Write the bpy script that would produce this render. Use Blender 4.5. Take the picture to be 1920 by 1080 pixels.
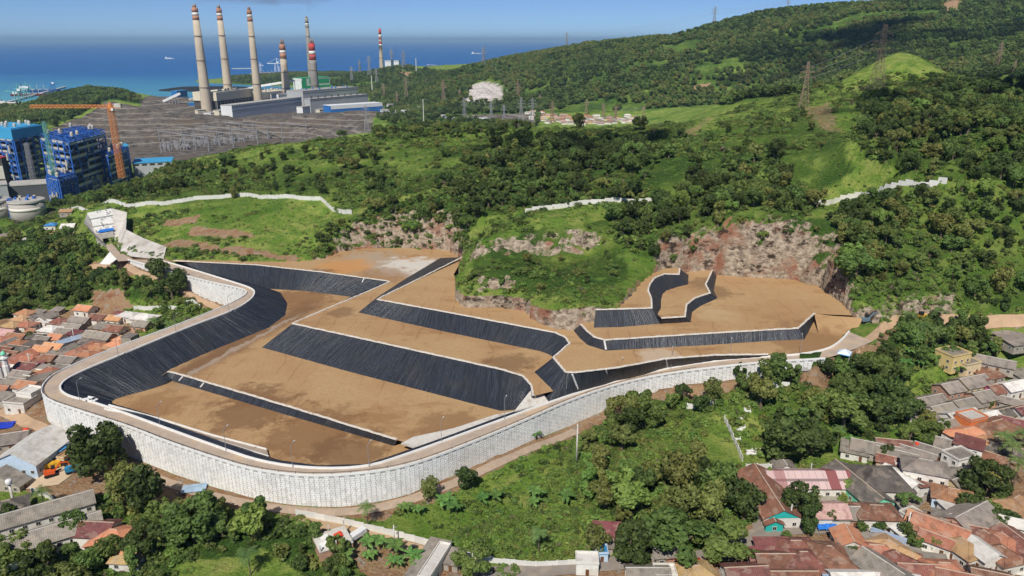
import bpy, bmesh, math, random
import numpy as np
from mathutils import Vector, Matrix
random.seed(7); RS = np.random.RandomState(11)
for o in list(bpy.data.objects): bpy.data.objects.remove(o, do_unlink=True)
SC = bpy.context.scene
COL = SC.collection
# ------------------------------------------------------------ camera
PITCH = math.radians(18.37); SP, CP_ = math.sin(PITCH), math.cos(PITCH)
CAMZ = 200.0; FPX = 1400.0
cam = bpy.data.cameras.new('camera'); cam.lens = FPX/1920*36; cam.sensor_width = 36
cam.clip_start = 1.0; cam.clip_end = 200000
camo = bpy.data.objects.new('camera', cam); COL.objects.link(camo)
camo.location = (0, 0, CAMZ); camo.rotation_euler = (math.pi/2-PITCH, 0, 0)
SC.camera = camo
# ------------------------------------------------------------ sky, sun, exposure
SUN_EL = math.radians(50); SUN_H = Vector((-0.30, -0.954)).normalized()
SUN_DIR = Vector((SUN_H.x*math.cos(SUN_EL), SUN_H.y*math.cos(SUN_EL), math.sin(SUN_EL)))
W = bpy.data.worlds.new('World'); SC.world = W; W.use_nodes = True
wn = W.node_tree; wn.nodes.clear()
sky = wn.nodes.new('ShaderNodeTexSky'); sky.sky_type = 'NISHITA'; sky.sun_disc = False
sky.sun_elevation = SUN_EL; sky.sun_rotation = math.atan2(SUN_H.x, SUN_H.y)
sky.altitude = 200; sky.air_density = 0.5; sky.dust_density = 0.0; sky.ozone_density = 3.0
gm = wn.nodes.new('ShaderNodeGamma'); gm.inputs[1].default_value = 1.0
bg = wn.nodes.new('ShaderNodeBackground'); bg.inputs[1].default_value = 0.11
HAZE_D = 0.000034
wo = wn.nodes.new('ShaderNodeOutputWorld')
tint = wn.nodes.new('ShaderNodeMix'); tint.data_type = 'RGBA'; tint.blend_type = 'MULTIPLY'
tint.inputs[0].default_value = 1.0; tint.inputs[7].default_value = (0.52, 0.63, 0.80, 1)
wn.links.new(sky.outputs[0], tint.inputs[6]); wn.links.new(tint.outputs[2], bg.inputs[0]); wn.links.new(bg.outputs[0], wo.inputs[0])
sl = bpy.data.lights.new('sun', 'SUN'); sl.energy = 4.6; sl.angle = math.radians(0.5); sl.color = (1.0, 0.955, 0.88)
so = bpy.data.objects.new('sun', sl); COL.objects.link(so); so.location = (-300, -300, 600)
so.rotation_euler = SUN_DIR.to_track_quat('Z', 'Y').to_euler()
vs = SC.view_settings; vs.view_transform = 'Standard'; vs.look = 'None'; vs.exposure = 0.0; vs.gamma = 1.0
vs.use_curve_mapping = False
SC.render.engine = 'CYCLES'
cy = SC.cycles; cy.max_bounces = 5; cy.diffuse_bounces = 2; cy.glossy_bounces = 2; cy.transmission_bounces = 2
cy.volume_bounces = 0; cy.transparent_max_bounces = 6; cy.use_denoising = True; cy.adaptive_threshold = 0.03; cy.caustics_reflective = False; cy.caustics_refractive = False

# ------------------------------------------------------------ projection helpers (photo pixel + height -> place in the world)
def ray(px, py):
    px = np.asarray(px, float); py = np.asarray(py, float)
    u = (px-960)/FPX; w = (540-py)/FPX
    return u, CP_+w*SP, -SP+w*CP_
def P(px, py, z):
    u, a, d = ray(px, py); t = (z-CAMZ)/d
    return Vector((float(u*t), float(a*t), float(z)))
def PX(x, y, z):
    x = np.asarray(x, float); dy = np.asarray(y, float); dz = np.asarray(z, float)-CAMZ
    zc = dy*CP_-dz*SP; yc = dy*SP+dz*CP_
    return 960+FPX*x/zc, 540-FPX*yc/zc, zc
def lin(r, g, b):
    f = lambda c: (c/255/12.92) if c <= 10 else ((c/255+0.055)/1.055)**2.4
    return (f(r), f(g), f(b), 1.0)
# ------------------------------------------------------------ noise
def vnoise(x, y, sc, seed=0):
    x = np.asarray(x)/sc; y = np.asarray(y)/sc
    xi = np.floor(x).astype(np.int64); yi = np.floor(y).astype(np.int64); fx = x-xi; fy = y-yi
    fx = fx*fx*(3-2*fx); fy = fy*fy*(3-2*fy)
    def h(a, b):
        n = (a*374761393+b*668265263+seed*1274126177) & 0xffffffff
        n = ((n ^ (n >> 13))*1103515245) & 0xffffffff
        n = ((n ^ (n >> 16))*2246822519) & 0xffffffff
        return ((n >> 8) & 0xffff)/65535.0
    return (h(xi, yi)*(1-fx)+h(xi+1, yi)*fx)*(1-fy)+(h(xi, yi+1)*(1-fx)+h(xi+1, yi+1)*fx)*fy
def fbm(x, y, sc, o=4, seed=0):
    s = 0; a = 1; t = 0
    for k in range(o):
        s = s+a*(vnoise(x, y, sc, seed+k)-0.5); t += a; a *= 0.5; sc /= 2.1
    return s/t*2
def inpoly(x, y, poly):
    x = np.asarray(x, float); y = np.asarray(y, float); c = np.zeros(x.shape, bool); n = len(poly)
    for i in range(n):
        x1, y1 = poly[i][0], poly[i][1]; x2, y2 = poly[i-1][0], poly[i-1][1]
        if y1 == y2: continue
        c ^= ((y1 > y) != (y2 > y)) & (x < (x2-x1)*(y-y1)/(y2-y1)+x1)
    return c
def pldist(x, y, pl):
    d = np.full(np.asarray(x).shape, 1e9)
    for a, b in zip(pl[:-1], pl[1:]):
        ax, ay = a[0], a[1]; dx, dy = b[0]-ax, b[1]-ay; L = dx*dx+dy*dy+1e-9
        t = np.clip(((x-ax)*dx+(y-ay)*dy)/L, 0, 1)
        d = np.minimum(d, np.hypot(x-ax-t*dx, y-ay-t*dy))
    return d
def sstep(a, b, x):
    t = np.clip((x-a)/(b-a), 0, 1); return t*t*(3-2*t)

# ------------------------------------------------------------ materials
class NT:
    def __init__(s, name):
        s.m = bpy.data.materials.new(name); s.m.use_nodes = True; s.t = s.m.node_tree
        s.b = s.t.nodes['Principled BSDF']; s.out = s.t.nodes['Material Output']
    def n(s, ty, ins=None, **pr):
        k = s.t.nodes.new('ShaderNode'+ty)
        for a, v in pr.items(): setattr(k, a, v)
        for a, v in (ins or {}).items(): s.set(k.inputs[a], v)
        return k
    def set(s, sock, v):
        if isinstance(v, bpy.types.NodeSocket): s.t.links.new(v, sock)
        elif isinstance(v, bpy.types.Node): s.t.links.new(v.outputs[0], sock)
        else: sock.default_value = v
    def mix(s, f, a, b, bt='MIX'):
        k = s.n('Mix', {0: f, 6: a, 7: b}, data_type='RGBA', blend_type=bt); return k.outputs[2]
    def math(s, op, a, b=0.0, c=0.0):
        return s.n('Math', {0: a, 1: b, 2: c}, operation=op).outputs[0]
    def ramp(s, f, lo, hi):
        return s.n('MapRange', {0: f, 1: lo, 2: hi, 3: 0.0, 4: 1.0}).outputs[0]
    def noise(s, scale, detail=4, vec=None, rough=0.6):
        ins = {'Scale': scale, 'Detail': detail, 'Roughness': rough}
        if vec is not None: ins['Vector'] = vec
        return s.n('TexNoise', ins).outputs[0]
    def pos(s): return s.n('NewGeometry').outputs['Position']
    def obj(s): return s.n('TexCoord').outputs['Object']
    def mapped(s, vec, scale): return s.n('Mapping', {'Vector': vec, 'Scale': scale}).outputs[0]
    def bump(s, h, strength=0.5, dist=0.1):
        s.set(s.b.inputs['Normal'], s.n('Bump', {'Height': h, 'Strength': strength, 'Distance': dist}).outputs[0])
    def fin(s, col, rough=0.8, spec=0.3, metal=0.0):
        s.set(s.b.inputs['Base Color'], col); s.set(s.b.inputs['Roughness'], rough)
        s.set(s.b.inputs['Specular IOR Level'], spec); s.set(s.b.inputs['Metallic'], metal)
        return s.m
MATS = {}
def simple(name, rgb, rough=0.7, var=0.25, scale=0.6, rnd=0.0, spec=0.3, metal=0.0, world=False, dirt=None):
    if name in MATS: return MATS[name]
    t = NT(name); c = lin(*rgb)
    v = t.pos() if world else t.obj()
    f = t.ramp(t.noise(scale, 5, v), 0.3, 0.7)
    a = tuple(x*(1-var) for x in c[:3])+(1,); b = tuple(min(0.9, x*(1+var)) for x in c[:3])+(1,)
    col = t.mix(f, a, b)
    if dirt:
        d = t.ramp(t.noise(scale*0.35, 4, v), 0.52, 0.72); col = t.mix(d, col, lin(*dirt))
    if rnd:
        r = t.n('ObjectInfo').outputs['Random']
        val = t.n('MapRange', {0: r, 1: 0.0, 2: 1.0, 3: 1-rnd, 4: 1+rnd}).outputs[0]
        hu = t.math('MULTIPLY_ADD', t.math('FRACT', t.math('MULTIPLY', r, 7.31)), 0.04*rnd/0.3, 0.5-0.02*rnd/0.3)
        col = t.n('HueSaturation', {'Hue': hu, 'Value': val, 'Color': col}).outputs[0]
    MATS[name] = t.fin(col, rough, spec, metal); return MATS[name]

# ------------------------------------------------------------ mesh helpers
class MB:
    def __init__(s): s.v = []; s.f = []
    def quad(s, a, b, c, d):
        n = len(s.v); s.v += [tuple(a), tuple(b), tuple(c), tuple(d)]; s.f.append((n, n+1, n+2, n+3)); return s
    def tri(s, a, b, c):
        n = len(s.v); s.v += [tuple(a), tuple(b), tuple(c)]; s.f.append((n, n+1, n+2)); return s
    def hexa(s, p):
        n = len(s.v); s.v += [tuple(q) for q in p]
        s.f += [(n+3, n+2, n+1, n), (n+4, n+5, n+6, n+7)]+[(n+i, n+(i+1) % 4, n+4+(i+1) % 4, n+4+i) for i in range(4)]; return s
    def box(s, cx, cy, z0, sx, sy, h, rz=0.0):
        c, si = math.cos(rz), math.sin(rz); r = []
        for z in (z0, z0+h):
            for (a, b) in ((-1, -1), (1, -1), (1, 1), (-1, 1)):
                x, y = a*sx/2, b*sy/2; r.append((cx+x*c-y*si, cy+x*si+y*c, z))
        return s.hexa(r)
    def bar(s, a, b, w, w2=None, n=4):
        a = Vector(a); b = Vector(b); d = b-a
        if d.length < 1e-6: return s
        up = Vector((0, 0, 1)) if abs(d.normalized().z) < 0.95 else Vector((1, 0, 0))
        e = d.cross(up).normalized(); g = d.cross(e).normalized(); w2 = w if w2 is None else w2
        k = len(s.v)
        for q, r in ((a, w/2), (b, w2/2)):
            for i in range(n):
                an = 2*math.pi*(i+0.5)/n; s.v.append(tuple(q+e*math.cos(an)*r*1.414+g*math.sin(an)*r*1.414))
        for i in range(n): s.f.append((k+i, k+(i+1) % n, k+n+(i+1) % n, k+n+i))
        s.f.append(tuple(k+i for i in reversed(range(n)))); s.f.append(tuple(k+n+i for i in range(n)))
        return s
    def lathe(s, prof, n=16, cx=0, cy=0):
        k = len(s.v)
        for (r, z) in prof:
            for i in range(n):
                a = 2*math.pi*i/n; s.v.append((cx+r*math.cos(a), cy+r*math.sin(a), z))
        for j in range(len(prof)-1):
            for i in range(n):
                s.f.append((k+j*n+i, k+j*n+(i+1) % n, k+(j+1)*n+(i+1) % n, k+(j+1)*n+i))
        s.f.append(tuple(k+i for i in reversed(range(n)))); e = k+(len(prof)-1)*n; s.f.append(tuple(e+i for i in range(n)))
        return s
    def prism(s, pts, z0, z1):
        n = len(pts); k = len(s.v)
        s.v += [(p[0], p[1], z0) for p in pts]+[(p[0], p[1], z1) for p in pts]
        s.f.append(tuple(k+i for i in reversed(range(n)))); s.f.append(tuple(k+n+i for i in range(n)))
        for i in range(n): s.f.append((k+i, k+(i+1) % n, k+n+(i+1) % n, k+n+i))
        return s
    def mesh(s, name, mat=None, smooth=False):
        m = bpy.data.meshes.new(name); m.from_pydata(s.v, [], s.f)
        if mat: m.materials.append(mat)
        if smooth: m.polygons.foreach_set('use_smooth', [True]*len(m.polygons))
        m.update(); return m
    def build(s, name, mat=None, parent=None, smooth=False, loc=None, rz=None):
        return place(name, s.mesh(name, mat, smooth), parent, loc, rz)
def place(name, me, parent=None, loc=None, rz=None):
    o = bpy.data.objects.new(name, me); COL.objects.link(o)
    if parent: o.parent = parent
    if loc is not None: o.location = loc
    if rz is not None: o.rotation_euler = (0, 0, rz)
    return o
def tag(o, label=None, cat=None, group=None, kind=None):
    if label: o['label'] = label
    if cat: o['category'] = cat
    if group: o['group'] = group
    if kind: o['kind'] = kind
    return o
def thing(name, label, cat, loc=(0, 0, 0), rz=0.0, group=None):
    o = bpy.data.objects.new(name, None); COL.objects.link(o); o.empty_display_size = 0.5
    o.location = loc; o.rotation_euler = (0, 0, rz); return tag(o, label, cat, group)
def copy_tree(o, parent=None):
    c = o.copy(); COL.objects.link(c); c.parent = parent
    for ch in o.children: copy_tree(ch, c)
    return c
def np_mesh(name, co, faces, mat=None, smooth=False):
    """co Nx3, faces MxK array"""
    m = bpy.data.meshes.new(name); co = np.asarray(co, np.float32); faces = np.asarray(faces, np.int32)
    k = faces.shape[1]; m.vertices.add(len(co)); m.vertices.foreach_set('co', co.ravel())
    m.loops.add(faces.size); m.loops.foreach_set('vertex_index', faces.ravel())
    m.polygons.add(len(faces)); m.polygons.foreach_set('loop_start', np.arange(0, faces.size, k, dtype=np.int32))
    if smooth: m.polygons.foreach_set('use_smooth', np.ones(len(faces), bool))
    m.update(calc_edges=True)
    if mat: m.materials.append(mat)
    return m
def densify(pts, step):
    out = [Vector(pts[0])]
    for a, b in zip(pts[:-1], pts[1:]):
        a = Vector(a); b = Vector(b); n = max(1, int(math.ceil((b-a).length/step)))
        out += [a.lerp(b, i/n) for i in range(1, n+1)]
    return out
def ordn(i):
    w = ['first', 'second', 'third', 'fourth', 'fifth', 'sixth', 'seventh', 'eighth', 'ninth', 'tenth', 'eleventh', 'twelfth', 'thirteenth',
         'fourteenth', 'fifteenth', 'sixteenth', 'seventeenth', 'eighteenth', 'nineteenth', 'twentieth']
    if i < 20: return w[i]
    t = {2: 'twenty', 3: 'thirty', 4: 'forty', 5: 'fifty', 6: 'sixty', 7: 'seventy', 8: 'eighty', 9: 'ninety'}
    n = i+1
    if n >= 100: return '%dth' % n
    return t[n//10]+'-'+w[n % 10-1] if n % 10 else t[n//10][:-1]+'ieth'
def resample(pl, step):
    pl = [Vector(p) for p in pl]; L = [0.0]
    for a, b in zip(pl[:-1], pl[1:]): L.append(L[-1]+(b-a).length)
    n = max(1, int(round(L[-1]/step))); out = []; j = 0
    for i in range(n+1):
        s = L[-1]*i/n
        while j < len(pl)-2 and L[j+1] < s: j += 1
        out.append(pl[j].lerp(pl[j+1], (s-L[j])/max(1e-6, L[j+1]-L[j])))
    return out
# ============================================================ TERRAIN
# perimeter road: outer edge (top of the panel wall) and inner kerb
ROAD = [((240,487,68),(300,488,68)),((296,503,68),(352,503,68)),((387,528,68),(436,529,68)),((447,540,68),(470,540,68)),((465,547,68),(479,548,68)),
 ((459,556,68),(472,562,68)),((422,575,67.7),(440,582,67.5)),((317,616,67),(352,614,67)),((210,655,66),(246,658,66)),((140,684,65.3),(165,691,65.2)),
 ((98,704,65),(125,711,65)),((80,722,65),(112,724,65)),((77,737,65),(114,734,65)),((92,752,65),(130,744,65)),((140,768,65),(165,752,65)),
 ((190,784,65),(211,767,65)),((246,802,65),(264,786,65)),((316,830,65),(334,812,65)),((398,858,65),(412,840,65)),((480,883,65),(490,867,65)),
 ((585,895,65),(588,880,65)),((696,887,65),(688,877,65)),((770,873,65),(756,855,65)),((844,847,65),(835,827,65)),((960,800,65),(948,785,65)),
 ((1078,747,65),(1070,741,65)),((1178,715,65.8),(1172,710,65.8)),((1270,698,68),(1264,688,68)),((1363,687,70.5),(1357,675,70.5)),
 ((1440,679,73),(1440,669,73)),((1500,676,74),(1496,666,74)),((1547,673,75),(1552,656,75)),((1602,655,75.5),(1577,640,75.2)),((1636,640,76),(1592,622,75.5))]
R_OUT = [P(*a) for a, b in ROAD]; R_IN = [P(*b) for a, b in ROAD]
# foot of the wall in the photo; its height follows from the wall standing upright
WB = [(240,490),(257,500),(296,519),(352,545),(422,572),(84,791),(141,823),(253,865),(345,899),(405,916),(480,939),(585,952),(659,950),(733,935),
      (807,910),(881,876),(960,841),(1011,821),(1078,795),(1141,765),(1215,735),(1270,721),(1344,713),(1440,698),(1547,679)]
NW = len(ROAD)-3
def wall_foot():
    tops = densify(R_OUT[:NW+1], 3.0); t = np.array([tuple(p) for p in tops])
    px, py, zc = PX(t[:, 0], t[:, 1], t[:, 2])
    out = []
    bl = WB[:5]; fl = WB[5:]
    for i, p in enumerate(tops):
        if p.y > 340:
            b = bl if px[i] < 430 and i < len(tops)*0.3 and py[i] < 548 else None
        else: b = fl if py[i] > 735 or px[i] > 900 else None
        if b is not None:
            yb = np.interp(px[i], [q[0] for q in b], [q[1] for q in b])
            u, a, d = ray(px[i], yb); z = CAMZ+p.y/float(a)*float(d)
            z = min(z, p.z-1.2)
        else: z = None
        out.append([p, z])
    idx = [i for i, q in enumerate(out) if q[1] is not None]
    zz = np.interp(range(len(out)), idx, [out[i][1] for i in idx])
    k = np.ones(9)/9; zz = np.convolve(np.pad(zz, 4, mode='edge'), k, 'valid')
    return [(q[0], float(z)) for q, z in zip(out, zz)]
WALL = wall_foot()
CPL = [ # control lines (photo x, y, height), densified
 [(0,1080,47),(480,1080,50),(960,1080,51),(1440,1080,51),(1920,1080,52)],
 [(0,1000,48),(250,1000,50),(560,1000,53),(900,1000,51.5),(1250,1000,51.5),(1600,1000,51.5),(1900,1000,53)],
 [(30,900,49),(150,905,51),(320,935,53)], [(900,920,53.2),(1100,900,53),(1300,850,54),(1450,810,55),(1600,800,54.5),(1800,850,53.5),(1900,900,53.5)],
 [(1120,820,53.5),(1250,770,56),(1450,735,60),(1600,720,62),(1700,720,58),(1800,740,56),(1900,700,60)],
 [(1550,692,70),(1600,694,69),(1640,684,70),(1665,665,71)], [(1600,672,73.5),(1700,645,72),(1800,655,67),(1900,660,66)],
 [(1640,625,76),(1660,600,77),(1720,602,76),(1840,602,76),(1920,600,78)],
 [(1600,586,80),(1680,566,85),(1755,563,85)], [(1600,520,92),(1700,520,93),(1900,540,90)],
 [(1600,450,103),(1700,450,105),(1800,450,105),(1900,450,108)],
 [(1530,380,108),(1600,372,112),(1650,358,117),(1770,345,122),(1900,330,132)],
 # rock spur in the basin
 [(857,536,80),(866,560,80),(903,556,79.8),(950,556,80.3),(1000,556,81.5),(1030,570,83),(1060,581,84),(1114,578,85.5)],
 [(898,543,81),(950,545,81),(1005,548,82)], [(903,516,88),(950,518,87.5),(1010,522,87)], [(880,490,83),(920,490,87.5)],
 [(1060,540,87.5),(1150,560,86.5)], [(1090,500,90),(1160,520,89.5)],
 [(905,484,88),(1000,478,88),(1060,476,88.5),(1100,470,89),(1140,462,91)], [(900,450,96.5),(1000,445,97.5),(1060,436,99),(1110,430,100.5),(1140,440,98)],
 [(1180,470,94),(1200,430,100)], [(1240,506,85),(1275,500,85)], [(1250,440,102),(1295,440,102.5),(1330,430,104)],
 [(1300,506,82),(1350,514,80),(1400,519,79.5),(1450,520,79.5),(1500,521,79.5),(1540,535,79.5)],
 [(1350,440,102),(1380,425,105.5),(1440,413,108),(1500,420,107),(1530,450,102),(1560,490,95)],
 [(1565,560,82),(1590,580,80)],
 [(1350,400,110),(1400,380,111)], [(990,404,102.5),(1100,385,105),(1250,377,108.5)], [(1100,360,109.5),(1350,360,114)],
 [(1000,370,105),(900,370,98)], [(900,330,104),(1100,330,112),(1300,330,118.5)], [(900,290,110),(1100,290,115)],
 [(700,330,98),(600,330,95)], [(1450,300,127),(1600,270,140),(1800,300,140),(1900,400,119)], [(1450,250,135),(1900,250,150)],
 [(350,300,85),(500,270,100),(700,250,113),(850,235,118),(1000,240,115),(1200,240,115),(1350,220,126),(1450,200,140),(1550,185,148),(1600,180,150)],
 [(1640,155,160),(1690,138,168),(1740,160,158)], [(1800,165,160),(1850,150,165),(1920,160,165)],
 # cut cliffs left of the spur
 [(598,487,68.5),(660,464,69),(750,457,70),(830,457,72),(872,472,74.5)], [(560,452,74),(610,436,80),(680,415,84.5),(760,408,87),(870,400,92.5)],
 [(560,488,69),(480,488,68.5),(330,486,68.5)],
 [(240,402,73),(300,402,76),(420,420,76.5),(520,420,78),(600,405,80)], [(270,460,69),(400,470,69.5),(550,474,70)], [(330,440,71.5),(450,450,73)],
 [(230,388,78),(300,385,80),(450,370,85),(600,375,88),(660,400,85)], [(400,330,84),(500,320,90)], [(300,350,74),(400,350,80)],
 # tunnel cut and left valley
 [(160,396,74),(200,386,76)], [(205,458,63),(225,480,66.5)], [(150,430,60),(175,470,60)], [(130,400,62),(110,410,50)],
 [(0,450,41),(100,450,42),(140,470,45)], [(0,520,42),(100,520,44),(180,520,49),(230,520,54)], [(150,570,47),(230,575,49),(320,575,53),(395,578,56)],
 [(0,600,44),(100,650,45),(200,640,47)], [(0,700,45),(60,720,47)], [(0,770,47),(50,800,49)], [(290,600,51)],
 [(0,418,16),(80,416,16)], [(60,408,18),(140,392,26)], [(200,378,70),(270,345,52),(330,320,64)], [(220,352,48)], [(200,368,13),(300,330,13)],
 # far plain, terraces, power station ground
 [(250,296,12),(400,287,12),(560,262,12)], [(300,272,12),(420,264,12),(520,260,12)],
 [(700,240,42)], [(20,240,30),(50,222,34)], [(100,190,42),(180,165,58),(230,180,50)],
 [(390,213,9),(700,190,9)], [(300,190,8),(560,170,6),(760,190,14)], [(780,215,22),(900,222,25)],
 [(1050,225,35),(1200,220,38)], [(1380,185,70)], [(910,195,50),(910,175,72),(910,158,88)], [(870,130,110),(950,113,130),(1090,88,177),(1190,82,186)],
 [(1300,130,130),(1500,120,145)], [(1500,170,105)], [(1050,150,95),(1200,150,105)], [(1000,200,32),(820,205,20)], [(760,150,55),(740,126,88),(690,138,40)], [(800,150,60)],
 [(420,146,14),(560,138,18),(650,138,22)], [(600,160,8)]]
CW = []   # world points: far crests and hidden back slopes
def far(px, py, t): u, a, d = ray(px, py); CW.append((float(u*t), float(a*t), float(CAMZ+d*t)))
for a in [(1260,76,2700),(1340,50,2500),(1440,26,2300),(1580,13,2300),(1700,5,2200),(1790,-10,2200),(1920,-20,2200),(2050,-25,2200),(1700,80,1700),(1850,90,1500),(1750,152,1300),
          (1900,130,1250),(1600,150,1350),(2000,60,1700),(300,222,1560),(350,217,1560),(430,224,1560),(500,223,1560),(560,223,1560),(620,214,1580),(680,207,1600),(255,205,1600),(230,191,1650),(205,188,1650),(150,222,1600),(110,240,1500)]: far(*a)
for px_ in range(280, 720, 60): CW.append(((px_-960)/1400*1820, 1860, 9))
for x in (-360, -250, -140): CW += [(x, 900, 62), (x*1.1, 1080, 16)]
for x in (-60, 70, 200): CW += [(x, 900, 88), (x, 1100, 46), (x, 1320, 36)]
for x in (280, 400, 520): CW += [(x, 930, 132), (x, 1080, 116)]
for x in (-700, -500): CW += [(x, 760, 16), (x, 1000, 11)]
CW += [(-600, 600, 36), (-420, 420, 42), (-420, 300, 45), (-300, 180, 46), (300, 140, 52), (0, 100, 50), (-200, 100, 48), (330, 260, 62), (400, 330, 95), (600, 500, 130), (700, 700, 150),
       (900, 1000, 160), (1200, 1500, 190), (1800, 2200, 330), (2600, 2400, 330), (1500, 3200, 180), (700, 3600, 120), (300, 3900, 60), (2500, 4200, 60)]
for x in range(-6000, 6001, 1500): CW += [(x, 6400, -25), (x, 5600, -20)]
for x in (-2600, -1900): CW += [(x, 2300, -14), (x, 3000, -20), (x, 4200, -25), (x*0.9, 1700, -4)]
CW += [(-1500, 2100, -8), (-1350, 2950, -12), (-1100, 3300, -12), (-1000, 4500, -20), (-400, 5300, -14), (-1500, 1300, 12), (-1000, 1300, 20), (-900, 950, 12), (-1300, 2700, -10), (-700, 4700, -16), (0, 5200, -10), (-250, 4500, 4),
       (-1700, 3600, -20), (600, 5200, -10)]
pts = []
for pl in CPL:
    w = [P(*a) for a in pl]; st = max(7.0, w[0].length*0.03); pts += [tuple(p) for p in densify(w, st)] if len(w) > 1 else [tuple(w[0])]
for i, (p, zb) in enumerate(WALL):
    if i % 3 == 0: pts.append((p.x, p.y, zb))
# outward side of the wall
wp = [q[0] for q in WALL]
for i in range(3, len(wp)-3, 4):
    tn = (wp[i+3]-wp[i-3]); n = Vector((tn.y, -tn.x, 0)).normalized()   # route runs so that outside is on its right
    q = wp[i]+n*9; pts.append((q.x, q.y, WALL[i][1]-0.4))
pts += CW
pts = np.array(pts); 
_, ui = np.unique(np.round(pts[:, :2]/2.5), axis=0, return_index=True); pts = pts[np.sort(ui)]
def rbf_fit(p):
    d = np.hypot(p[:, None, 0]-p[None, :, 0], p[:, None, 1]-p[None, :, 1]); n = len(p)
    A = np.zeros((n+1, n+1)); A[:n, :n] = d+np.eye(n)*-0.6; A[n, :n] = 1; A[:n, n] = 1
    return np.linalg.solve(A, np.append(p[:, 2], 0))
RW = rbf_fit(pts)
def rbf(x, y):
    out = np.empty(x.shape); xf = x.ravel().astype(np.float32); yf = y.ravel().astype(np.float32); of = out.ravel()
    px_, py_, w_ = pts[:, 0].astype(np.float32), pts[:, 1].astype(np.float32), RW[:-1].astype(np.float32)
    for i in range(0, len(xf), 20000):
        s = slice(i, i+20000); of[s] = np.sqrt((xf[s, None]-px_)**2+(yf[s, None]-py_)**2)@w_+RW[-1]
    return of.reshape(x.shape)
Y0, RY, NY = 95.0, 1.0052, 830
S0, DS, NX = -1.06, 0.0053, 401
yy = Y0*RY**np.arange(NY); ss = S0+DS*np.arange(NX)
GX = ss[None, :]*yy[:, None]; GY = np.repeat(yy[:, None], NX, 1)
GZ = rbf(GX, GY)
# basin outline (inside it the ground is the lined floor, built separately)
BASIN = [P(*b) for a, b in ROAD]
BASIN = [P(306,490,68)]+R_IN[1:]+[P(*q) for q in [(1602,598,78),(1575,566,78),(1535,538,78),(1480,524,78),(1400,520,78),(1350,516,78),(1300,509,81),(1274,503,84),
  (1248,504,84),(1226,514,84),(1205,530,84),(1185,556,84),(1161,580,84),(1117,583,84),(1110,606,78),(1076,621,74),(1045,618,74),(1016,608,74),(992,597,74),(985,585,74),(944,578,74),(900,577,74),(866,577,74),
  (855,566,74),(853,540,74),(862,510,74),(865,490,74),(872,480,72),(840,470,68),(760,466,68),(690,466,68),(640,472,68),(605,487,68),(560,491,68),(480,491,68),(330,488,68)]]
SPUR_D = pldist(GX, GY, BASIN+BASIN[:1]); INB = inpoly(GX, GY, BASIN)
nat = np.clip(SPUR_D/14, 0, 1)*(~INB)
vill = np.zeros_like(GZ)
pxg, pyg, zcg = PX(GX, GY, GZ)
def pmask(poly, y0=0, y1=1e9): return inpoly(pxg, pyg, poly) & (GY > y0) & (GY < y1)
FLAT = pmask([(-200,560),(160,575),(300,600),(400,600),(60,760),(200,860),(330,930),(120,1080),(-300,1080)], 150, 480) | pmask([(1380,870),(1560,800),(1700,690),(2100,640),(2200,1200),(900,1200),(900,1050),(1380,1000)], 100, 420)
nat = nat*np.where(FLAT, 0.12, 1.0)
GZ = GZ+nat*(fbm(GX, GY, 34, 4, 3)*2.0+fbm(GX, GY, 9, 3, 9)*0.8)*np.clip(GY/350, 0.35, 1)+nat*fbm(GX, GY, 85, 3, 14)*5.0*sstep(430, 520, GY)*sstep(1000, 800, GY)+np.clip((GY-900)/900, 0, 1)*fbm(GX, GY, 190, 4, 21)*9*(GZ > 26)
KN = pt_ = None
def bump_at(px, py, t, r, h):
    global GZ
    u, a, d = ray(px, py); GZ = GZ+h*np.exp(-((GX-float(u)*t)**2+(GY-float(a)*t)**2)/(r*r)); return float(u)*t, float(a)*t
KNOLL = bump_at(1672, 176, 800, 46, 26)
# rock faces: broken ledges where the ground is steep
gy_, gx_ = np.gradient(GZ); sl = np.hypot(gx_/(DS*GY), gy_/(GY*(RY-1)))
rocky = sstep(0.7, 1.25, sl)*(~INB)*(GY < 900)*(GY > 330)
GZ += rocky*(fbm(GX*1.0, GY*1.0+GZ*1.7, 5, 3, 40)*2.6+fbm(GX, GY+GZ*2.3, 2.6, 2, 44)*1.3)
# terraced cut behind the switchyard
TER = [(110,300),(95,245),(150,220),(205,185),(250,190),(300,212),(470,212),(560,215),(690,200),(700,222),(640,255),(560,300),(330,310)]
ter = pmask(TER, 1150, 2080)
st = 7.5; fr = (GZ-11)/st; fl = np.floor(fr); zt = 11+st*(fl+sstep(0.62, 1.0, fr-fl))+fbm(GX, GY, 30, 3, 5)*0.9
GZ = np.where(ter, np.maximum(zt, 11), GZ)
GZ = np.where(INB, np.minimum(GZ, 50.0), GZ)
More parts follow.
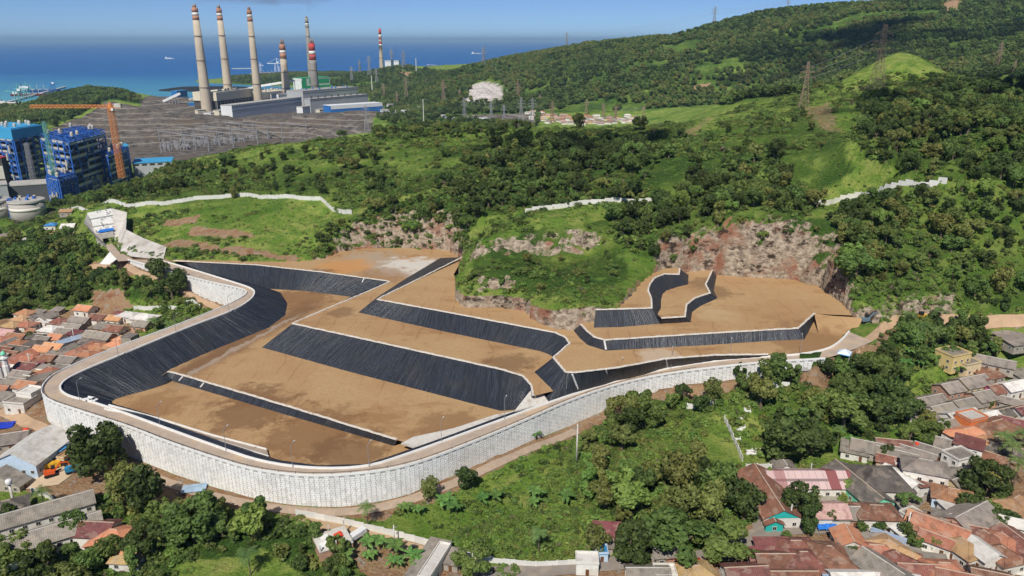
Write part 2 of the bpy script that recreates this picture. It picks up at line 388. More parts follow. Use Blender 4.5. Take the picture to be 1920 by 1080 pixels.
# keep ground under the road and off the outside of the wall
inroad = inpoly(GX, GY, [tuple(p) for p in R_OUT[:NW+1]]+[tuple(p) for p in reversed(R_IN[:NW+1])])
GZ = np.where(inroad & ~INB, np.minimum(GZ, 55.0), GZ)
plz = inpoly(GX, GY, [tuple(P(*q)) for q in [(1560,668,75),(1640,645,76),(1650,600,77),(1605,596,77),(1580,625,76)]])
plz |= inpoly(GX, GY, [tuple(p) for p in R_OUT[NW-1:]]+[tuple(p) for p in reversed(R_IN[NW-1:])])
GZ = np.where(plz, 74.7+np.clip((GX-125)/40, 0, 1)*0.6, GZ)
def Hq(x, y):
    x = np.asarray(x, float); y = np.asarray(y, float)
    r = np.clip(np.log(np.maximum(y, Y0)/Y0)/math.log(RY), 0, NY-1.001); c = np.clip((x/np.maximum(y, 1)-S0)/DS, 0, NX-1.001)
    i = r.astype(int); j = c.astype(int); fi = r-i; fj = c-j
    return (GZ[i, j]*(1-fj)+GZ[i, j+1]*fj)*(1-fi)+(GZ[i+1, j]*(1-fj)+GZ[i+1, j+1]*fj)*fi
TT = 140*1.0028**np.arange(1350)
def hit(px, py):
    """where the line of sight through a photo pixel meets the ground"""
    px = np.atleast_1d(np.asarray(px, float)); py = np.atleast_1d(np.asarray(py, float)); u, a, d = ray(px, py)
    out = np.zeros((len(px), 3))
    for s in range(0, len(px), 400):
        e = slice(s, s+400); t = TT[None, :]
        x = u[e, None]*t; y = a[e, None]*t; z = CAMZ+d[e, None]*t; below = z < np.maximum(Hq(x, y), 0)
        k = np.argmax(below, 1); k = np.where(below.any(1), k, len(TT)-1); lo = TT[np.maximum(k-1, 0)]; hi = TT[k]
        for _ in range(8):
            m = (lo+hi)/2; b = CAMZ+d[e]*m < Hq(u[e]*m, a[e]*m); hi = np.where(b, m, hi); lo = np.where(b, lo, m)
        out[e, 0] = u[e]*hi; out[e, 1] = a[e]*hi; out[e, 2] = Hq(u[e]*hi, a[e]*hi)
    return out
def G(px, py): p = hit(px, py)[0]; return Vector(p)
# ---- ground cover painted as what lies there: bare earth, grey cut rock, forest floor, pale rock
cov = np.zeros((NY, NX, 4), np.float32)
edge = fbm(GX, GY, 8, 3, 60)*2.2
wd = pldist(GX, GY, [tuple(p) for p in R_OUT[:NW+1]])
outside = ~INB & ~inroad
dirt = sstep(9, 5, wd+edge)*outside*(GY < 480)
def addp(poly, y0, y1, f=1.0):
    global dirt
    # soft polygon in photo space, taken on the visible slope only
    w = [(q[0], q[1]) for q in poly]; m = inpoly(pxg+fbm(GX, GY, 10, 3, 70)*9, pyg+fbm(GX, GY, 10, 3, 71)*5, w) & (GY > y0) & (GY < y1)
    dirt = np.maximum(dirt, m*f)
addp([(-40,770),(85,745),(90,800),(150,830),(250,875),(330,910),(480,945),(560,960),(640,958),(760,945),(720,975),(560,965),(420,950),(330,960),(230,925),(150,940),(60,925),(-40,900)], 150, 400)
addp([(120,495),(190,485),(235,480),(330,490),(400,540),(420,575),(400,580),(330,545),(270,520),(150,505)], 380, 520, 0.9)
addp([(165,545),(235,540),(250,575),(215,600),(170,590)], 330, 520)
addp([(1580,660),(1640,645),(1660,600),(1760,590),(1840,595),(1930,590),(1930,612),(1840,612),(1700,612),(1650,640),(1640,680),(1560,690)], 250, 420)
addp([(1520,690),(1600,665),(1625,690),(1560,700)], 250, 420)
for q in [[(300,415),(370,408),(365,420),(310,425)],[(365,425),(470,440),(480,452),(400,448),(350,438)],[(330,445),(420,465),(560,480),(560,490),(440,480),(300,458)]]: addp(q, 400, 620)
addp([(-40,612),(30,592),(160,572),(240,600),(280,640),(120,700),(80,760),(-40,780)], 250, 480, 0.75)
addp([(1400,985),(1480,960),(1640,960),(1700,900),(1740,800),(1930,700),(1930,1100),(960,1100),(960,1062),(1300,1045)], 120, 400, 0.85)
addp([(560,975),(760,1000),(900,1050),(900,1090),(700,1090)], 150, 300, 0.8)
for q in [[(1130,600),(1190,530),(1250,505),(1230,520),(1180,560)],[(1520,520),(1575,470),(1560,540),(1600,575),(1560,560)],[(1350,205),(1300,250),(1280,245)],[(1500,200),(1560,190),(1580,260),(1540,240)],[(885,285),(960,280),(930,300)]]: addp(q, 300, 900, 0.5)
addp([(1760,5),(1800,0),(1795,25),(1770,25)], 1500, 3000, 0.9); addp([(735,128),(770,135),(765,150)], 2000, 4000, 0.8)
addp([(1300,155),(1335,155),(1330,170),(1300,168)], 1200, 3000, 0.8)
cov[..., 0] = dirt
grey = ter*0.97
grey = np.maximum(grey, pmask([(580,238),(700,226),(700,250),(600,258)], 1000, 1700))
grey = np.maximum(grey, (GY > 1560)*(GY < 2400)*pmask([(255,225),(262,185),(300,170),(430,150),(700,180),(730,215),(1000,240),(1000,215)], 1560, 2500)*0.9)
cov[..., 1] = grey
FORD = []  # filled with forest zones later
ROCKM = np.zeros((NY, NX, 4), np.float32); ROCKM[..., 0] = pmask([(585,395),(890,385),(890,500),(585,492)], 380, 560) | pmask([(835,415),(1190,415),(1190,640),(835,640)], 290, 470) | pmask([(1225,395),(1610,395),(1610,590),(1225,590)], 300, 470) | pmask([(1575,548),(1790,548),(1790,602),(1575,602)], 300, 400)
cov[..., 3] = pmask([(868,192),(880,165),(905,155),(935,162),(948,178),(930,192)], 1700, 2600)
# ---- woodland zones: phrase, outline in the photo, distance range, spacing m, height range m, palette weights (dark, mid, olive, light), kind
ZONES = [
 ('in the wooded valley left of the tunnel', [(-400,455),(140,450),(190,478),(165,497),(150,508),(250,528),(330,545),(330,575),(250,560),(170,545),(150,575),(60,572),(30,600),(-400,600)], 380, 660, 6.8, (8,13), (3,2,1.5,.3)),
 ('in the bottom left corner', [(-60,1050),(110,1040),(260,1045),(330,1000),(440,985),(520,1000),(470,1040),(330,1060),(300,1110),(-60,1120)], 120, 280, 7.5, (7,11), (2,3,1,1)),
 ('in the thicket beside the dirt yard', [(190,930),(235,880),(290,895),(310,960),(420,950),(450,975),(330,990),(250,985),(190,960)], 150, 300, 7, (8,12), (2,2,1,.5)),
 ('before the white wall, bottom centre', [(470,975),(560,975),(640,985),(700,1050),(760,1090),(600,1100),(540,1060),(470,1010)], 120, 260, 7.5, (6,10), (3,2,.5,.5)),
 ('in the grove in front of the wall bend', [(1095,850),(1130,790),(1200,765),(1300,735),(1355,735),(1340,775),(1255,790),(1240,820),(1170,850),(1200,900),(1250,880),(1350,890),(1395,970),(1270,985),(1150,985),(1090,960)], 150, 340, 8, (8,13), (2,2.5,2.5,.3)),
 ('between the wall and the school', [(1360,700),(1420,688),(1500,690),(1570,690),(1650,660),(1720,600),(1830,610),(1850,680),(1740,690),(1700,700),(1700,800),(1610,830),(1560,800),(1500,850),(1430,800),(1390,750)], 180, 400, 7.5, (8,13), (3,2.5,.6,.5)),
 ('on the slope right of the quarry', [(1565,470),(1560,420),(1600,385),(1760,355),(1930,345),(2500,330),(2500,640),(1930,615),(1850,585),(1760,552),(1600,565),(1590,530)], 250, 520, 7.5, (7,12), (2,3,1.3,1)),
 ('in the dark upper right wood', [(1600,190),(1690,180),(1800,165),(2500,150),(2500,340),(1790,338),(1640,310),(1600,260),(1620,220)], 300, 760, 8.5, (8,13), (4,1.5,.8,.1)),
 ('in the gully above the quarry', [(1185,400),(1250,385),(1300,340),(1410,300),(1460,330),(1540,385),(1500,415),(1380,415),(1300,440),(1235,495),(1190,450)], 330, 640, 7.5, (8,12), (3,2,1,.3)),
 ('above the cut cliffs', [(640,412),(700,395),(800,365),(900,330),(1010,330),(1150,345),(1200,375),(1000,392),(900,405),(870,445),(760,448),(640,450),(600,470),(605,440)], 380, 640, 8, (7,11), (3,2,1,.2)),
 ('in the copse up the green hill', [(870,310),(960,262),(1080,270),(1180,265),(1260,290),(1230,320),(1100,335),(960,330)], 480, 800, 9.5, (8,13), (4,1.5,.5,.1)),
 ('on the left of the green hill', [(330,330),(420,305),(560,285),(720,300),(740,360),(620,365),(480,362),(380,350)], 480, 850, 16, (6,10), (3,1.5,1,.1)),
 ('along the crest of the green hill', [(700,248),(860,240),(990,240),(990,254),(700,264)], 640, 860, 9, (6,10), (3,1.5,1.5,0)),
 ('beside the blue boiler building', [(85,390),(190,362),(260,350),(330,315),(400,318),(350,352),(250,372),(150,385)], 540, 900, 7.5, (7,10), (3,2,1,.2)),
 ('on the rock spur', [(1150,400),(1190,395),(1235,490),(1190,480),(1140,440)], 330, 480, 8, (7,10), (3,2,.5,.2)),
]
ZONES += [('beyond the right edge', [(1945,620),(2600,650),(2600,1150),(1960,1150)], 120, 420, 10, (6,11), (2,2,1,.5)), ('beyond the left edge', [(-30,610),(-700,610),(-700,1150),(-60,1150),(-40,800)], 120, 480, 10, (6,11), (2,2,1,.5)), ('in the belt below the dirt road', [(1640,645),(1668,618),(1720,612),(1860,612),(1870,680),(1800,672),(1760,685),(1700,690),(1640,695),(1600,705),(1560,700)], 230, 400, 6.2, (6,11), (2,3,.8,.8)),
 ('on the open green hillside', [(330,335),(500,285),(700,265),(1250,252),(1450,215),(1560,195),(1600,330),(1500,380),(1250,375),(900,330),(660,395),(600,370),(300,378)], 420, 800, 27, (5,9), (2,2,1.5,.3)),
 ('on the grass of the rock spur', [(880,485),(1000,430),(1150,410),(1180,520),(1100,565),(900,535)], 300, 470, 12, (3,5.5), (2,2,1.5,.3)),
 ('clinging to the cut cliffs', [(590,425),(680,405),(880,390),(875,475),(640,475),(600,488)], 380, 560, 7, (3,6), (3,2,1,.2)),
 ('on the quarry face', [(1235,420),(1350,405),(1560,410),(1570,520),(1400,505),(1240,505)], 320, 460, 11, (2.5,5), (2,2,1,.2))]
FARZ = [
 ([(690,215),(700,175),(745,150),(830,150),(870,130),(950,110),(1090,84),(1260,70),(1440,22),(1600,8),(1800,-20),(2100,-30),(2100,150),(1750,148),(1640,165),(1560,190),(1420,190),(1380,195),(1200,205),(960,215)], 900, 4200, 15.0, (10,16)),
 ([(-60,345),(-60,205),(20,200),(60,195),(140,165),(230,172),(285,195),(205,186),(150,215),(105,238),(95,262),(60,330)], 1120, 2700, 13.0, (9,14)),
 ([(420,160),(420,138),(640,128),(740,120),(830,136),(870,132),(820,165),(700,185),(620,160)], 2300, 4800, 17.0, (9,13)),
 ([(600,270),(640,258),(690,218),(760,240),(1010,240),(1010,200),(720,190),(690,205)], 950, 2300, 13.0, (8,12)),
]
fm = np.zeros((NY, NX))
for z in ZONES: fm = np.maximum(fm, pmask(z[1], z[2], z[3])*1.0)
for z in FARZ: fm = np.maximum(fm, pmask(z[0], z[1], z[2])*1.0)
cov[..., 2] = fm*np.clip(0.75+fbm(GX, GY, 40, 3, 88)*0.9, 0, 1)
# ---- ground material
def ground_mat():
    t = NT('ground'); pos = t.pos(); at = t.n('VertexColor', layer_name='Cov'); sp = t.n('SeparateColor', {0: at.outputs[0]})
    nf = t.noise(0.9, 6, pos, 0.7); nm = t.noise(0.12, 5, pos); nl = t.noise(0.018, 4, pos); n3 = t.noise(3.0, 3, pos)
    g = t.mix(t.ramp(nf, 0.35, 0.65), lin(88,120,42), lin(132,160,68))
    g = t.mix(t.ramp(nm, 0.42, 0.66), g, lin(166,174,90))
    g = t.mix(t.ramp(nl, 0.5, 0.68), g, lin(92,126,46))
    g = t.mix(t.math('MULTIPLY', t.ramp(t.noise(0.06, 6, pos, 0.75), 0.56, 0.7), 0.55), g, lin(134,124,84))
    g = t.mix(t.math('MULTIPLY', t.ramp(n3, 0.45, 0.7), 0.5), g, lin(58,84,32)); g = t.mix(t.math('MULTIPLY', t.ramp(t.noise(0.33, 5, pos, 0.75), 0.54, 0.68), 0.6), g, lin(70,98,40))
    fo = t.mix(t.ramp(nf, 0.35, 0.65), lin(44,66,28), lin(78,106,44)); fo = t.mix(t.ramp(nm, 0.55, 0.72), fo, lin(112,142,60))
    col = t.mix(sp.outputs[2], g, fo)
    d = t.mix(t.ramp(nf, 0.3, 0.7), lin(150,116,84), lin(186,156,122)); d = t.mix(t.ramp(nm, 0.5, 0.75), d, lin(140,88,62))
    d = t.mix(t.ramp(t.noise(0.3, 5, pos), 0.55, 0.65), d, lin(168,156,142))
    df = t.ramp(t.math('ADD', sp.outputs[0], t.math('MULTIPLY', t.math('SUBTRACT', t.noise(0.35, 5, pos), 0.5), 1.1)), 0.35, 0.65)
    col = t.mix(df, col, d)
    # bare rock on the steep faces
    nz = t.n('SeparateXYZ', {0: t.n('NewGeometry').outputs['True Normal']}).outputs[2]
    py = t.n('SeparateXYZ', {0: pos}).outputs[1]
    steep = t.ramp(t.math('ADD', nz, t.math('MULTIPLY', t.math('SUBTRACT', t.noise(0.11, 6, pos, 0.7), 0.5), 1.1)), 0.66, 0.52)
    near = t.n('SeparateColor', {0: t.n('VertexColor', layer_name='Rock').outputs[0]}).outputs[0]
    rv = t.mapped(pos, (0.35, 0.35, 0.55)); r1 = t.noise(1.0, 6, rv, 0.7); r2 = t.noise(0.07, 4, pos)
    rk = t.mix(t.ramp(r1, 0.35, 0.62), lin(118,102,86), lin(206,188,164)); rk = t.mix(t.ramp(r2, 0.52, 0.66), rk, lin(164,116,92))
    rk = t.mix(t.ramp(t.noise(0.4, 6, rv, 0.7), 0.53, 0.62), rk, lin(72,60,50))  # crevice shade painted into the rock colour as dark noise
    col = t.mix(t.math('MULTIPLY', steep, near), col, rk)
    # grey terraced cut with pale berm lines
    gv = t.mapped(pos, (0.06, 0.06, 0.09)); gr = t.mix(t.ramp(t.noise(1.0, 6, gv, 0.75), 0.38, 0.62), lin(70,66,62), lin(136,128,118))
    gr = t.mix(t.ramp(t.noise(0.02, 5, pos, 0.7), 0.5, 0.62), gr, lin(108,96,84)); 
    zz = t.n('SeparateXYZ', {0: pos}).outputs[2]; bl = t.math('FRACT', t.math('MULTIPLY', t.math('ADD', zz, t.math('MULTIPLY', t.noise(0.02, 3, pos), 3.0)), 1/7.5)); gr = t.mix(t.math('MULTIPLY', t.ramp(bl, 0.16, 0.08), 0.75), gr, lin(166,158,146))
    col = t.mix(t.ramp(t.math('ADD', sp.outputs[1], t.math('MULTIPLY', t.math('SUBTRACT', t.noise(0.03, 4, pos), 0.5), 0.8)), 0.4, 0.6), col, gr)
    wr = t.mix(t.ramp(t.noise(0.08, 6, t.mapped(pos, (1, 1, 3))), 0.4, 0.6), lin(176,166,158), lin(216,208,200))
    col = t.mix(at.outputs[1], col, wr)
    t.bump(t.math('ADD', nf, t.math('MULTIPLY', r1, 0.6)), 1.0, 1.6)
    return t.fin(col, 0.95, 0.1)
idx = np.arange(NY*NX).reshape(NY, NX)
F = np.stack([idx[:-1, :-1], idx[:-1, 1:], idx[1:, 1:], idx[1:, :-1]], -1).reshape(-1, 4)
tm = np_mesh('ground', np.stack([GX, GY, GZ], -1).reshape(-1, 3), F, ground_mat(), True)
cb = tm.color_attributes.new('Rock', 'FLOAT_COLOR', 'POINT'); cb.data.foreach_set('color', ROCKM.reshape(-1))
ca = tm.color_attributes.new('Cov', 'FLOAT_COLOR', 'POINT'); ca.data.foreach_set('color', cov.reshape(-1))
tag(place('ground', tm), kind='structure')
# ---- sea
def sea_mat():
    t = NT('sea_water'); pos = t.pos(); y = t.n('SeparateXYZ', {0: pos}).outputs[1]
    f = t.ramp(t.math('ADD', y, t.math('MULTIPLY', t.noise(0.0012, 4, t.mapped(pos, (1, 3, 1))), 1800.0)), 3300.0, 5900.0)
    c = t.mix(f, lin(92,162,176), lin(32,94,156))
    c = t.mix(t.math('MULTIPLY', t.ramp(t.noise(0.0006, 5, t.mapped(pos, (1, 4, 1))), 0.45, 0.7), 0.5), c, lin(44,112,168))
    t.bump(t.noise(0.05, 4, pos), 0.25, 0.6)
    return t.fin(c, 0.45, 0.25)
sm = MB(); xs = [-90000, -20000, -6000, -2500, 0, 2500, 6000, 20000, 90000]; ys = [900, 3000, 6000, 14000, 40000, 100000]
for i in range(len(xs)-1):
    for j in range(len(ys)-1): sm.quad((xs[i], ys[j], 0), (xs[i+1], ys[j], 0), (xs[i+1], ys[j+1], 0), (xs[i], ys[j+1], 0))
tag(sm.build('sea', sea_mat()), kind='structure')
# ============================================================ ASH BASIN
def ash_mat():
    t = NT('ash_fill'); pos = t.pos(); n1 = t.noise(0.035, 4, pos, 0.65); n2 = t.noise(0.13, 6, pos, 0.72); n3 = t.noise(1.6, 2, pos)
    c = t.mix(t.ramp(n3, 0.3, 0.7), lin(168,136,96), lin(186,154,112))
    c = t.mix(t.math('MULTIPLY', t.ramp(n1, 0.40, 0.62), 0.65), c, lin(170,132,92))
    wv = t.noise(0.028, 5, t.mapped(pos, (1.0, 2.2, 1.0)), 0.7)
    c = t.mix(t.math('MULTIPLY', t.ramp(wv, 0.55, 0.66), 0.75), c, lin(150,112,74))
    c = t.mix(t.math('MULTIPLY', t.ramp(t.noise(0.09, 5, pos, 0.75), 0.63, 0.72), 0.7), c, lin(98,72,48))
    c = t.mix(t.math('MULTIPLY', t.ramp(t.noise(0.075, 5, t.mapped(pos, (1, 1.4, 1)), 0.8), 0.66, 0.74), 0.6), c, lin(206,176,138))
    wr_ = t.n('TexWave', {'Vector': pos, 'Scale': 0.035, 'Distortion': 9.0, 'Detail': 3.0, 'Detail Scale': 0.6}); c = t.mix(t.math('MULTIPLY', t.ramp(wr_.outputs[1], 0.035, 0.0), t.math('MULTIPLY', t.ramp(n1, 0.45, 0.6), 0.35)), c, lin(120,90,60))
    # hairline drying cracks and wheel ruts
    vo = t.n('TexVoronoi', {'Vector': pos, 'Scale': 0.045}, feature='DISTANCE_TO_EDGE'); 
    c = t.mix(t.math('MULTIPLY', t.ramp(vo.outputs[0], 0.010, 0.0), t.math('MULTIPLY', t.ramp(n2, 0.5, 0.7), 0.45)), c, lin(104,78,52))
    # wet channel along the west slope, pale dried sheet in the north corner
    chan = [P(*q) for q in [(330,690,59),(400,668,59),(470,640,59),(520,615,59),(560,600,59),(600,575,59)]]
    fx = t.n('SeparateXYZ', {0: pos}); 
    def near_line(a, b, w):
        d = b-a; L = math.hypot(d.x, d.y); nx, ny = -d.y/L, d.x/L
        s = t.math('ADD', t.math('MULTIPLY', t.math('SUBTRACT', fx.outputs[0], a.x), nx), t.math('MULTIPLY', t.math('SUBTRACT', fx.outputs[1], a.y), ny))
        u = t.math('ADD', t.math('MULTIPLY', t.math('SUBTRACT', fx.outputs[0], a.x), d.x/L/L), t.math('MULTIPLY', t.math('SUBTRACT', fx.outputs[1], a.y), d.y/L/L))
        s = t.math('ADD', s, t.math('MULTIPLY', t.math('SUBTRACT', n2, 0.5), 14.0)); s = t.math('ABSOLUTE', s)
        on = t.math('MULTIPLY', t.ramp(u, -0.05, 0.1), t.ramp(u, 1.05, 0.9)); return t.math('MULTIPLY', t.ramp(s, w, w*0.35), on)
    z = fx.outputs[2]; low = t.ramp(z, 60.5, 60.0)
    ch = t.math('MULTIPLY', near_line(P(318,712,59), P(600,565,59), 10.0), low)
    c = t.mix(t.math('MULTIPLY', ch, 0.8), c, lin(112,80,54))
    ch2 = t.math('MULTIPLY', near_line(P(340,712,59), P(560,590,59), 2.2), low)
    c = t.mix(t.math('MULTIPLY', ch2, 0.8), c, lin(168,150,132))
    def blob(q, r, col, f, lo=0.9, hi=0.55):
        nonlocal c
        dx = t.math('SUBTRACT', fx.outputs[0], q.x); dy = t.math('SUBTRACT', fx.outputs[1], q.y)
        d = t.math('SQRT', t.math('ADD', t.math('MULTIPLY', dx, dx), t.math('MULTIPLY', dy, dy)))
        d = t.math('ADD', t.math('DIVIDE', d, r), t.math('MULTIPLY', t.math('SUBTRACT', n2, 0.5), 2.2))
        c = t.mix(t.math('MULTIPLY', t.ramp(d, lo, hi), f), c, lin(*col))
    blob(P(690,492,68), 30, (168,150,128), .9); blob(P(650,500,68), 22, (196,140,80), .8); blob(P(770,500,68), 26, (206,198,186), .95); blob(P(720,515,68), 20, (150,116,84), .7)
    blob(P(560,560,59), 24, (132,96,62), .8); blob(P(600,540,59), 14, (118,88,60), .7); blob(P(450,735,59), 9, (140,104,70), .5)
    blob(P(470,770,56), 22, (120,88,58), .75); blob(P(580,820,56), 24, (124,90,58), .7); blob(P(300,760,56), 16, (138,100,66), .6); blob(P(650,850,56), 18, (116,84,56), .7)
    blob(P(840,800,59), 18, (128,94,62), .6); blob(P(1330,545,78), 16, (112,84,58), .6); blob(P(1350,590,78), 14, (186,160,122), .6); blob(P(1440,590,78), 26, (168,132,90), .4)
    blob(P(640,585,68), 9, (118,90,60), .6); blob(P(955,682,68), 14, (104,76,50), .6); blob(P(1530,650,74), 26, (140,106,72), .7); blob(P(1240,668,74), 12, (196,180,158), .6)
    t.bump(t.math('ADD', n2, t.math('MULTIPLY', n3, 0.3)), 0.5, 0.6)
    return t.fin(c, t.math('SUBTRACT', 0.85, t.math('MULTIPLY', t.ramp(n1, 0.4, 0.65), 0.25)), 0.25)
ASH = ash_mat()
def sheet(name, z, px, kind='structure'):
    w = [P(a, b, z) for a, b in px]; bm = bmesh.new(); vs_ = [bm.verts.new(v) for v in w]; f = bm.faces.new(vs_)
    bmesh.ops.recalc_face_normals(bm, faces=[f])
    if f.normal.z < 0: f.normal_flip()
    bmesh.ops.triangulate(bm, faces=[f]); me = bpy.data.meshes.new(name); bm.to_mesh(me); bm.free(); me.materials.append(ASH)
    return tag(place(name, me), kind=kind)
sheet('ash_bench', 56, [(180,742),(300,700),(790,838),(800,850),(720,890),(560,900),(400,862),(250,802),(170,772)])
sheet('ash_bench', 59, [(300,706),(315,697),(330,700),(540,762),(745,825),(790,840),(870,822),(1010,766),(1010,735),(940,700),(600,600),(760,530),(640,535),(500,541),(505,560),(500,600),(380,650)])
sheet('ash_bench', 68, [(548,607),(700,640),(940,693),(980,705),(996,722),(1003,742),(1050,730),(1070,660),(1000,640),(730,575),(735,545),(868,484),(866,462),(760,452),(640,452),(590,475),(480,485),(325,487),(322,490),(480,497),(600,510),(725,527),(731,529)])
sheet('ash_bench', 74, [(708,562),(840,586),(1041,624),(1060,633),(1068,644),(1041,668),(1038,671),(1060,698),(1076,699),(1155,690),(1249,673),(1340,666),(1440,665),(1500,666),(1556,652),(1590,628),(1604,606),(1545,585),(1480,600),(1150,622),(1110,600),(1000,556),(850,516),(872,476),(864,488),(717,556)])
sheet('ash_bench', 78, [(1089,608),(1100,620),(1114,632),(1133,638),(1320,626),(1440,619),(1496,616),(1527,588),(1560,590),(1615,592),(1620,560),(1560,520),(1500,500),(1340,495),(1250,540),(1110,590)])
sheet('ash_bench', 81, [(1240,597),(1284,594),(1287,572),(1303,559),(1331,550),(1323,534),(1336,506),(1310,495),(1262,515),(1225,580)])
sheet('ash_bench', 84, [(1117,581),(1222,578),(1221,560),(1215,545),(1218,534),(1227,522),(1246,514),(1273,515),(1274,504),(1250,490),(1180,505),(1110,560)])
def liner_mat():
    t = NT('black_liner'); uv = t.n('UVMap'); u = uv.outputs[0]
    s1 = t.noise(1.0, 5, t.mapped(u, (0.55, 0.05, 1)), 0.6); s2 = t.noise(1.0, 5, t.mapped(u, (2.2, 0.10, 1)), 0.65); s3 = t.noise(0.06, 4, u)
    s4 = t.noise(1.0, 4, t.mapped(u, (1.1, 0.035, 1)), 0.55)
    seam = t.math('ABSOLUTE', t.math('SUBTRACT', t.math('FRACT', t.math('MULTIPLY', t.n('SeparateXYZ', {0: u}).outputs[0], 1/6.8)), 0.5))
    c = t.mix(t.ramp(s2, 0.4, 0.7), lin(34,37,43), lin(52,56,64)); c = t.mix(t.math('MULTIPLY', t.ramp(s1, 0.5, 0.72), 0.45), c, lin(62,68,78))
    c = t.mix(t.math('MULTIPLY', t.ramp(s3, 0.52, 0.7), 0.45), c, lin(74,68,62)); c = t.mix(t.math('MULTIPLY', t.ramp(seam, 0.02, 0.005), 0.5), c, lin(24,26,32))
    c = t.mix(t.math('MULTIPLY', t.ramp(t.math('ABSOLUTE', t.math('SUBTRACT', s4, 0.52)), 0.010, 0.0), 0.4), c, lin(120,126,134))  # pale specular streaks of the sheet painted into its colour
    t.bump(t.math('ADD', s1, t.math('MULTIPLY', s2, 0.5)), 1.0, 0.55)
    return t.fin(c, 0.42, 0.5)
LIN = liner_mat()
CONC = simple('pale_concrete', (205,200,190), 0.85, 0.12, 0.8, world=True, dirt=(170,156,140))
COPE = simple('coping_sandbags', (214,206,194), 0.9, 0.15, 1.5, world=True, dirt=(182,166,146))
WHITEP = simple('white_paint', (228,226,220), 0.6, 0.06, 0.5, world=True)
def ribbon(name, top, bot, mat, nv=7, step=1.3, wr=0.16, parent=None):
    A, B, S = [], [], [0.0]
    for i in range(len(top)-1):
        L = max((top[i+1]-top[i]).length, (bot[i+1]-bot[i]).length); n = max(1, int(L/step))
        for k in range(n+(1 if i == len(top)-2 else 0)):
            A.append(top[i].lerp(top[i+1], k/n)); B.append(bot[i].lerp(bot[i+1], k/n))
    for i in range(1, len(A)): S.append(S[-1]+max((A[i]-A[i-1]).length, (B[i]-B[i-1]).length))
    A = np.array([tuple(p) for p in A]); B = np.array([tuple(p) for p in B]); S = np.array(S); n = len(A)
    v = np.linspace(0, 1, nv); co = A[:, None]*(1-v[None, :, None])+B[:, None]*v[None, :, None]
    d = B-A; SL = np.hypot(np.hypot(d[:, 0], d[:, 1]), d[:, 2]); tg = np.gradient(A+B, axis=0); nr = np.cross(tg, d); nr /= np.linalg.norm(nr, axis=1)[:, None]+1e-9
    nr *= np.sign(nr[:, 2:3]+1e-9)
    UU = np.repeat(S[:, None], nv, 1); VV = SL[:, None]*v[None, :]
    w = (vnoise(UU, VV*0.12, 2.1, 5)-0.5)*2*wr*np.sin(np.pi*np.clip(v, 0.04, 0.96))[None, :]
    co = co+nr[:, None, :]*w[..., None]
    ii = np.arange(n*nv).reshape(n, nv); F = np.stack([ii[:-1, :-1], ii[:-1, 1:], ii[1:, 1:], ii[1:, :-1]], -1).reshape(-1, 4)
    me = np_mesh(name, co.reshape(-1, 3), F, mat, True)
    uvl = me.uv_layers.new(name='UVMap'); li = F.ravel(); uvl.data.foreach_set('uv', np.stack([UU.ravel()[li], VV.ravel()[li]], -1).astype(np.float32).ravel())
    return place(name, me, parent)
def sweep(name, pl, w, h, mat, parent=None, dz=0.0, jit=0.0):
    """a low kerb of rectangular section following a line"""
    pl = [Vector(p) for p in pl]; b = MB(); n = len(pl)
    for i, p in enumerate(pl):
        t = (pl[min(i+1, n-1)]-pl[max(i-1, 0)]); t.z = 0; t.normalize(); s = Vector((-t.y, t.x, 0))*(w/2)
        j = (random.random()-0.5)*jit; hh = h*(1+(random.random()-0.5)*jit*1.2); o = s.normalized()*j*0.5
        b.v += [tuple(p-s+o+Vector((0, 0, dz))), tuple(p+s+o+Vector((0, 0, dz))), tuple(p+s*0.8+o+Vector((0, 0, dz+hh))), tuple(p-s*0.8+o+Vector((0, 0, dz+hh)))]
    for i in range(n-1):
        a = i*4; c = a+4
        for k in range(4): b.f.append((a+k, a+(k+1) % 4, c+(k+1) % 4, c+k))
    b.f += [(3, 2, 1, 0), (n*4-4, n*4-3, n*4-2, n*4-1)]
    return b.build(name, mat, parent)
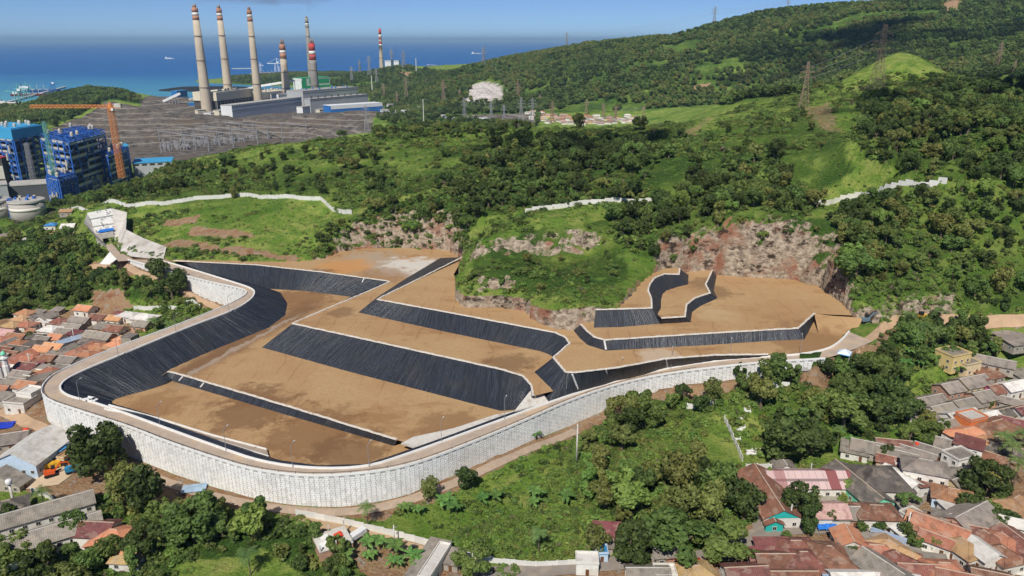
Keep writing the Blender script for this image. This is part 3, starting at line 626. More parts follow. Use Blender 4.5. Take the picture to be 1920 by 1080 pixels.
LINERS = [
 ('black liner on the narrow dyke across the lowest ash cell', [(315,697,59),(330,700,59),(540,762,59),(745,825,59)], [(310,717,55.5),(322,717,55.5),(528,778,55.5),(738,838,55.5)], 1),
 ('long wide black liner slope in the middle of the basin', [(548,607,68),(700,640,68),(940,693,68),(980,705,68),(996,722,68),(1000,742,68)], [(489,653,58.7),(650,698,58.7),(938,773,58.7),(962,771,58.7),(975,766,58.7),(985,761,58.7)], 1),
 ('black liner on the west flank of the ash causeway', [(731,529,68),(640,568,68),(548,607,68)], [(655,557,58.7),(575,604,58.7),(490,652,58.7)], 1),
 ('black liner wall behind the white panelled road bend', [(325,489,68),(480,497,68),(600,510,68),(725,527,68),(731,529,68)], [(337,495,65.5),(490,542,58.7),(575,547,58.7),(650,557,58.7),(655,557,58.7)], 1),
 ('black liner dyke below the rock spur', [(708,562,74),(840,586,74),(1041,624,74),(1060,633,74),(1068,644,74),(1041,668,74)], [(670,587,67.7),(840,625,67.7),(1010,660,67.7),(1025,665,67.7),(1033,669,67.7),(1038,670,67.7)], 1),
 ('black liner wedge left of the rock spur', [(868,482,74),(790,521,74),(717,557,74),(708,562,74)], [(823,484,67.7),(760,522,67.7),(708,556,67.7),(670,587,67.7)], 1),
 ('black liner slope beside the road right of the concrete chute', [(1041,668,74),(1038,671,74),(1060,698,74),(1076,699,74),(1155,690,74),(1249,673,74),(1340,666,74),(1440,665,74)], [(1038,670,67.7),(1000,699,67.7),(1028,755,64.8),(1075,741,64.8),(1155,716,65.6),(1249,692,67.4),(1340,677,69.9),(1440,670,72.8)], 1),
 ('long shallow black liner on the right hand dyke', [(1089,608,78),(1100,620,78),(1114,632,78),(1133,638,78),(1320,626,78),(1440,619,78),(1496,616,78),(1527,588,78)], [(1074,620,73.7),(1086,635,73.7),(1101,648,73.7),(1136,659,73.7),(1320,649,73.7),(1440,641,73.7),(1509,638,73.7),(1529,599,73.7)], 1),
 ('black liner block at the right foot of the rock spur', [(1117,581,84),(1160,580,84),(1222,578,84)], [(1113,616,77.7),(1165,615,77.7),(1240,608,77.7)], 1),
 ('curved black liner round the highest ash bench', [(1222,578,84),(1221,560,84),(1215,545,84),(1218,534,84),(1227,522,84),(1246,514,84),(1273,515,84),(1274,504,84)], [(1240,607,78.5),(1241,581,80.7),(1242,563,80.7),(1245,553,80.7),(1252,547,80.7),(1268,542,80.7),(1292,535,80.7),(1293,516,80.7)], 1),
 ('zigzag black liner facing the quarry floor', [(1240,597,81),(1284,594,81),(1287,572,81),(1303,559,81),(1331,550,81),(1323,534,81),(1336,506,81)], [(1240,608,77.7),(1296,605,77.7),(1299,586,77.7),(1315,575,77.7),(1347,560,77.7),(1340,546,77.7),(1345,515,77.7)], 1),
]
for lab, top, bot, cp in LINERS:
    t = thing('containment_liner', lab, 'liner', P(*top[0]), 0, 'black liners in the ash basin')
    o = ribbon('liner_sheet', [P(*q)-t.location for q in top], [P(*q)-t.location for q in bot], LIN, parent=t)
    sweep('edge_coping', [q-t.location for q in densify([P(*q) for q in top], 1.6)], 0.9, 0.4, COPE, t, 0.02, 0.5)
# west and front slopes inside the road
west = list(zip([b for a, b in ROAD][:15], [(318,493,66),(392,512,63),(478,531,58.7),(528,549,58.7),(541,570,58.7),(537,592,58.7),(505,616,58.7),(400,659,58.7),(312,718,56.5),(255,741,55.5),(228,752,55),(221,755,55),(221,757,55),(226,760,55),(248,766,55)]))
t = thing('containment_liner', 'great curved black liner slope inside the left road', 'liner', P(*ROAD[7][1]), 0, 'black liners in the ash basin')
ribbon('liner_sheet', [P(*a)-t.location for a, b in west], [P(*b)-t.location for a, b in west], LIN, parent=t, wr=0.35)
fr_t = [P(*b) for a, b in ROAD[14:26]]; fr_b = [P(248,766,55)]
for i in range(1, len(fr_t)):
    tn = fr_t[min(i+1, len(fr_t)-1)]-fr_t[i-1]; n = Vector((-tn.y, tn.x, 0)).normalized(); q = fr_t[i]+n*16; q.z = 55; fr_b.append(q)
t = thing('containment_liner', 'thin black liner strip inside the front road', 'liner', fr_t[4], 0, 'black liners in the ash basin')
fr_m = [fr_t[0]+Vector((0.5, 0.5, -0.3))]
for i in range(1, len(fr_t)): h_ = fr_b[i]-fr_t[i]; h_.z = 0; fr_m.append(fr_t[i]+h_.normalized()*4.6+Vector((0, 0, -1.3)))
ribbon('liner_sheet', [p-t.location+Vector((0, 0, -0.05)) for p in fr_t], [p-t.location for p in fr_m], LIN, parent=t)
ribbon('liner_sheet', [p-t.location for p in fr_m], [p-t.location for p in fr_b], LIN, parent=t)
# pale concrete apron on the front slope, chute, ramp
ap_px = [(752,831),(775,819),(850,803),(930,777),(966,770),(950,787),(860,816),(790,843)]
ap_t = [fr_t[i].lerp(fr_b[i], 0.30)+Vector((0, 0, 0.22)) for i in range(7, 11)]; ap_b = [fr_t[i].lerp(fr_b[i], 0.62)+Vector((0, 0, 0.22)) for i in range(7, 11)]
apm = MB().prism([tuple(P(a, b, 59.1))[:2] for a, b in ap_px], 58.6, 59.12)
tag(apm.build('concrete_apron', CONC), 'pale concrete apron on the inner slope of the front road', 'apron')
ch = MB(); q = [P(994,733,67.0), P(1014,733,67.0), P(1030,755,65.3), P(965,770,65.2)]
ch.hexa([p-Vector((0, 0, 0.6)) for p in (q[0], q[3], q[2], q[1])]+[(p.x, p.y, p.z) for p in (q[0], q[3], q[2], q[1])])
tag(ch.build('concrete_chute', CONC), 'small white concrete chute where a black dyke meets the road', 'chute')
ash_r = [P(1527,588,78), P(1560,592,78), P(1618,596,78)]; ash_rb = [P(1535,628,73.8), P(1575,632,73.8), P(1606,622,73.8)]
tag(ribbon('ash_ramp', ash_r, ash_rb, ASH, 6, 2.0, 0.3), kind='structure')
ROADM = simple('road_concrete', (178,160,142), 0.9, 0.14, 0.25, world=True, dirt=(196,170,140))
rt = [P(204,760,65.2), P(300,786,62.5), P(400,817,60), P(500,843,57.2)]; rb = [P(196,767,65.2), P(300,796,62.8), P(400,825,60.4), P(504,857,57.2)]
rmp = MB()
for i in range(3):
    rmp.hexa([rb[i]-Vector((0, 0, 1.2)), rb[i+1]-Vector((0, 0, 1.2)), rt[i+1]-Vector((0, 0, 1.2)), rt[i]-Vector((0, 0, 1.2)), rb[i], rb[i+1], rt[i+1], rt[i]])
ro = thing('access_ramp', 'narrow concrete ramp with white kerbs descending into the lowest ash cell', 'ramp', rb[0])
rmo = rmp.build('ramp_slab', ROADM, ro); rmo.location = -ro.location
for nm, l in (('kerb', rt), ('kerb', rb)): k = sweep(nm, densify(l, 4), 0.6, 0.45, WHITEP, ro, 0.0); k.location = -ro.location
# pale anchor strips lying on the liners
for lab, a, b in [('on the road-side slope, nearest the chute', (1073,703,74), (1085,735,65.3)), ('on the road-side slope, second from the chute', (1136,693,74), (1143,717,65.6)), ('on the road-side slope, third from the chute', (1249,675,73.6), (1252,690,68)),
                  ('on the right hand dyke', (1133,640,77.7), (1136,657,74.2)), ('on the liner wall behind the bend', (683,523,67.6), (668,553,59.4)), ('on the narrow dyke, left one', (343,706,58.6), (336,715,56.4)), ('on the narrow dyke, right one', (382,719,58.5), (376,727,56.4))]:
    A, B = P(*a), P(*b); m = MB(); m.bar((0, 0, 0.25), B-A+Vector((0, 0, 0.35)), 0.55)
    tag(m.build('anchor_strip', WHITEP, None, False, A), 'pale anchor strip lying down the black liner '+lab, 'strip', 'pale anchor strips on the liners')
# ============================================================ ROAD AND PANEL WALL
def strip(A, B, step):
    n = len(A); a2, b2 = [], []
    for i in range(n-1):
        m = max(1, int((A[i+1]-A[i]).length/step)); 
        for k in range(m+(1 if i == n-2 else 0)): a2.append(A[i].lerp(A[i+1], k/m)); b2.append(B[i].lerp(B[i+1], k/m))
    return a2, b2
def smooth_pl(pl, it=2):
    pl = [Vector(p) for p in pl]
    for _ in range(it):
        o = [pl[0]]
        for a, b in zip(pl[:-1], pl[1:]): o += [a.lerp(b, 0.25), a.lerp(b, 0.75)]
        pl = o+[pl[-1]]
    return pl
RO, RI = smooth_pl(R_OUT), smooth_pl(R_IN)
m = MB()
for i in range(len(RO)-1): m.quad(RO[i], RO[i+1], RI[i+1], RI[i])
tag(m.build('perimeter_road', ROADM), kind='structure')
# gravel apron at the right end and haul road to the tunnel
rd = bpy.data.objects['perimeter_road']
kb = sweep('kerb', [p+Vector((0, 0, 0.02)) for p in RI], 0.8, 0.55, WHITEP, rd)
# wall
def wall_mat(nm, base=1.0):
    t = NT(nm); pos = t.pos(); w = t.n('TexVoronoi', {'Vector': pos, 'Scale': 0.62}, feature='F1'); rnd = t.n('SeparateColor', {0: w.outputs['Color']}).outputs[0]
    n1 = t.noise(0.05, 5, pos); c = t.mix(rnd, lin(222,221,216), lin(240,239,234))
    c = t.mix(t.math('MULTIPLY', t.ramp(t.math('ADD', rnd, t.math('MULTIPLY', n1, 1.2)), 1.25, 1.4), 0.5), c, lin(186,184,178))
    c = t.mix(t.math('MULTIPLY', t.ramp(t.noise(0.03, 5, pos), 0.58, 0.7), 0.35), c, lin(206,194,178))
    c = t.mix(t.math('MULTIPLY', t.ramp(t.noise(1.0, 5, t.mapped(pos, (0.9, 0.9, 0.06))), 0.58, 0.72), 0.4), c, lin(168,163,153))
    t.bump(t.noise(4, 3, pos), 0.2, 0.05)
    return t.fin(c, 0.85, 0.2)
PANEL = wall_mat('concrete_panel'); JOINT = simple('wall_joint', (176,173,166), 0.95, 0.15, 0.8, world=True)
wall = thing('retaining_wall', 'tall white concrete panel wall curving along the front of the basin', 'retaining wall', (0, 0, 0))
wtop = resample(smooth_pl(R_OUT[:NW+1]), 1.66); zb_src = np.array([(p.x, p.y, z) for p, z in WALL])
def zfoot(p): d = (zb_src[:, 0]-p.x)**2+(zb_src[:, 1]-p.y)**2; return float(zb_src[np.argmin(d), 2])
back = MB(); cap = []
ZF = [zfoot(p) for p in wtop]
for i in range(len(wtop)-1):
    a, b = wtop[i], wtop[i+1]; back.quad((a.x, a.y, ZF[i]-2.5), (b.x, b.y, ZF[i+1]-2.5), (b.x, b.y, b.z-0.05), (a.x, a.y, a.z-0.05))
back.build('backing_face', JOINT, wall)
PH = 1.62; PWd = 1.60
def panel_mesh():
    b = MB(); w, h, c = PWd/2, PH/2*0.965, 0.30; d = 0.07; o = 0.06
    oct_ = lambda s: [(-w*s+c, -h*s), (w*s-c, -h*s), (w*s, -h*s+c), (w*s, h*s-c), (w*s-c, h*s), (-w*s+c, h*s), (-w*s, h*s-c), (-w*s, -h*s+c)]
    for k, (ring, y) in enumerate(((oct_(1.0), 0.05), (oct_(1.0), -d), (oct_(0.9), -d-o), (oct_(0.42), -d-o), (oct_(0.36), -d-o+0.10))): b.v += [(x, y, z) for x, z in ring]
    for k in range(4):
        for i in range(8): b.f.append((k*8+i, k*8+(i+1) % 8, k*8+8+(i+1) % 8, k*8+8+i))
    b.f.append(tuple(range(32, 40)))
    return b
pb = panel_mesh(); pm = pb.mesh('panel', PANEL); PV = np.array(pb.v); PF = pb.f
slots = []
for i in range(len(wtop)-1):
    a, b = wtop[i], wtop[i+1]; c = (a+b)/2; t = (b-a).normalized(); ang = math.atan2(t.y, t.x); zt = c.z-0.15-(0.5*PH if i % 2 else 0.0); zf = (ZF[i]+ZF[i+1])/2-0.6
    z = zt-PH/2
    while z+PH/2 > zf: slots.append((c.x, c.y, z, ang)); z -= PH
sl_ = np.array(slots); nx_, ny_ = np.sin(sl_[:, 3]), -np.cos(sl_[:, 3])
zc = PX(sl_[:, 0], sl_[:, 1], sl_[:, 2]); face = -(nx_*sl_[:, 0]+ny_*sl_[:, 1]); inview = (zc[0] > 0) & (zc[0] < 1920) & (zc[1] < 1080) & (face > 0)
# keep the singled-out panels in one field: the nearest stretch of the front bend
rank = np.where(inview & (sl_[:, 2] > Hq(sl_[:, 0]+nx_, sl_[:, 1]+ny_)+0.5), zc[2], 1e9); best = set(np.argsort(rank)[:300].tolist())
rv, rf = [], []
for k, (x, y, z, an) in enumerate(slots):
    if k in best:
        o = place('panel', pm, wall, (x, y, z), an)
    else:
        c, s = math.cos(an), math.sin(an); n = len(rv)*len(PV)
        rv.append(np.stack([x+PV[:, 0]*c-PV[:, 1]*s, y+PV[:, 0]*s+PV[:, 1]*c, z+PV[:, 2]], -1)); rf += [tuple(n+q for q in f) for f in PF]
me = bpy.data.meshes.new('panel_field'); me.from_pydata(np.concatenate(rv).tolist(), [], rf); me.materials.append(PANEL); me.update()
tag(place('panel_field', me, wall), kind='stuff')
sweep('wall_cap', [p+Vector((0, 0, -0.1)) for p in wtop], 0.5, 0.75, WHITEP, wall)
# ============================================================ VEGETATION
def leaf_mat(name, a, b, tip=None):
    t = NT(name); r = t.n('ObjectInfo').outputs['Random']
    n1 = t.noise(0.9, 2, t.obj()); c = t.mix(t.ramp(n1, 0.35, 0.65), lin(*a), lin(*b))
    v = t.n('MapRange', {0: r, 1: 0.0, 2: 1.0, 3: 0.78, 4: 1.22}).outputs[0]; h = t.math('MULTIPLY_ADD', t.math('FRACT', t.math('MULTIPLY', r, 9.7)), 0.035, 0.478)
    c = t.n('HueSaturation', {'Hue': h, 'Saturation': 0.88, 'Value': v, 'Color': c}).outputs[0]
    m = t.fin(c, 0.6, 0.25)
    tr = t.n('BsdfTranslucent', {0: c}); mx = t.n('MixShader', {0: 0.36, 1: t.b.outputs[0], 2: tr.outputs[0]}); t.t.links.new(mx.outputs[0], t.out.inputs[0])
    return m
LEAF = [leaf_mat('leaves_dark', (60,80,30), (98,120,48)), leaf_mat('leaves_mid', (86,114,40), (126,152,62)), leaf_mat('leaves_olive', (106,116,44), (146,154,70)), leaf_mat('leaves_bright', (102,138,44), (140,168,64))]
PALCOL = ['dark green', 'mid green', 'olive', 'bright green']
BARK = simple('bark', (112,98,82), 0.9, 0.25, 1.5); DRY = leaf_mat('dry_twigs', (122,114,84), (152,142,106))
PALMG = leaf_mat('palm_leaves', (92,124,56), (132,158,80)); PALMY = leaf_mat('palm_leaves_yellow', (172,166,74), (204,196,98)); BANG = leaf_mat('banana_leaves', (78,128,44), (120,166,66))
def leaves(rng, cen, rad, n, size, up=0.25, flat=1.0):
    cen = np.array(cen); rad = np.array(rad); p = rad**2/np.sum(rad**2); k = rng.choice(len(rad), n*2, p=p)
    d = rng.normal(size=(n*2, 3)); d[:, 2] += up; d /= np.linalg.norm(d, axis=1)[:, None]
    pos = cen[k]+d*rad[k][:, None]*rng.uniform(0.72, 1.08, (n*2, 1))*np.array([1, 1, flat])
    dist = np.min(np.linalg.norm(pos[:, None]-cen[None], axis=2)/rad[None], axis=1); keep = dist > 0.66
    pos = pos[keep][:n]; d = d[keep][:n]; m = len(pos)
    nr = d+rng.normal(size=(m, 3))*0.5; nr /= np.linalg.norm(nr, axis=1)[:, None]
    a = np.cross(nr, rng.normal(size=(m, 3))); a /= np.linalg.norm(a, axis=1)[:, None]; b = np.cross(nr, a)
    s = rng.uniform(0.6, 1.25, (m, 1))*size; a *= s; b *= s*0.72
    co = np.stack([pos-a, pos-b*0.8-nr*0.1*s, pos+a, pos+b], 1).reshape(-1, 3)
    return co, np.arange(m*4).reshape(-1, 4)
def tree_geo(seed, shape='round', nl=1500, size=0.42):
    rng = np.random.RandomState(seed); cen, rad = [], []
    if shape == 'round':
        for k in range(21):
            a = rng.uniform(0, 6.28); r = 2.9*math.sqrt(rng.uniform()); h = 5.6+rng.uniform(-2.9, 2.8)*(1-(r/4.4)**2)
            cen.append((r*math.cos(a), r*math.sin(a), h)); rad.append(rng.uniform(0.85, 1.7))
    elif shape == 'wide':
        for k in range(22):
            a = rng.uniform(0, 6.28); r = 4.6*math.sqrt(rng.uniform()); h = 7.2-(r/4.6)**2*2.1+rng.uniform(-0.8, 0.7)
            cen.append((r*math.cos(a), r*math.sin(a), h)); rad.append(rng.uniform(0.9, 1.6))
    elif shape == 'tall':
        for k in range(16):
            a = rng.uniform(0, 6.28); z = rng.uniform(2.2, 9.0); r = (2.1-abs(z-6)*0.35)*math.sqrt(rng.uniform()); cen.append((r*math.cos(a), r*math.sin(a), z)); rad.append(rng.uniform(0.65, 1.25))
    elif shape == 'open':
        for k in range(12):
            a = k*2.4+rng.uniform(-.4, .4); r = rng.uniform(1.0, 3.4); cen.append((r*math.cos(a), r*math.sin(a), rng.uniform(3.6, 9.0)-r*0.3)); rad.append(rng.uniform(0.7, 1.25))
    elif shape == 'dome':
        for k in range(26):
            a = rng.uniform(0, 6.28); z = rng.uniform(2.2, 8.2); r = 3.6*math.sqrt(max(0, 1-((z-4.4)/4.4)**2))*rng.uniform(0.5, 1.0); cen.append((r*math.cos(a), r*math.sin(a), z)); rad.append(rng.uniform(1.0, 1.5))
    co, f = leaves(rng, cen, rad, nl, size)
    tb = MB(); tb.bar((0, 0, -1.5), (0.1, 0.05, 3.4), 0.62, 0.42, 6)
    for k in range(0, len(cen), 3): c = cen[k]; tb.bar((0.1, 0.05, min(3.3, c[2]-1)), (c[0]*0.8, c[1]*0.8, c[2]), 0.3, 0.08, 4)
    return co, f, tb
def shrub_geo(seed, nl=170):
    rng = np.random.RandomState(seed); cen = [(rng.uniform(-1, 1), rng.uniform(-1, 1), rng.uniform(0.2, 1.0)) for _ in range(7)]; rad = [rng.uniform(0.5, 0.95) for _ in cen]
    return leaves(rng, cen, rad, nl, 0.36)
def palm_geo(seed, nf=16, L=3.6, H=8.5):
    rng = np.random.RandomState(seed); tb = MB(); bend = rng.uniform(-0.8, 0.8); pr = (0, 0, -0.8)
    for k in range(1, 6): q = (bend*(k/5)**2, 0.4*bend*(k/5)**2, H*k/5); tb.bar(pr, q, 0.34-0.025*k, 0.32-0.025*k, 6); pr = q
    fb = MB(); top = Vector(pr)
    for i in range(nf):
        a = i*2.4+rng.uniform(-.2, .2); el = rng.uniform(-0.15, 1.15); d = Vector((math.cos(a), math.sin(a), 0)); s = Vector((-math.sin(a), math.cos(a), 0)); pts_ = []
        for k in range(7): u = k/6; r = L*u*math.cos(el*0.7); z = L*(u*math.sin(el)-u*u*rng.uniform(0.55, 0.62)); pts_.append(top+d*r+Vector((0, 0, z)))
        for k in range(1, 7):
            for sd in (-1, 1):
                for m_ in (0.0, 0.5):
                    b0 = pts_[k-1].lerp(pts_[k], m_); wl = (0.95-0.5*abs(k/6-0.45))*L*0.27; b1 = pts_[k-1].lerp(pts_[k], m_+0.36); tip = b0+s*sd*wl+d*wl*0.45-Vector((0, 0, wl*0.4)); fb.quad(b0, b1, tip+d*0.12, tip)
    return fb, tb
def banana_geo(seed):
    rng = np.random.RandomState(seed); tb = MB(); fb = MB()
    for st_ in range(2):
        ox, oy = (0, 0) if st_ == 0 else (1.1, 0.6); tb.bar((ox, oy, -0.4), (ox, oy, 2.2), 0.34, 0.2, 6)
        for i in range(7):
            a = i*2.4+rng.uniform(-.3, .3); d = Vector((math.cos(a), math.sin(a), 0)); s = Vector((-math.sin(a), math.cos(a), 0)); L = rng.uniform(1.8, 2.7); el = rng.uniform(0.5, 1.3); pv = None
            for k in range(5):
                u = k/4; c = Vector((ox, oy, 2.1))+d*L*u*math.cos(el*0.6)+Vector((0, 0, L*(u*math.sin(el)-0.75*u*u))); w = 0.42*math.sin(math.pi*min(0.97, max(0.06, u)))
                if pv:
                    q, pw = pv; fb.quad(q-s*pw-Vector((0, 0, pw*0.35)), q, c, c-s*w-Vector((0, 0, w*0.35))); fb.quad(q, q+s*pw-Vector((0, 0, pw*0.35)), c+s*w-Vector((0, 0, w*0.35)), c)
                pv = (c, w)
    return fb, tb
def joined(name, co, f, lm, tb, bm_):
    v = co.tolist()+tb.v; n = len(co); fs = f.tolist()+[tuple(q+n for q in g) for g in tb.f]; m = bpy.data.meshes.new(name); m.from_pydata(v, [], fs); m.materials.append(lm); m.materials.append(bm_)
    m.polygons.foreach_set('material_index', [0]*len(f)+[1]*len(tb.f)); m.update(); return m
SHAPES = ['round', 'wide', 'tall', 'open', 'round']
CROWN, TRUNK, SRC = {}, {}, {}
for vi, sh in enumerate(SHAPES):
    co, f, tb = tree_geo(100+vi, sh, 1500 if sh != 'wide' else 1900); TRUNK[vi] = tb.mesh('trunk', BARK)
    for pi, lm in enumerate(LEAF): CROWN[vi, pi] = np_mesh('crown', co, f, lm); SRC[vi, pi] = joined('tree_source', co, f, lm, tb, BARK)
hide = bpy.data.collections.new('scatter_sources')
def src_obj(name, me): o = bpy.data.objects.new(name, me); hc = bpy.data.collections.new(name); hc.objects.link(o); return hc
def scatter(name, P_, rz, scl, idx, meshes):
    """one object holding what nobody could count, instanced by geometry nodes"""
    cl = bpy.data.collections.new(name+'_set')
    for i, m in enumerate(meshes): o = bpy.data.objects.new('%s_%03d' % (name, i), m); cl.objects.link(o)
    me = bpy.data.meshes.new(name); me.vertices.add(len(P_)); me.vertices.foreach_set('co', np.asarray(P_, np.float32).ravel())
    for an, ty, val in (('rot', 'FLOAT', rz), ('idx', 'INT', idx)):
        at = me.attributes.new(an, ty, 'POINT'); at.data.foreach_set('value', np.asarray(val, np.float32 if ty == 'FLOAT' else np.int32))
    at = me.attributes.new('scl', 'FLOAT_VECTOR', 'POINT'); at.data.foreach_set('vector', np.asarray(scl, np.float32).ravel()); me.update()
    o = place(name, me); g = bpy.data.node_groups.new(name, 'GeometryNodeTree')
    g.interface.new_socket('Geometry', in_out='INPUT', socket_type='NodeSocketGeometry'); g.interface.new_socket('Geometry', in_out='OUTPUT', socket_type='NodeSocketGeometry')
    N = g.nodes.new; gi = N('NodeGroupInput'); go = N('NodeGroupOutput'); ip = N('GeometryNodeInstanceOnPoints'); ci = N('GeometryNodeCollectionInfo'); ci.inputs[0].default_value = cl; ci.inputs['Separate Children'].default_value = True; ci.inputs['Reset Children'].default_value = True
    ip.inputs['Pick Instance'].default_value = True
    def na(nm, ty): k = N('GeometryNodeInputNamedAttribute'); k.data_type = ty; k.inputs[0].default_value = nm; return k.outputs[0]
    cx = N('ShaderNodeCombineXYZ'); L = g.links.new; L(na('rot', 'FLOAT'), cx.inputs[2]); L(gi.outputs[0], ip.inputs['Points']); L(ci.outputs[0], ip.inputs['Instance'])
    L(na('idx', 'INT'), ip.inputs['Instance Index']); L(cx.outputs[0], ip.inputs['Rotation']); L(na('scl', 'FLOAT_VECTOR'), ip.inputs['Scale']); L(ip.outputs[0], go.inputs[0])
    md = o.modifiers.new('scatter', 'NODES'); md.node_group = g
    return tag(o, kind='stuff')
def zone_points(poly, y0, y1, sp, rng):
    px = [q[0] for q in poly]; py = [q[1] for q in poly]
    w = hit(np.repeat(np.linspace(min(px), max(px), 14), 14), np.tile(np.linspace(min(py)+1, max(py), 14), 14)); w = w[(w[:, 1] > y0*0.8) & (w[:, 1] < y1*1.2)]
    ax, bx, ay, by = w[:, 0].min()-40, w[:, 0].max()+40, max(y0, w[:, 1].min()-40), min(y1, w[:, 1].max()+60)
    gx, gy = np.meshgrid(np.arange(ax, bx, sp), np.arange(ay, by, sp)); gx = (gx+rng.uniform(-.48, .48, gx.shape)*sp).ravel(); gy = (gy+rng.uniform(-.48, .48, gy.shape)*sp).ravel()
    z = Hq(gx, gy); a, b, _ = PX(gx, gy, z); k = inpoly(a, b, poly) & (z > 2) & (gy > y0) & (gy < y1); return np.stack([gx[k], gy[k], z[k]], -1)
def cov_at(x, y, c): r = np.clip(np.log(y/Y0)/math.log(RY), 0, NY-1).astype(int); q = np.clip((x/y-S0)/DS, 0, NX-1).astype(int); return cov[r, q, c]
def offroad(x, y, m=7.0): return (pldist(x, y, [tuple(p) for p in RO[::3]]) > m) & ~inpoly(x, y, BASIN) & ~inpoly(x, y, [tuple(p) for p in R_OUT]+[tuple(p) for p in reversed(R_IN)])
rng = np.random.RandomState(5)
TREES = []   # x, y, z, height, width factor, shape, palette, zone, fixed label
for zi, (ph, poly, y0, y1, sp, hr, pw) in enumerate(ZONES):
    p = zone_points(poly, y0, y1, sp, rng); p = p[offroad(p[:, 0], p[:, 1])]
    keep = (cov_at(p[:, 0], p[:, 1], 0) < (0.5 if 'belt' not in ph and 'beyond' not in ph else 2)) & (np.hypot(p[:, 0]-KNOLL[0], p[:, 1]-KNOLL[1]) > 60) & (fbm(p[:, 0], p[:, 1], 26, 3, 400+zi) > -0.42); p = p[keep]; pw = np.array(pw)/sum(pw)
    big = fbm(p[:, 0], p[:, 1], 30, 2, 500+zi)
    for i, (x, y, z) in enumerate(p):
        u = np.clip(rng.uniform()*0.75+(big[i]+0.6)*0.3, 0, 0.999); pal = int(np.searchsorted(np.cumsum(pw), u)); pal = min(pal, 3)
        TREES.append([x, y, z, rng.uniform(*hr)*rng.choice([0.5, 0.7, 0.9, 1, 1.1, 1.3]), rng.uniform(0.85, 1.2), rng.randint(0, 5), pal, zi, None])
HERO = [ # foot in the photo, height, width factor, shape, palette, label
 (192,887,21,1.05,'D',0,'huge spreading dark tree standing against the left end of the white panel wall'), (365,1010,15,1.35,'D',1,'large dome-shaped green tree at bottom left below the dirt yard'),
 (282,960,19,0.9,0,0,'tall dark tree in the thicket right of the red-roofed shed'), (235,950,16,0.9,0,2,'olive tree in the thicket directly below the huge spreading tree'), (1186,1052,15,0.95,'D',0,'dense dark round tree beside the small road-side shack'),
 (1270,1040,14,1.45,1,1,'wide bright green tree leaning over the village road, left half of the pair'), (1345,1042,12,1.4,1,1,'wide green tree over the village road, right half of the pair'), (1120,1040,10,1.0,0,2,'olive tree left of the dense dark round tree'),
 (1265,985,16,0.95,0,2,'tall olive tree above the wide road-side trees'), (1310,985,15,1.0,4,2,'broad olive tree standing right of the tall olive one'), (1345,960,13,0.9,0,2,'smaller olive tree at the right of the olive group'), (1395,975,14,1.15,0,0,'dark tree left of the teal-gabled school wing'),
 (1466,693,14,0.95,0,0,'dark tree growing in front of the right end of the panel wall'), (1415,712,12,0.9,3,1,'loose green tree left of the dark tree at the wall end'), (1383,715,9,0.9,3,0,'thin dark tree furthest left at the wall end'),
 (1500,972,14,1.1,4,0,'large dark tree in the school yard beside the red roof'), (1515,1005,12,0.85,2,0,'dark slim tree at the school gate'), (1470,865,19,1.25,0,0,'biggest dark tree in the wood above the pink school roof'), (1520,850,15,1.2,4,0,'dark tree right of the biggest one above the school'),
 (1580,800,16,1.25,1,1,'broad green tree in the clearing above the school'), (1640,760,15,1.0,0,0,'dark tree near the grey-roofed houses on the right'), (1845,930,15,1.15,'D',0,'dense dark tree beside the yellow palm'), (1810,960,8,1.3,0,0,'low dark tree in front of the yellow palm'),
 (1440,905,7,0.9,3,3,'slim bright tree in the corner of the school yard'), (1587,925,6.5,1.2,0,3,'yellow-green tree at the right end of the school yard row'), (1545,917,4.5,1,0,3,'small round yard tree, right of the flagpole'), (1525,917,4.5,1,0,3,'small round yard tree, left of the flagpole'), (1562,915,4.5,1,0,3,'small round yard tree second from the right'),
 (1485,918,5,1,0,3,'small round yard tree nearest the red roof'), (1475,1015,4,1.1,0,1,'small clipped tree standing alone in the village road'), (1645,1000,4,1.5,0,0,'low round bush at the road junction below the black car'), (1730,912,6,1.2,0,1,'leafy tree at the bend beside the light blue house'), (1700,945,5,1.5,1,1,'low spreading tree beside the lane below the white shed'),
 (1560,985,6,1,0,0,'small dark tree right of the blue tarpaulins'), (875,915,9,1.1,0,0,'single dark tree on the grass below the front wall'), (805,940,9,0.95,0,2,'olive tree at the edge of the banana clump'), (300,530,16,1.0,0,0,'large dark tree above the red earth scar in the left valley'), (335,548,15,1.0,0,0,'dark tree second from the revetment in the left valley'),
 (235,545,14,0.9,2,2,'tall olive tree in the left valley above the orange house'), (715,345,10,0.9,0,0,'lone round tree on the open green slope'), (1450,300,15,1.1,0,0,'big dark tree on the bright right-hand hillside'), (1470,340,13,1.1,4,0,'second dark tree lower on the bright hillside'), (1085,245,17,0.95,0,0,'tall dark tree on the crest before the distant village'), (1200,245,15,1.15,4,0,'broad dark tree on the crest right of the distant village'),
 (1605,520,14,1.3,1,1,'large bright tree right of the rust-coloured bank'), (640,1075,6,1.2,0,1,'low tree beside the unfinished brick house'), (885,1075,9,1.2,1,1,'broad tree by the lane at the bottom centre'), (60,640,6,1,0,0,'small tree among the left village roofs'), (125,745,8,1.2,0,0,'dark tree beside the minaret'), (20,985,9,1.3,3,0,'feathery tree beside the water tower'),
 (30,1062,12,1.3,4,1,'big leafy tree at the very bottom left corner'), (150,1010,10,1.2,0,1,'green tree between the grey roofs and the red-roofed shed'), (280,1030,10,1.3,1,0,'tree at the right of the orange-roofed house'),(215,1050,9,1.2,0,1,'tree below the white garage'), (1760,895,4,1.4,0,1,'small shrub-like tree at the corner of the two-storey house'),
]
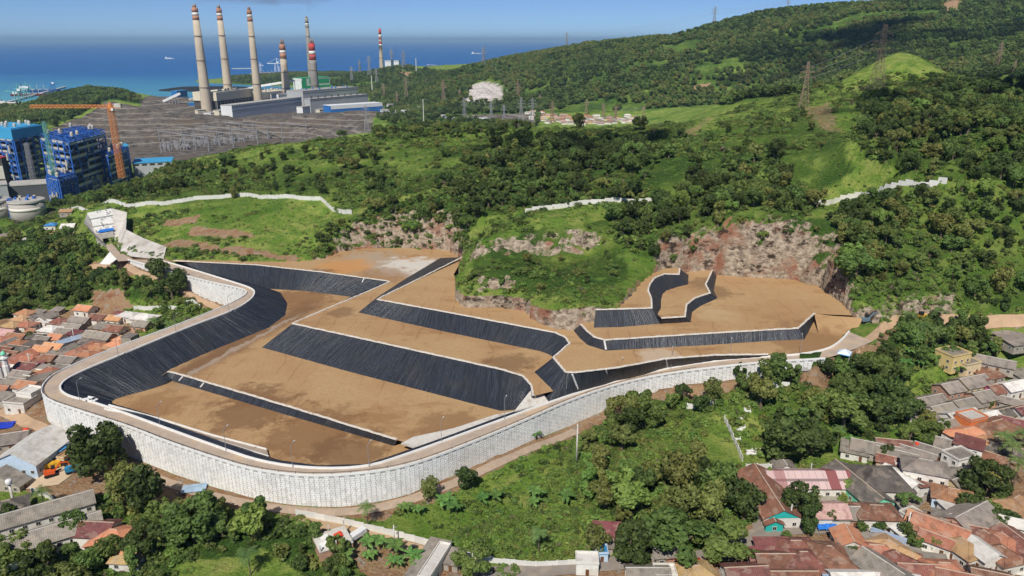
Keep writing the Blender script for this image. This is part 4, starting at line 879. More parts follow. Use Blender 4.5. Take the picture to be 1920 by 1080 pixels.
HERO += [(x, y, h, w, s, p, 'small %s tree among the hamlet roofs, %s from the left' % (PALCOL[p], ordn(k))) for k, (x, y, h, w, s, p) in enumerate([(1416,1058,5,1.1,0,1),(1470,1068,4,1,0,0),(1530,1062,4.5,1.1,1,1),(1600,1050,5,1,0,0),(1616,1000,4,1.1,0,1),(1665,975,4,1.2,1,1),(1700,1010,6,1.2,0,0),(1716,1028,5,1.3,4,1),(1748,1030,5,1.2,0,2),(1776,1036,5,1.2,1,1),(1800,1046,4.5,1.1,0,0),(1838,985,6,1.2,1,1),(1852,968,7,1.1,0,1),(1870,985,7,1.3,4,0),(1872,955,6,1.2,0,1),(1895,990,6,1.2,0,0)])]
HERO += [(x, y, h, w, s, p, 'small %s tree between right village houses, %s from the left' % (PALCOL[p], ordn(k))) for k, (x, y, h, w, s, p) in enumerate([(1655,862,7,1.1,0,0),(1640,850,6,1,4,1),(1668,872,4.5,1.2,0,0),(1705,828,7,1.2,1,1),(1720,815,7,1.2,0,1),(1735,800,8,1.2,4,2),(1748,818,7,1.2,0,1),(1765,812,7,1.1,3,1),(1740,842,6,1.2,0,1),(1768,868,4,1.3,0,1),(1852,765,4,1.2,0,1),(1905,742,4,1.2,0,0)])]
HERO += [(x, y, h, w, s, p, '%s tree below the end of the panel wall, %s from the left' % (PALCOL[p], ordn(k))) for k, (x, y, h, w, s, p) in enumerate([(1548,706,9,1.2,0,0),(1580,710,10,1.2,4,1),(1606,706,11,1.2,0,0),(1636,700,10,1.2,1,1),(1660,690,11,1.1,4,0)])]
co, f, tb = tree_geo(300, 'dome', 3000, 0.4); TRUNK['D'] = tb.mesh('trunk', BARK)
for pi, lm in enumerate(LEAF): CROWN['D', pi] = np_mesh('crown', co, f, lm)
hp = hit([h[0] for h in HERO], [h[1] for h in HERO])
HT = [[p[0], p[1], p[2], h[2], h[3], h[4], h[5], -1, h[6]] for h, p in zip(HERO, hp)]
tx = np.array([t[:4] for t in TREES]); hx = np.array([t[:4] for t in HT])
near_h = np.array([np.min(np.hypot(hx[:, 0]-a[0], hx[:, 1]-a[1])-hx[:, 3]*0.28) for a in tx]); TREES = [t for t, d in zip(TREES, near_h) if d > 0]; tx = tx[near_h > 0]
qx, qy, qz = PX(tx[:, 0], tx[:, 1], tx[:, 2]+tx[:, 3]*0.75); app = tx[:, 3]*FPX/qz; vis = (qx > 5) & (qx < 1915) & (qy > 5) & (qy < 1075)
hv = hit(qx, np.clip(qy, 80, 2000)); vis &= np.hypot(hv[:, 0], hv[:, 1]) > np.hypot(tx[:, 0], tx[:, 1])-12
order = np.argsort(np.where(vis, -app, 1)); NI = 300-len(HT); ind = [i for i in order[:NI] if vis[i]]; inds = set(ind)
groups = {}
for i in ind: groups.setdefault((TREES[i][7], TREES[i][6]), []).append(i)
LAB = {}
for (zi, pal), l in groups.items():
    for k, i in enumerate(sorted(l, key=lambda q: qx[q])): LAB[i] = '%s tree, %s from the left, %s' % (PALCOL[pal], ordn(k), ZONES[zi][0])
PROTO = {}
def put_tree(x, y, z, h, w, sh, pal, zi, lab, grp):
    k = (sh, pal)
    if k not in PROTO:
        t = thing('broadleaf_tree', lab, 'tree', (0, 0, 0), 0, grp); place('trunk', TRUNK[sh], t); place('crown', CROWN[k], t); PROTO[k] = t
    else: t = copy_tree(PROTO[k]); t['label'] = lab; t['group'] = grp
    t.location = (x, y, z-0.05*h); t.rotation_euler = (0, 0, random.uniform(0, 6.28)); s = h/9.2; t.scale = (s*w, s*w, s)
for i in ind: T = TREES[i]; put_tree(*T[:8], LAB[i], 'trees '+ZONES[T[7]][0])
for T in HT: put_tree(*T, 'trees that stand out')
# the rest of the woodland
rest = [T for i, T in enumerate(TREES) if i not in inds]
ra = np.array([T[:7] for T in rest], float); ms = [SRC[v, p] for v in range(5) for p in range(4)]
sc = ra[:, 3]/9.2; scatter('woodland', np.c_[ra[:, 0], ra[:, 1], ra[:, 2]-0.09*ra[:, 3]], rng.uniform(0, 6.28, len(ra)), np.c_[sc*ra[:, 4], sc*ra[:, 4], sc], ra[:, 5]*4+ra[:, 6], ms)
# far forested hills: lighter trees
FM = []
for vi in range(3):
    co, f, tb = tree_geo(200+vi, 'round', 330, 0.95)
    for pi in (0, 1, 1, 2): FM.append(joined('far_tree_source', co, f, LEAF[pi], tb, BARK))
fp = []
for poly, y0, y1, sp, hr in FARZ:
    p = zone_points(poly, y0, y1, sp, rng); p = p[(cov_at(p[:, 0], p[:, 1], 0) < 0.5) & (cov_at(p[:, 0], p[:, 1], 1) < 0.4) & (cov_at(p[:, 0], p[:, 1], 3) < 0.5)]
    p = p[(fbm(p[:, 0], p[:, 1], 120, 4, 77) > -0.30) & (np.hypot(p[:, 0]-KNOLL[0], p[:, 1]-KNOLL[1]) > 60)]; fp.append(np.c_[p, rng.uniform(hr[0], hr[1], len(p))])
fp = np.concatenate(fp); s = fp[:, 3]/9.2; w = s*rng.uniform(1.0, 1.5, len(fp))
pal = (fbm(fp[:, 0], fp[:, 1], 200, 3, 31) > 0.05).astype(int)*2+rng.randint(0, 2, len(fp))
scatter('hill_forest', fp[:, :3], rng.uniform(0, 6.28, len(fp)), np.c_[w, w, s], rng.randint(0, 3, len(fp))*4+pal, FM)
# undergrowth on the slopes
SM = []
for vi in range(4):
    co, f = shrub_geo(400+vi)
    for pi in range(4): SM.append(np_mesh('shrub_source', co, f, LEAF[pi]))
co, f = shrub_geo(450, 120); SM.append(np_mesh('shrub_source', co, f, DRY))
def field(n, x0, x1, y0, y1, seed, thr, sz):
    r = np.random.RandomState(seed); y = np.sqrt(r.uniform(y0*y0, y1*y1, n)); x = r.uniform(x0, x1, n)*y; z = Hq(x, y); q = PX(x, y, z)
    k = (z > 2) & (cov_at(x, y, 0) < 0.45) & (cov_at(x, y, 1) < 0.3) & offroad(x, y, 4.0) & (q[0] > -400) & (q[0] < 2400) & (q[1] < 1120) & (fbm(x, y, 38, 4, seed+3) > thr)
    gr_ = np.abs(Hq(x+1.5, y)-z)+np.abs(Hq(x, y+1.5)-z); k &= (gr_ < 4.2) & ((np.hypot(x-KNOLL[0], y-KNOLL[1]) > 58) | (r.uniform(size=n) < 0.03))
    x, y, z = x[k], y[k], z[k]; s = r.gamma(2.2, sz, len(x)).clip(0.16, 2.6); pal = np.where(r.uniform(size=len(x)) < 0.02, 16, r.randint(0, 4, len(x))*4+r.choice([0, 1, 1, 2, 3], len(x)))
    return np.c_[x, y, z-0.1], s, pal
a1, s1, p1 = field(80000, -0.75, 0.85, 330, 900, 61, 0.02, 0.28); a2, s2, p2 = field(60000, -0.85, 0.9, 150, 340, 62, -0.15, 0.15); p2 = np.where(p2 == 16, 16, (p2//4)*4+np.array([1, 3, 3, 2])[p2 % 4])
a3, s3, p3 = field(70000, -0.75, 0.85, 330, 900, 63, -0.9, 0.11); p3 = np.where(p3 == 16, 16, (p3//4)*4+np.array([1, 3, 3, 2])[p3 % 4])
sp_ = [zone_points([(735,968),(900,890),(1090,800),(1110,1000),(1010,1052),(930,1050),(860,1020)], 150, 320, 2.6, rng)]+[zone_points(z[1], z[2], min(z[3], 560), 4.2, rng) for z in ZONES if z[4] < 8.6]
a4 = np.concatenate(sp_); n_a = len(sp_[0]); k4 = offroad(a4[:, 0], a4[:, 1], 5) & (cov_at(a4[:, 0], a4[:, 1], 0) < 0.5); s4 = np.r_[rng.gamma(2.5, 0.17, n_a).clip(0.2, 1.1), rng.uniform(0.5, 1.5, len(a4)-n_a)]; p4 = rng.randint(0, 4, len(a4))*4+np.where(np.arange(len(a4)) < n_a, rng.choice([1, 3, 3, 1, 0], len(a4)), rng.choice([0, 1, 1, 3, 2], len(a4)))
a4, s4, p4 = a4[k4], s4[k4], p4[k4]; a1 = np.r_[a1, a4]; s1 = np.r_[s1, s4]; p1 = np.r_[p1, p4]
A = np.r_[a1, a2, a3]; S_ = np.r_[s1, s2, s3]; P_ = np.r_[p1, p2, p3]
scatter('undergrowth', A, rng.uniform(0, 6.28, len(A)), np.c_[S_*1.15, S_*1.15, S_*0.95], P_, SM)
# palms and bananas
PALMS = [(470,1078,9,0,'coconut palm at the bottom edge in the bright grass'), (1010,1035,8,0,'pale drooping palm alone in the thicket at bottom centre'), (1860,935,10,1,'yellow-leaved palm between the dark trees on the right'), (1755,615,10,0,'palm at the left of the group below the dirt road'), (1745,650,10,0,'palm lower left in the group below the dirt road'),
 (1700,620,9,0,'palm nearest the gravel apron'), (1720,640,10,0,'palm behind the gravel apron, second one'), (1890,880,11,0,'palm right of the dense dark tree, left one'), (1910,860,12,0,'palm right of the dense dark tree, upper one'), (1900,910,11,0,'palm right of the dense dark tree, lower one'), (1875,860,11,0,'palm behind the dense dark tree'),
 (280,655,8,0,'palm beside the left road, leftmost of the row'), (300,645,8,0,'palm beside the left road, second of the row'), (322,632,9,0,'palm beside the left road, third of the row'), (335,640,8,0,'palm beside the left road, nearest the black slope'), (290,625,9,0,'palm behind the white roofs of the left village'), (240,690,6,0,'small palm between left village roofs'), (222,950,9,0,'palm in the thicket below the huge spreading tree'),
 (85,960,9,0,'palm behind the long grey-roofed block'), (10,1075,8,1,'yellowing palm in the bottom left corner'), (1255,985,7,0,'palm behind the roadside rubble'), (490,290,10,0,'palm on the left shoulder of the green hill, left one'), (560,300,10,0,'palm on the left shoulder of the green hill, middle one'), (600,290,10,0,'palm on the left shoulder of the green hill, right one'),
 (640,275,10,0,'palm below the crest, left one'), (690,285,10,0,'palm below the crest, middle one'), (830,290,10,0,'palm below the crest, right one'), (340,345,9,0,'palm in the cluster above the tunnel road, left one'), (360,350,9,0,'palm in the cluster above the tunnel road, middle one'), (385,345,9,0,'palm in the cluster above the tunnel road, right one'), (1405,250,10,0,'palm on the bright right hillside, left one'), (1320,280,9,0,'palm on the bright right hillside, lower left one'), (1290,285,10,0,'palm at the edge of the hillside copse'), (205,510,9,0,'palm in the wooded left valley'), (1480,835,8,0,'palm in the dark wood above the school'), (1570,830,7,0,'palm at the edge of the school clearing'), (690,985,8,0,'palm beside the unfinished brick house'), (1530,800,8,0,'palm in the wood, left of the clearing')]
pf, pt = palm_geo(1); PMESH = [(pf.mesh('fronds', PALMG), pt.mesh('trunk', BARK)), (pf.mesh('fronds', PALMY), pt.mesh('trunk', BARK))]
for (a, b, h, y, lab) in PALMS:
    g = G(a, b); t = thing('palm_tree', lab, 'palm', g, random.uniform(0, 6.28), 'palms about the basin'); t.scale = (h/9.3,)*3
    place('fronds', PMESH[y][0], t); place('trunk', PMESH[y][1], t)
BAN = [(1005,820),(1012,938),(1000,955),(905,950),(930,945),(790,965),(765,960),(830,955),(855,965),(1130,870),(1105,885),(1060,940),(720,1030),(745,1045),(700,1050),(770,1055),(735,1065),(690,1035),(1610,845),(1600,835),(1545,760),(1650,720),(1670,730),(1690,690),(1710,670),(1780,690),(1760,670),(1660,760),(1240,720+0),(650,1060),(785,1070),(1730,690),(1795,700),(1690,770),(1590,780)]
bf, bt = banana_geo(3); bm2 = (bf.mesh('leaf_crown', BANG), bt.mesh('stem', simple('banana_stem', (120,130,70), 0.7)))
bw = hit([q[0] for q in BAN], [q[1] for q in BAN])
REG = lambda x, y: 'below the front wall' if x < 960 and y < 980 else 'around the unfinished brick house' if x < 960 else 'in the grove before the wall bend' if x < 1300 else 'in the wood right of the wall'
bl = {}
for k, q in enumerate(BAN): bl.setdefault(REG(*q), []).append(k)
for r_, l in bl.items():
    for n_, k in enumerate(sorted(l, key=lambda i: BAN[i][0])):
        t = thing('banana_plant', 'banana clump, %s from the left, %s' % (ordn(n_), r_), 'banana plant', bw[k], random.uniform(0, 6.28), 'banana clumps '+r_); t.scale = (random.uniform(1.2, 1.7),)*3
        place('leaf_crown', bm2[0], t); place('stem', bm2[1], t)
# ============================================================ HOUSES
def tile_mat(name, a, b, dark, metal=False):
    t = NT(name); ob = t.obj(); r = t.n('ObjectInfo').outputs['Random']; uv = t.n('UVMap').outputs[0]
    n = t.noise(1.4, 4, ob, 0.7); c = t.mix(t.ramp(n, 0.35, 0.65), lin(*a), lin(*b)); c = t.mix(t.math('MULTIPLY', t.ramp(t.noise(0.35, 5, ob, 0.75), 0.48, 0.66), 0.85), c, lin(*dark)); c = t.mix(t.math('MULTIPLY', t.ramp(t.noise(0.22, 3, t.mapped(ob, (1, 1, 3))), 0.54, 0.6), 0.35), c, lin(176,158,140))
    wv = t.n('TexWave', {'Vector': uv, 'Scale': 0.55 if metal else 0.5, 'Distortion': 0.6, 'Detail': 1.0}, bands_direction='X'); c = t.mix(t.math('MULTIPLY', t.ramp(wv.outputs[1], 0.25, 0.0), 0.3), c, lin(*dark))
    wv2 = t.n('TexWave', {'Vector': uv, 'Scale': 0.2 if metal else 0.6, 'Distortion': 0.4}, bands_direction='Y'); c = t.mix(t.math('MULTIPLY', t.ramp(wv2.outputs[1], 0.15, 0.0), 0.25), c, lin(*dark))
    val = t.n('MapRange', {0: r, 1: 0.0, 2: 1.0, 3: 0.82, 4: 1.16}).outputs[0]; hu = t.math('MULTIPLY_ADD', t.math('FRACT', t.math('MULTIPLY', r, 5.3)), 0.024, 0.488)
    c = t.n('HueSaturation', {'Hue': hu, 'Value': val, 'Color': c}).outputs[0]
    t.bump(t.math('ADD', wv.outputs[1], n), 0.5, 0.08); return t.fin(c, 0.55 if metal else 0.85, 0.3)
ROOF = {'or': ('orange', tile_mat('orange_clay_tiles', (164,108,80), (188,132,102), (112,78,62))), 'lo': ('bright orange', tile_mat('bright_orange_tiles', (200,140,102), (216,156,116), (170,112,80))), 'br': ('red-brown', tile_mat('red_brown_tiles', (122,82,66), (148,100,82), (84,62,54))),
 'gy': ('grey', tile_mat('fibre_cement_roof', (132,124,114), (160,150,138), (98,90,82), True)), 'dk': ('dark grey', tile_mat('dark_roof', (92,86,80), (116,108,100), (66,60,56), True)), 'wh': ('white', tile_mat('white_metal_roof', (212,208,200), (230,226,218), (180,172,160), True)),
 'ma': ('maroon', tile_mat('maroon_metal_roof', (122,74,72), (144,90,86), (94,60,58), True)), 'pk': ('faded pink', tile_mat('faded_pink_roof', (186,146,140), (206,170,162), (146,104,98), True)), 'bl': ('pale blue', tile_mat('pale_blue_roof', (150,166,184), (172,188,204), (120,132,148), True)),
 'tn': ('tan', tile_mat('tan_roof', (176,140,98), (200,166,122), (136,102,72))), 'bu': ('bright blue', tile_mat('bright_blue_roof', (58,134,200), (86,164,222), (46,104,170), True)), 'pt': ('pink and maroon patchwork', None)}
def patch_mat():
    t = NT('patchwork_roof'); uv = t.n('UVMap').outputs[0]; br = t.n('TexBrick', {'Vector': uv, 'Scale': 0.5, 'Mortar Size': 0.03, 'Color1': (0.62, 0.45, 0.42, 1), 'Color2': (0.55, 0.38, 0.36, 1), 'Mortar': (0.25, 0.18, 0.17, 1), 'Brick Width': 1.2, 'Row Height': 0.9}, offset=0.0)
    ce = t.n('TexVoronoi', {'Vector': t.mapped(uv, (0.28, 0.42, 1)), 'Scale': 1.0, 'Randomness': 0.35}, distance='CHEBYCHEV'); rr = t.n('SeparateColor', {0: ce.outputs['Color']}).outputs[0]
    c = t.mix(t.ramp(rr, 0.72, 0.75), br.outputs[0], lin(140,84,82)); return t.fin(c, 0.7, 0.3)
ROOF['pt'] = ('pink and maroon patchwork', patch_mat())
WALLC = {'w': simple('white_plaster', (224,220,210), 0.85, 0.08, 0.7, 0.08, dirt=(190,178,160)), 'c': simple('cream_plaster', (214,194,152), 0.85, 0.1, 0.7, 0.1), 'g': simple('bare_render', (166,156,142), 0.9, 0.14, 0.8, 0.1), 'p': simple('raw_brick', (186,146,122), 0.9, 0.16, 1.2, 0.1),
 't': simple('teal_paint', (48,176,166), 0.7, 0.06), 'b': simple('light_blue_plaster', (188,206,222), 0.8, 0.08), 'y': simple('yellow_plaster', (216,190,128), 0.8, 0.08), 'o': simple('orange_paint', (206,120,70), 0.7, 0.08), 'm': simple('mint_paint', (128,214,176), 0.7, 0.08), 'k': simple('pink_paint', (226,120,160), 0.7, 0.08)}
GLASS = simple('dark_window_glass', (38,42,46), 0.15, 0.2, spec=0.6); FRAMEM = simple('window_frame', (206,200,190), 0.6, 0.05); DOORM = simple('wooden_door', (112,76,52), 0.6, 0.15); RIDGEM = simple('ridge_tiles', (196,176,154), 0.85, 0.15)
win_f = MB(); 
for a in (-0.62, 0.62): win_f.box(a, 0, -0.65, 0.1, 0.14, 1.3)
for z in (-0.70, 0.60): win_f.box(0, 0, z, 1.34, 0.16, 0.1)
win_f.box(0, 0, -0.6, 0.06, 0.12, 1.2); WINF = win_f.mesh('window', FRAMEM); WINP = MB().box(0, 0.02, -0.6, 1.16, 0.06, 1.2).mesh('pane', GLASS)
DOORME = MB().box(0, 0, 0, 1.0, 0.12, 2.1).mesh('door', DOORM)
def uv_planar(me, f):
    l = me.uv_layers.new(name='UVMap')
    for p in me.polygons:
        for li in p.loop_indices: v = me.vertices[me.loops[li].vertex_index].co; l.data[li].uv = f(v, p.normal)
def roof_uv(me):
    def f(v, n):
        if abs(n.y) > abs(n.x): return (v.x, math.hypot(v.y, v.z))
        return (v.y, math.hypot(v.x, v.z))
    uv_planar(me, f)
def house_at(px, py, W, D, rot, h, rt, rc, wc, label, group, detail=2, name='house', rise=None, wins=True):
    rise = rise if rise is not None else {'g': D*0.24, 'h': min(W, D)*0.24, 's': D*0.14, 'f': 0.35}[rt]
    p = P(px, py, 52+h)
    for _ in range(4): g = float(Hq(p.x, p.y)); p = P(px, py, g+h+rise*0.45)
    g = float(Hq(p.x, p.y)); t = thing(name, label, 'house', (p.x, p.y, g-0.15), math.radians(rot), group)
    w, d = W/2, D/2; b = MB(); wm = WALLC[wc]
    if rt == 'g': # pentagon ends
        pr = [(-w, -d, -1.0), (-w, d, -1.0), (-w, d, h), (-w, 0, h+rise*0.97), (-w, -d, h)]; k = 0; b.v += pr+[(w, y, z) for (_, y, z) in pr]
        b.f += [(4, 3, 2, 1, 0), (5, 6, 7, 8, 9)]+[(i, (i+1) % 5, 5+(i+1) % 5, 5+i) for i in range(5)]
    else: b.box(0, 0, -1.0, W, D, h+1.0)
    b.build('wall', wm, t)
    o = 0.55; r = MB(); th = 0.16
    def slab(q):
        n = (Vector(q[1])-Vector(q[0])).cross(Vector(q[2])-Vector(q[0])).normalized()
        if n.z < 0: n = -n; q = q[::-1]
        lo = [tuple(Vector(v)-n*th*0.0) for v in q]; hi = [tuple(Vector(v)+n*th) for v in q]; k = len(r.v); m = len(q); r.v += lo+hi
        r.f.append(tuple(k+i for i in reversed(range(m)))); r.f.append(tuple(k+m+i for i in range(m)))
        for i in range(m): r.f.append((k+i, k+(i+1) % m, k+m+(i+1) % m, k+m+i))
    dz = rise*o/d if d else 0
    if rt == 'g':
        slab([(-w-o, -d-o, h-dz), (w+o, -d-o, h-dz), (w+o, 0, h+rise), (-w-o, 0, h+rise)]); slab([(w+o, d+o, h-dz), (-w-o, d+o, h-dz), (-w-o, 0, h+rise), (w+o, 0, h+rise)]); rg = ((-w-o, 0, h+rise+th), (w+o, 0, h+rise+th))
    elif rt == 'h':
        m = min(w, d); e = w-m*0.95 if w >= d else 0; f_ = d-m*0.95 if d > w else 0
        A = [(-w-o, -d-o, h-0.15), (w+o, -d-o, h-0.15), (w+o, d+o, h-0.15), (-w-o, d+o, h-0.15)]; R1, R2 = ((-e, -f_, h+rise), (e, f_, h+rise))
        if w >= d: slab([A[0], A[1], R2, R1]); slab([A[2], A[3], R1, R2]); slab([A[1], A[2], R2]); slab([A[3], A[0], R1])
        else: slab([A[1], A[2], R2, R1]); slab([A[3], A[0], R1, R2]); slab([A[0], A[1], R1]); slab([A[2], A[3], R2])
        rg = ((R1[0]-0.01, R1[1], h+rise+th), (R2[0]+0.01, R2[1], h+rise+th))
    elif rt == 's': slab([(-w-o, -d-o, h-0.1), (w+o, -d-o, h-0.1), (w+o, d+o, h+rise), (-w-o, d+o, h+rise)]); rg = None
    else:
        r.box(0, 0, h+0.01, W+0.3, D+0.3, 0.18); rg = None
        if wc in 'wcybo':
            pw = MB(); [pw.box(x, y, h+0.19, sx, sy, 0.6) for x, y, sx, sy in ((0, -d, W+0.3, 0.2), (0, d, W+0.3, 0.2), (-w, 0, 0.2, D-0.2), (w, 0, 0.2, D-0.2))]; pw.build('parapet', wm, t)
    rm = r.mesh('roof', ROOF[rc][1]); roof_uv(rm); ro_ = place('roof', rm, t)
    if rg and detail > 0 and rc in ('or', 'lo', 'br', 'tn', 'dk', 'gy', 'ma'): MB().bar(rg[0], rg[1], 0.26).build('ridge_cap', RIDGEM if rc != 'gy' else CONC, ro_)
    if detail > 0 and wins:
        ra = math.radians(rot)
        for (nx, ny, L, off, an) in ((0, -1, W, d, 0.0), (0, 1, W, d, math.pi), (1, 0, D, w, math.pi/2), (-1, 0, D, w, -math.pi/2)):
            wy = nx*math.sin(ra)+ny*math.cos(ra); wx = nx*math.cos(ra)-ny*math.sin(ra)
            if (wx*p.x+wy*p.y) > -0.2*math.hypot(p.x, p.y): continue
            n = max(1, int(L/3.4)); fl = max(1, int(h/2.9))
            for s in range(fl):
                for k in range(n):
                    u = (k+0.5)/n*L-L/2; zz = 1.5+s*2.9
                    if zz+0.75 > h: continue
                    c, si = math.cos(an), math.sin(an); bx, by = u, -off-0.05; q = (bx*c-by*si, bx*si+by*c, zz)
                    if s == 0 and k == n//2 and ny == -1: dd = place('door', DOORME, t, (q[0], q[1], 0.1), an); continue
                    wv_ = place('window', WINF, t, q, an); place('pane', WINP, wv_)
    return t
RT = {'g': 'gabled', 'h': 'hip-roofed', 's': 'lean-to', 'f': 'flat-roofed'}
WN = {'w': 'white', 'c': 'cream', 'g': 'bare', 'p': 'brick', 't': 'teal', 'b': 'light blue', 'y': 'yellow', 'o': 'orange', 'm': 'mint', 'k': 'pink'}
def village(lst, where, rows, detail, group):
    L = sorted(lst, key=lambda q: q[1]); n = int(math.ceil(len(L)/rows))
    for r_ in range(rows):
        for k, q in enumerate(sorted(L[r_*n:(r_+1)*n], key=lambda q: q[0])):
            lab = q[9] if len(q) > 9 else '%s %s house, %s from left in %s row of the %s' % (ROOF[q[7]][0].split(' and ')[0]+('-roofed' if q[6] in 'sf' else ''), {'g': 'gabled', 'h': 'hip-roofed', 's': 'lean-to', 'f': 'flat'}[q[6]], ordn(k), ordn(r_), where)
            house_at(*q[:9], lab, group, detail)
a, b = 74, -14
LEFTV = [(48,583,10,8,b,3,'h','or','w'),(41,594,10,8,b,3,'h','tn','w'),(23,606,10,8,b,3,'h','tn','g'),(50,605,10,8,b,3,'h','or','w'),(66,593,8,7,a,3,'g','gy','g'),(86,591,9,8,a,3.4,'g','gy','w'),(84,602,9,4,b,3,'f','wh','w'),(112,599,10,9,b,3,'h','br','g'),
 (160,575,10,8,b,3.6,'g','lo','w','bright orange gabled house alone beside the red earth scar'),(151,597,12,8,b,3,'g','gy','g'),(185,592,10,8,b,3.2,'g','br','w'),(217,594,9,7,b,3.2,'g','lo','w'),(95,613,11,9,b,3.6,'h','wh','w'),(136,610,12,8,b,3,'g','gy','g'),(122,619,9,8,b,3,'g','gy','w'),(195,608,13,9,b,3.2,'h','gy','p'),(217,613,10,8,b,3.2,'g','br','w'),
 (12,620,11,8,b,3,'g','pk','w'),(32,628,11,8,b,3,'g','or','w'),(60,618,5,5,b,3,'g','or','g'),(67,628,10,7,b,3,'g','dk','g'),(140,623,7,5,b,3.4,'s','ma','w'),(186,625,17,7,b-3,3.2,'g','gy','p'),(106,629,8,7,b,3.4,'g','lo','w'),(81,633,9,7,b,3,'g','gy','g'),(35,641,11,9,b,3,'h','or','w'),(14,640,9,6,a,3,'g','gy','g'),(3,634,8,8,b,3,'h','or','g'),
 (66,641,11,9,b,3,'h','dk','g'),(138,634,15,4,a-20,3.4,'s','bl','w'),(178,638,15,8,b-3,3,'g','dk','g'),(102,646,11,7,b,3.6,'g','lo','b'),(82,651,10,7,b,3.4,'g','lo','b'),(37,651,13,7,b,3,'g','dk','g'),(8,653,10,8,b,3,'g','br','g'),(158,651,20,10,a,3.4,'h','or','w'),(183,648,11,8,b,3.2,'h','or','w'),(220,641,10,8,b,3.2,'h','lo','w'),(230,632,8,6,b,3.2,'h','lo','w'),
 (198,650,8,4,b,3.2,'s','tn','g'),(162,662,12,9,b,3,'h','or','w'),(22,673,22,9,a,3.6,'g','or','g'),(56,668,12,8,b,3.4,'h','or','w'),(1,664,10,7,b,3,'g','gy','g'),(91,668,8,7,b,3.2,'g','br','g'),(79,675,5,5,b,3,'s','ma','g'),(53,683,11,8,b,3.8,'g','ma','w'),(128,671,9,7,b,3.6,'g','gy','w'),(144,673,7,6,b,3,'s','dk','g'),(105,662,10,4,b,3,'s','gy','g'),
 (95,692,10,8,b,3.2,'h','or','w'),(42,699,10,8,b,3.6,'g','gy','w'),(70,700,9,7,b,3.4,'f','tn','w'),(92,703,11,5,a-30,3,'s','gy','g'),(69,711,10,5,b,3,'s','dk','g'),(52,718,10,8,b,3.4,'g','or','w'),(33,712,9,7,b,3,'g','gy','g'),(3,726,8,8,b,3,'g','or','w'),(56,731,8,7,b,5.6,'f','wh','w','white two-storey house beside the left end of the wall'),(5,742,7,6,b,3,'s','gy','g'),(122,686,9,6,b,3,'g','gy','g'),(110,696,6,5,b,3,'f','tn','p'),
 (242,587,12,8,b,3.4,'h','wh','w'),(271,591,13,9,b,3.6,'h','wh','w'),(267,604,9,8,b,3.2,'g','gy','p'),(243,628,6,6,b,7.5,'f','gy','g','narrow grey tower house beside the left road'),(226,588,8,5,b,3,'s','ma','w'),(10,690,9,7,b,3.4,'f','wh','w'),(108,579,6,5,b,2.8,'s','gy','g'),(73,583,7,4,b,2.8,'s','gy','w'),(125,652,9,6,a,3,'g','gy','g'),(118,660,8,5,b,3,'f','gy','g'),(20,660,9,6,b,3,'g','br','g'),(12,713,8,6,b,3,'g','gy','g'),(80,690,7,6,b,3,'s','gy','g'),(140,690,0,0,0,0,'g','gy','g')][:-1]
village(LEFTV, 'left village', 8, 1, 'houses of the left village')
def whouse(*q, **k): return house_at(*q, **k)
BL = 'buildings in the bottom left corner'
house_at(62,832,21,17,84,4.6,'g','wh','b','large white-roofed workshop beside the dirt yard','workshop buildings')
house_at(13,818,14,9,20,3.2,'g','gy','g','old grey-roofed house left of the workshop','workshop buildings'); house_at(103,832,7,5,84,3,'s','ma','g','maroon lean-to behind the workshop','workshop buildings'); house_at(110,838,4,4,80,2.8,'s','bu','g','small blue-roofed shelter right of the workshop','workshop buildings')
house_at(15,862,6,3.5,10,2.6,'s','bu','g','small blue-roofed shelter left of the workshop','workshop buildings'); house_at(2,890,5,18,80,3,'g','gy','g','long narrow grey shed at the left edge','workshop buildings'); house_at(122,852,5,3,80,2.8,'f','tn','c','tan site cabin beside the orange excavator','workshop buildings')
house_at(55,957,36,9,33,6.2,'g','gy','w','long two-storey white block with grey roof, upper of two',BL); house_at(58,1003,38,10,33,6.2,'g','gy','w','long two-storey white block with grey roof, lower of two',BL)
house_at(175,984,13,9,-4,4.6,'g','ma','w','shed with a faded maroon roof beside the orange-roofed house',BL); house_at(214,1000,13,11,-8,3.6,'h','lo','w','bright orange-roofed house at bottom left',BL); house_at(222,1022,5,5,-8,3.6,'g','lo','w','white gabled porch of the orange house',BL); house_at(237,1046,9,4,-4,2.8,'s','tn','w','low white garage with tan roof at bottom left',BL); house_at(12,945,12,10,30,4,'h','dk','g','dark hip-roofed house at the left edge above the long blocks',BL)
house_at(38,748,10,8,-10,4.5,'f','gy','w','white open-topped box house below the wall end','houses of the left village'); house_at(800,1052,22,7,72,3.4,'f','gy','g','long grey flat-roofed building at bottom centre','buildings along the lane'); house_at(815,1050,16,3.5,72,4.6,'f','wh','w','narrow white-roofed annex at bottom centre','buildings along the lane'); house_at(838,1040,9,6,-18,2.8,'s','gy','g','low shed with patched sheets at bottom centre','buildings along the lane')
house_at(1101,1046,6.5,5,-3,4,'f','wh','w','small white kiosk with flat roof on the village road','buildings along the lane'); house_at(1247,1030,7,5,8,3.2,'g','gy','g','roadside shack with grey and white roof','buildings along the lane'); house_at(1264,1032,6,5,8,3,'s','ma','p','rusty lean-to of the roadside shack','buildings along the lane'); house_at(1139,992,8,6,-4,3,'s','ma','p','rusty red-roofed shack hidden behind the trees','buildings along the lane'); house_at(1130,1012,6,6,-4,2.8,'s','gy','g','grey shack behind the kiosk','buildings along the lane')
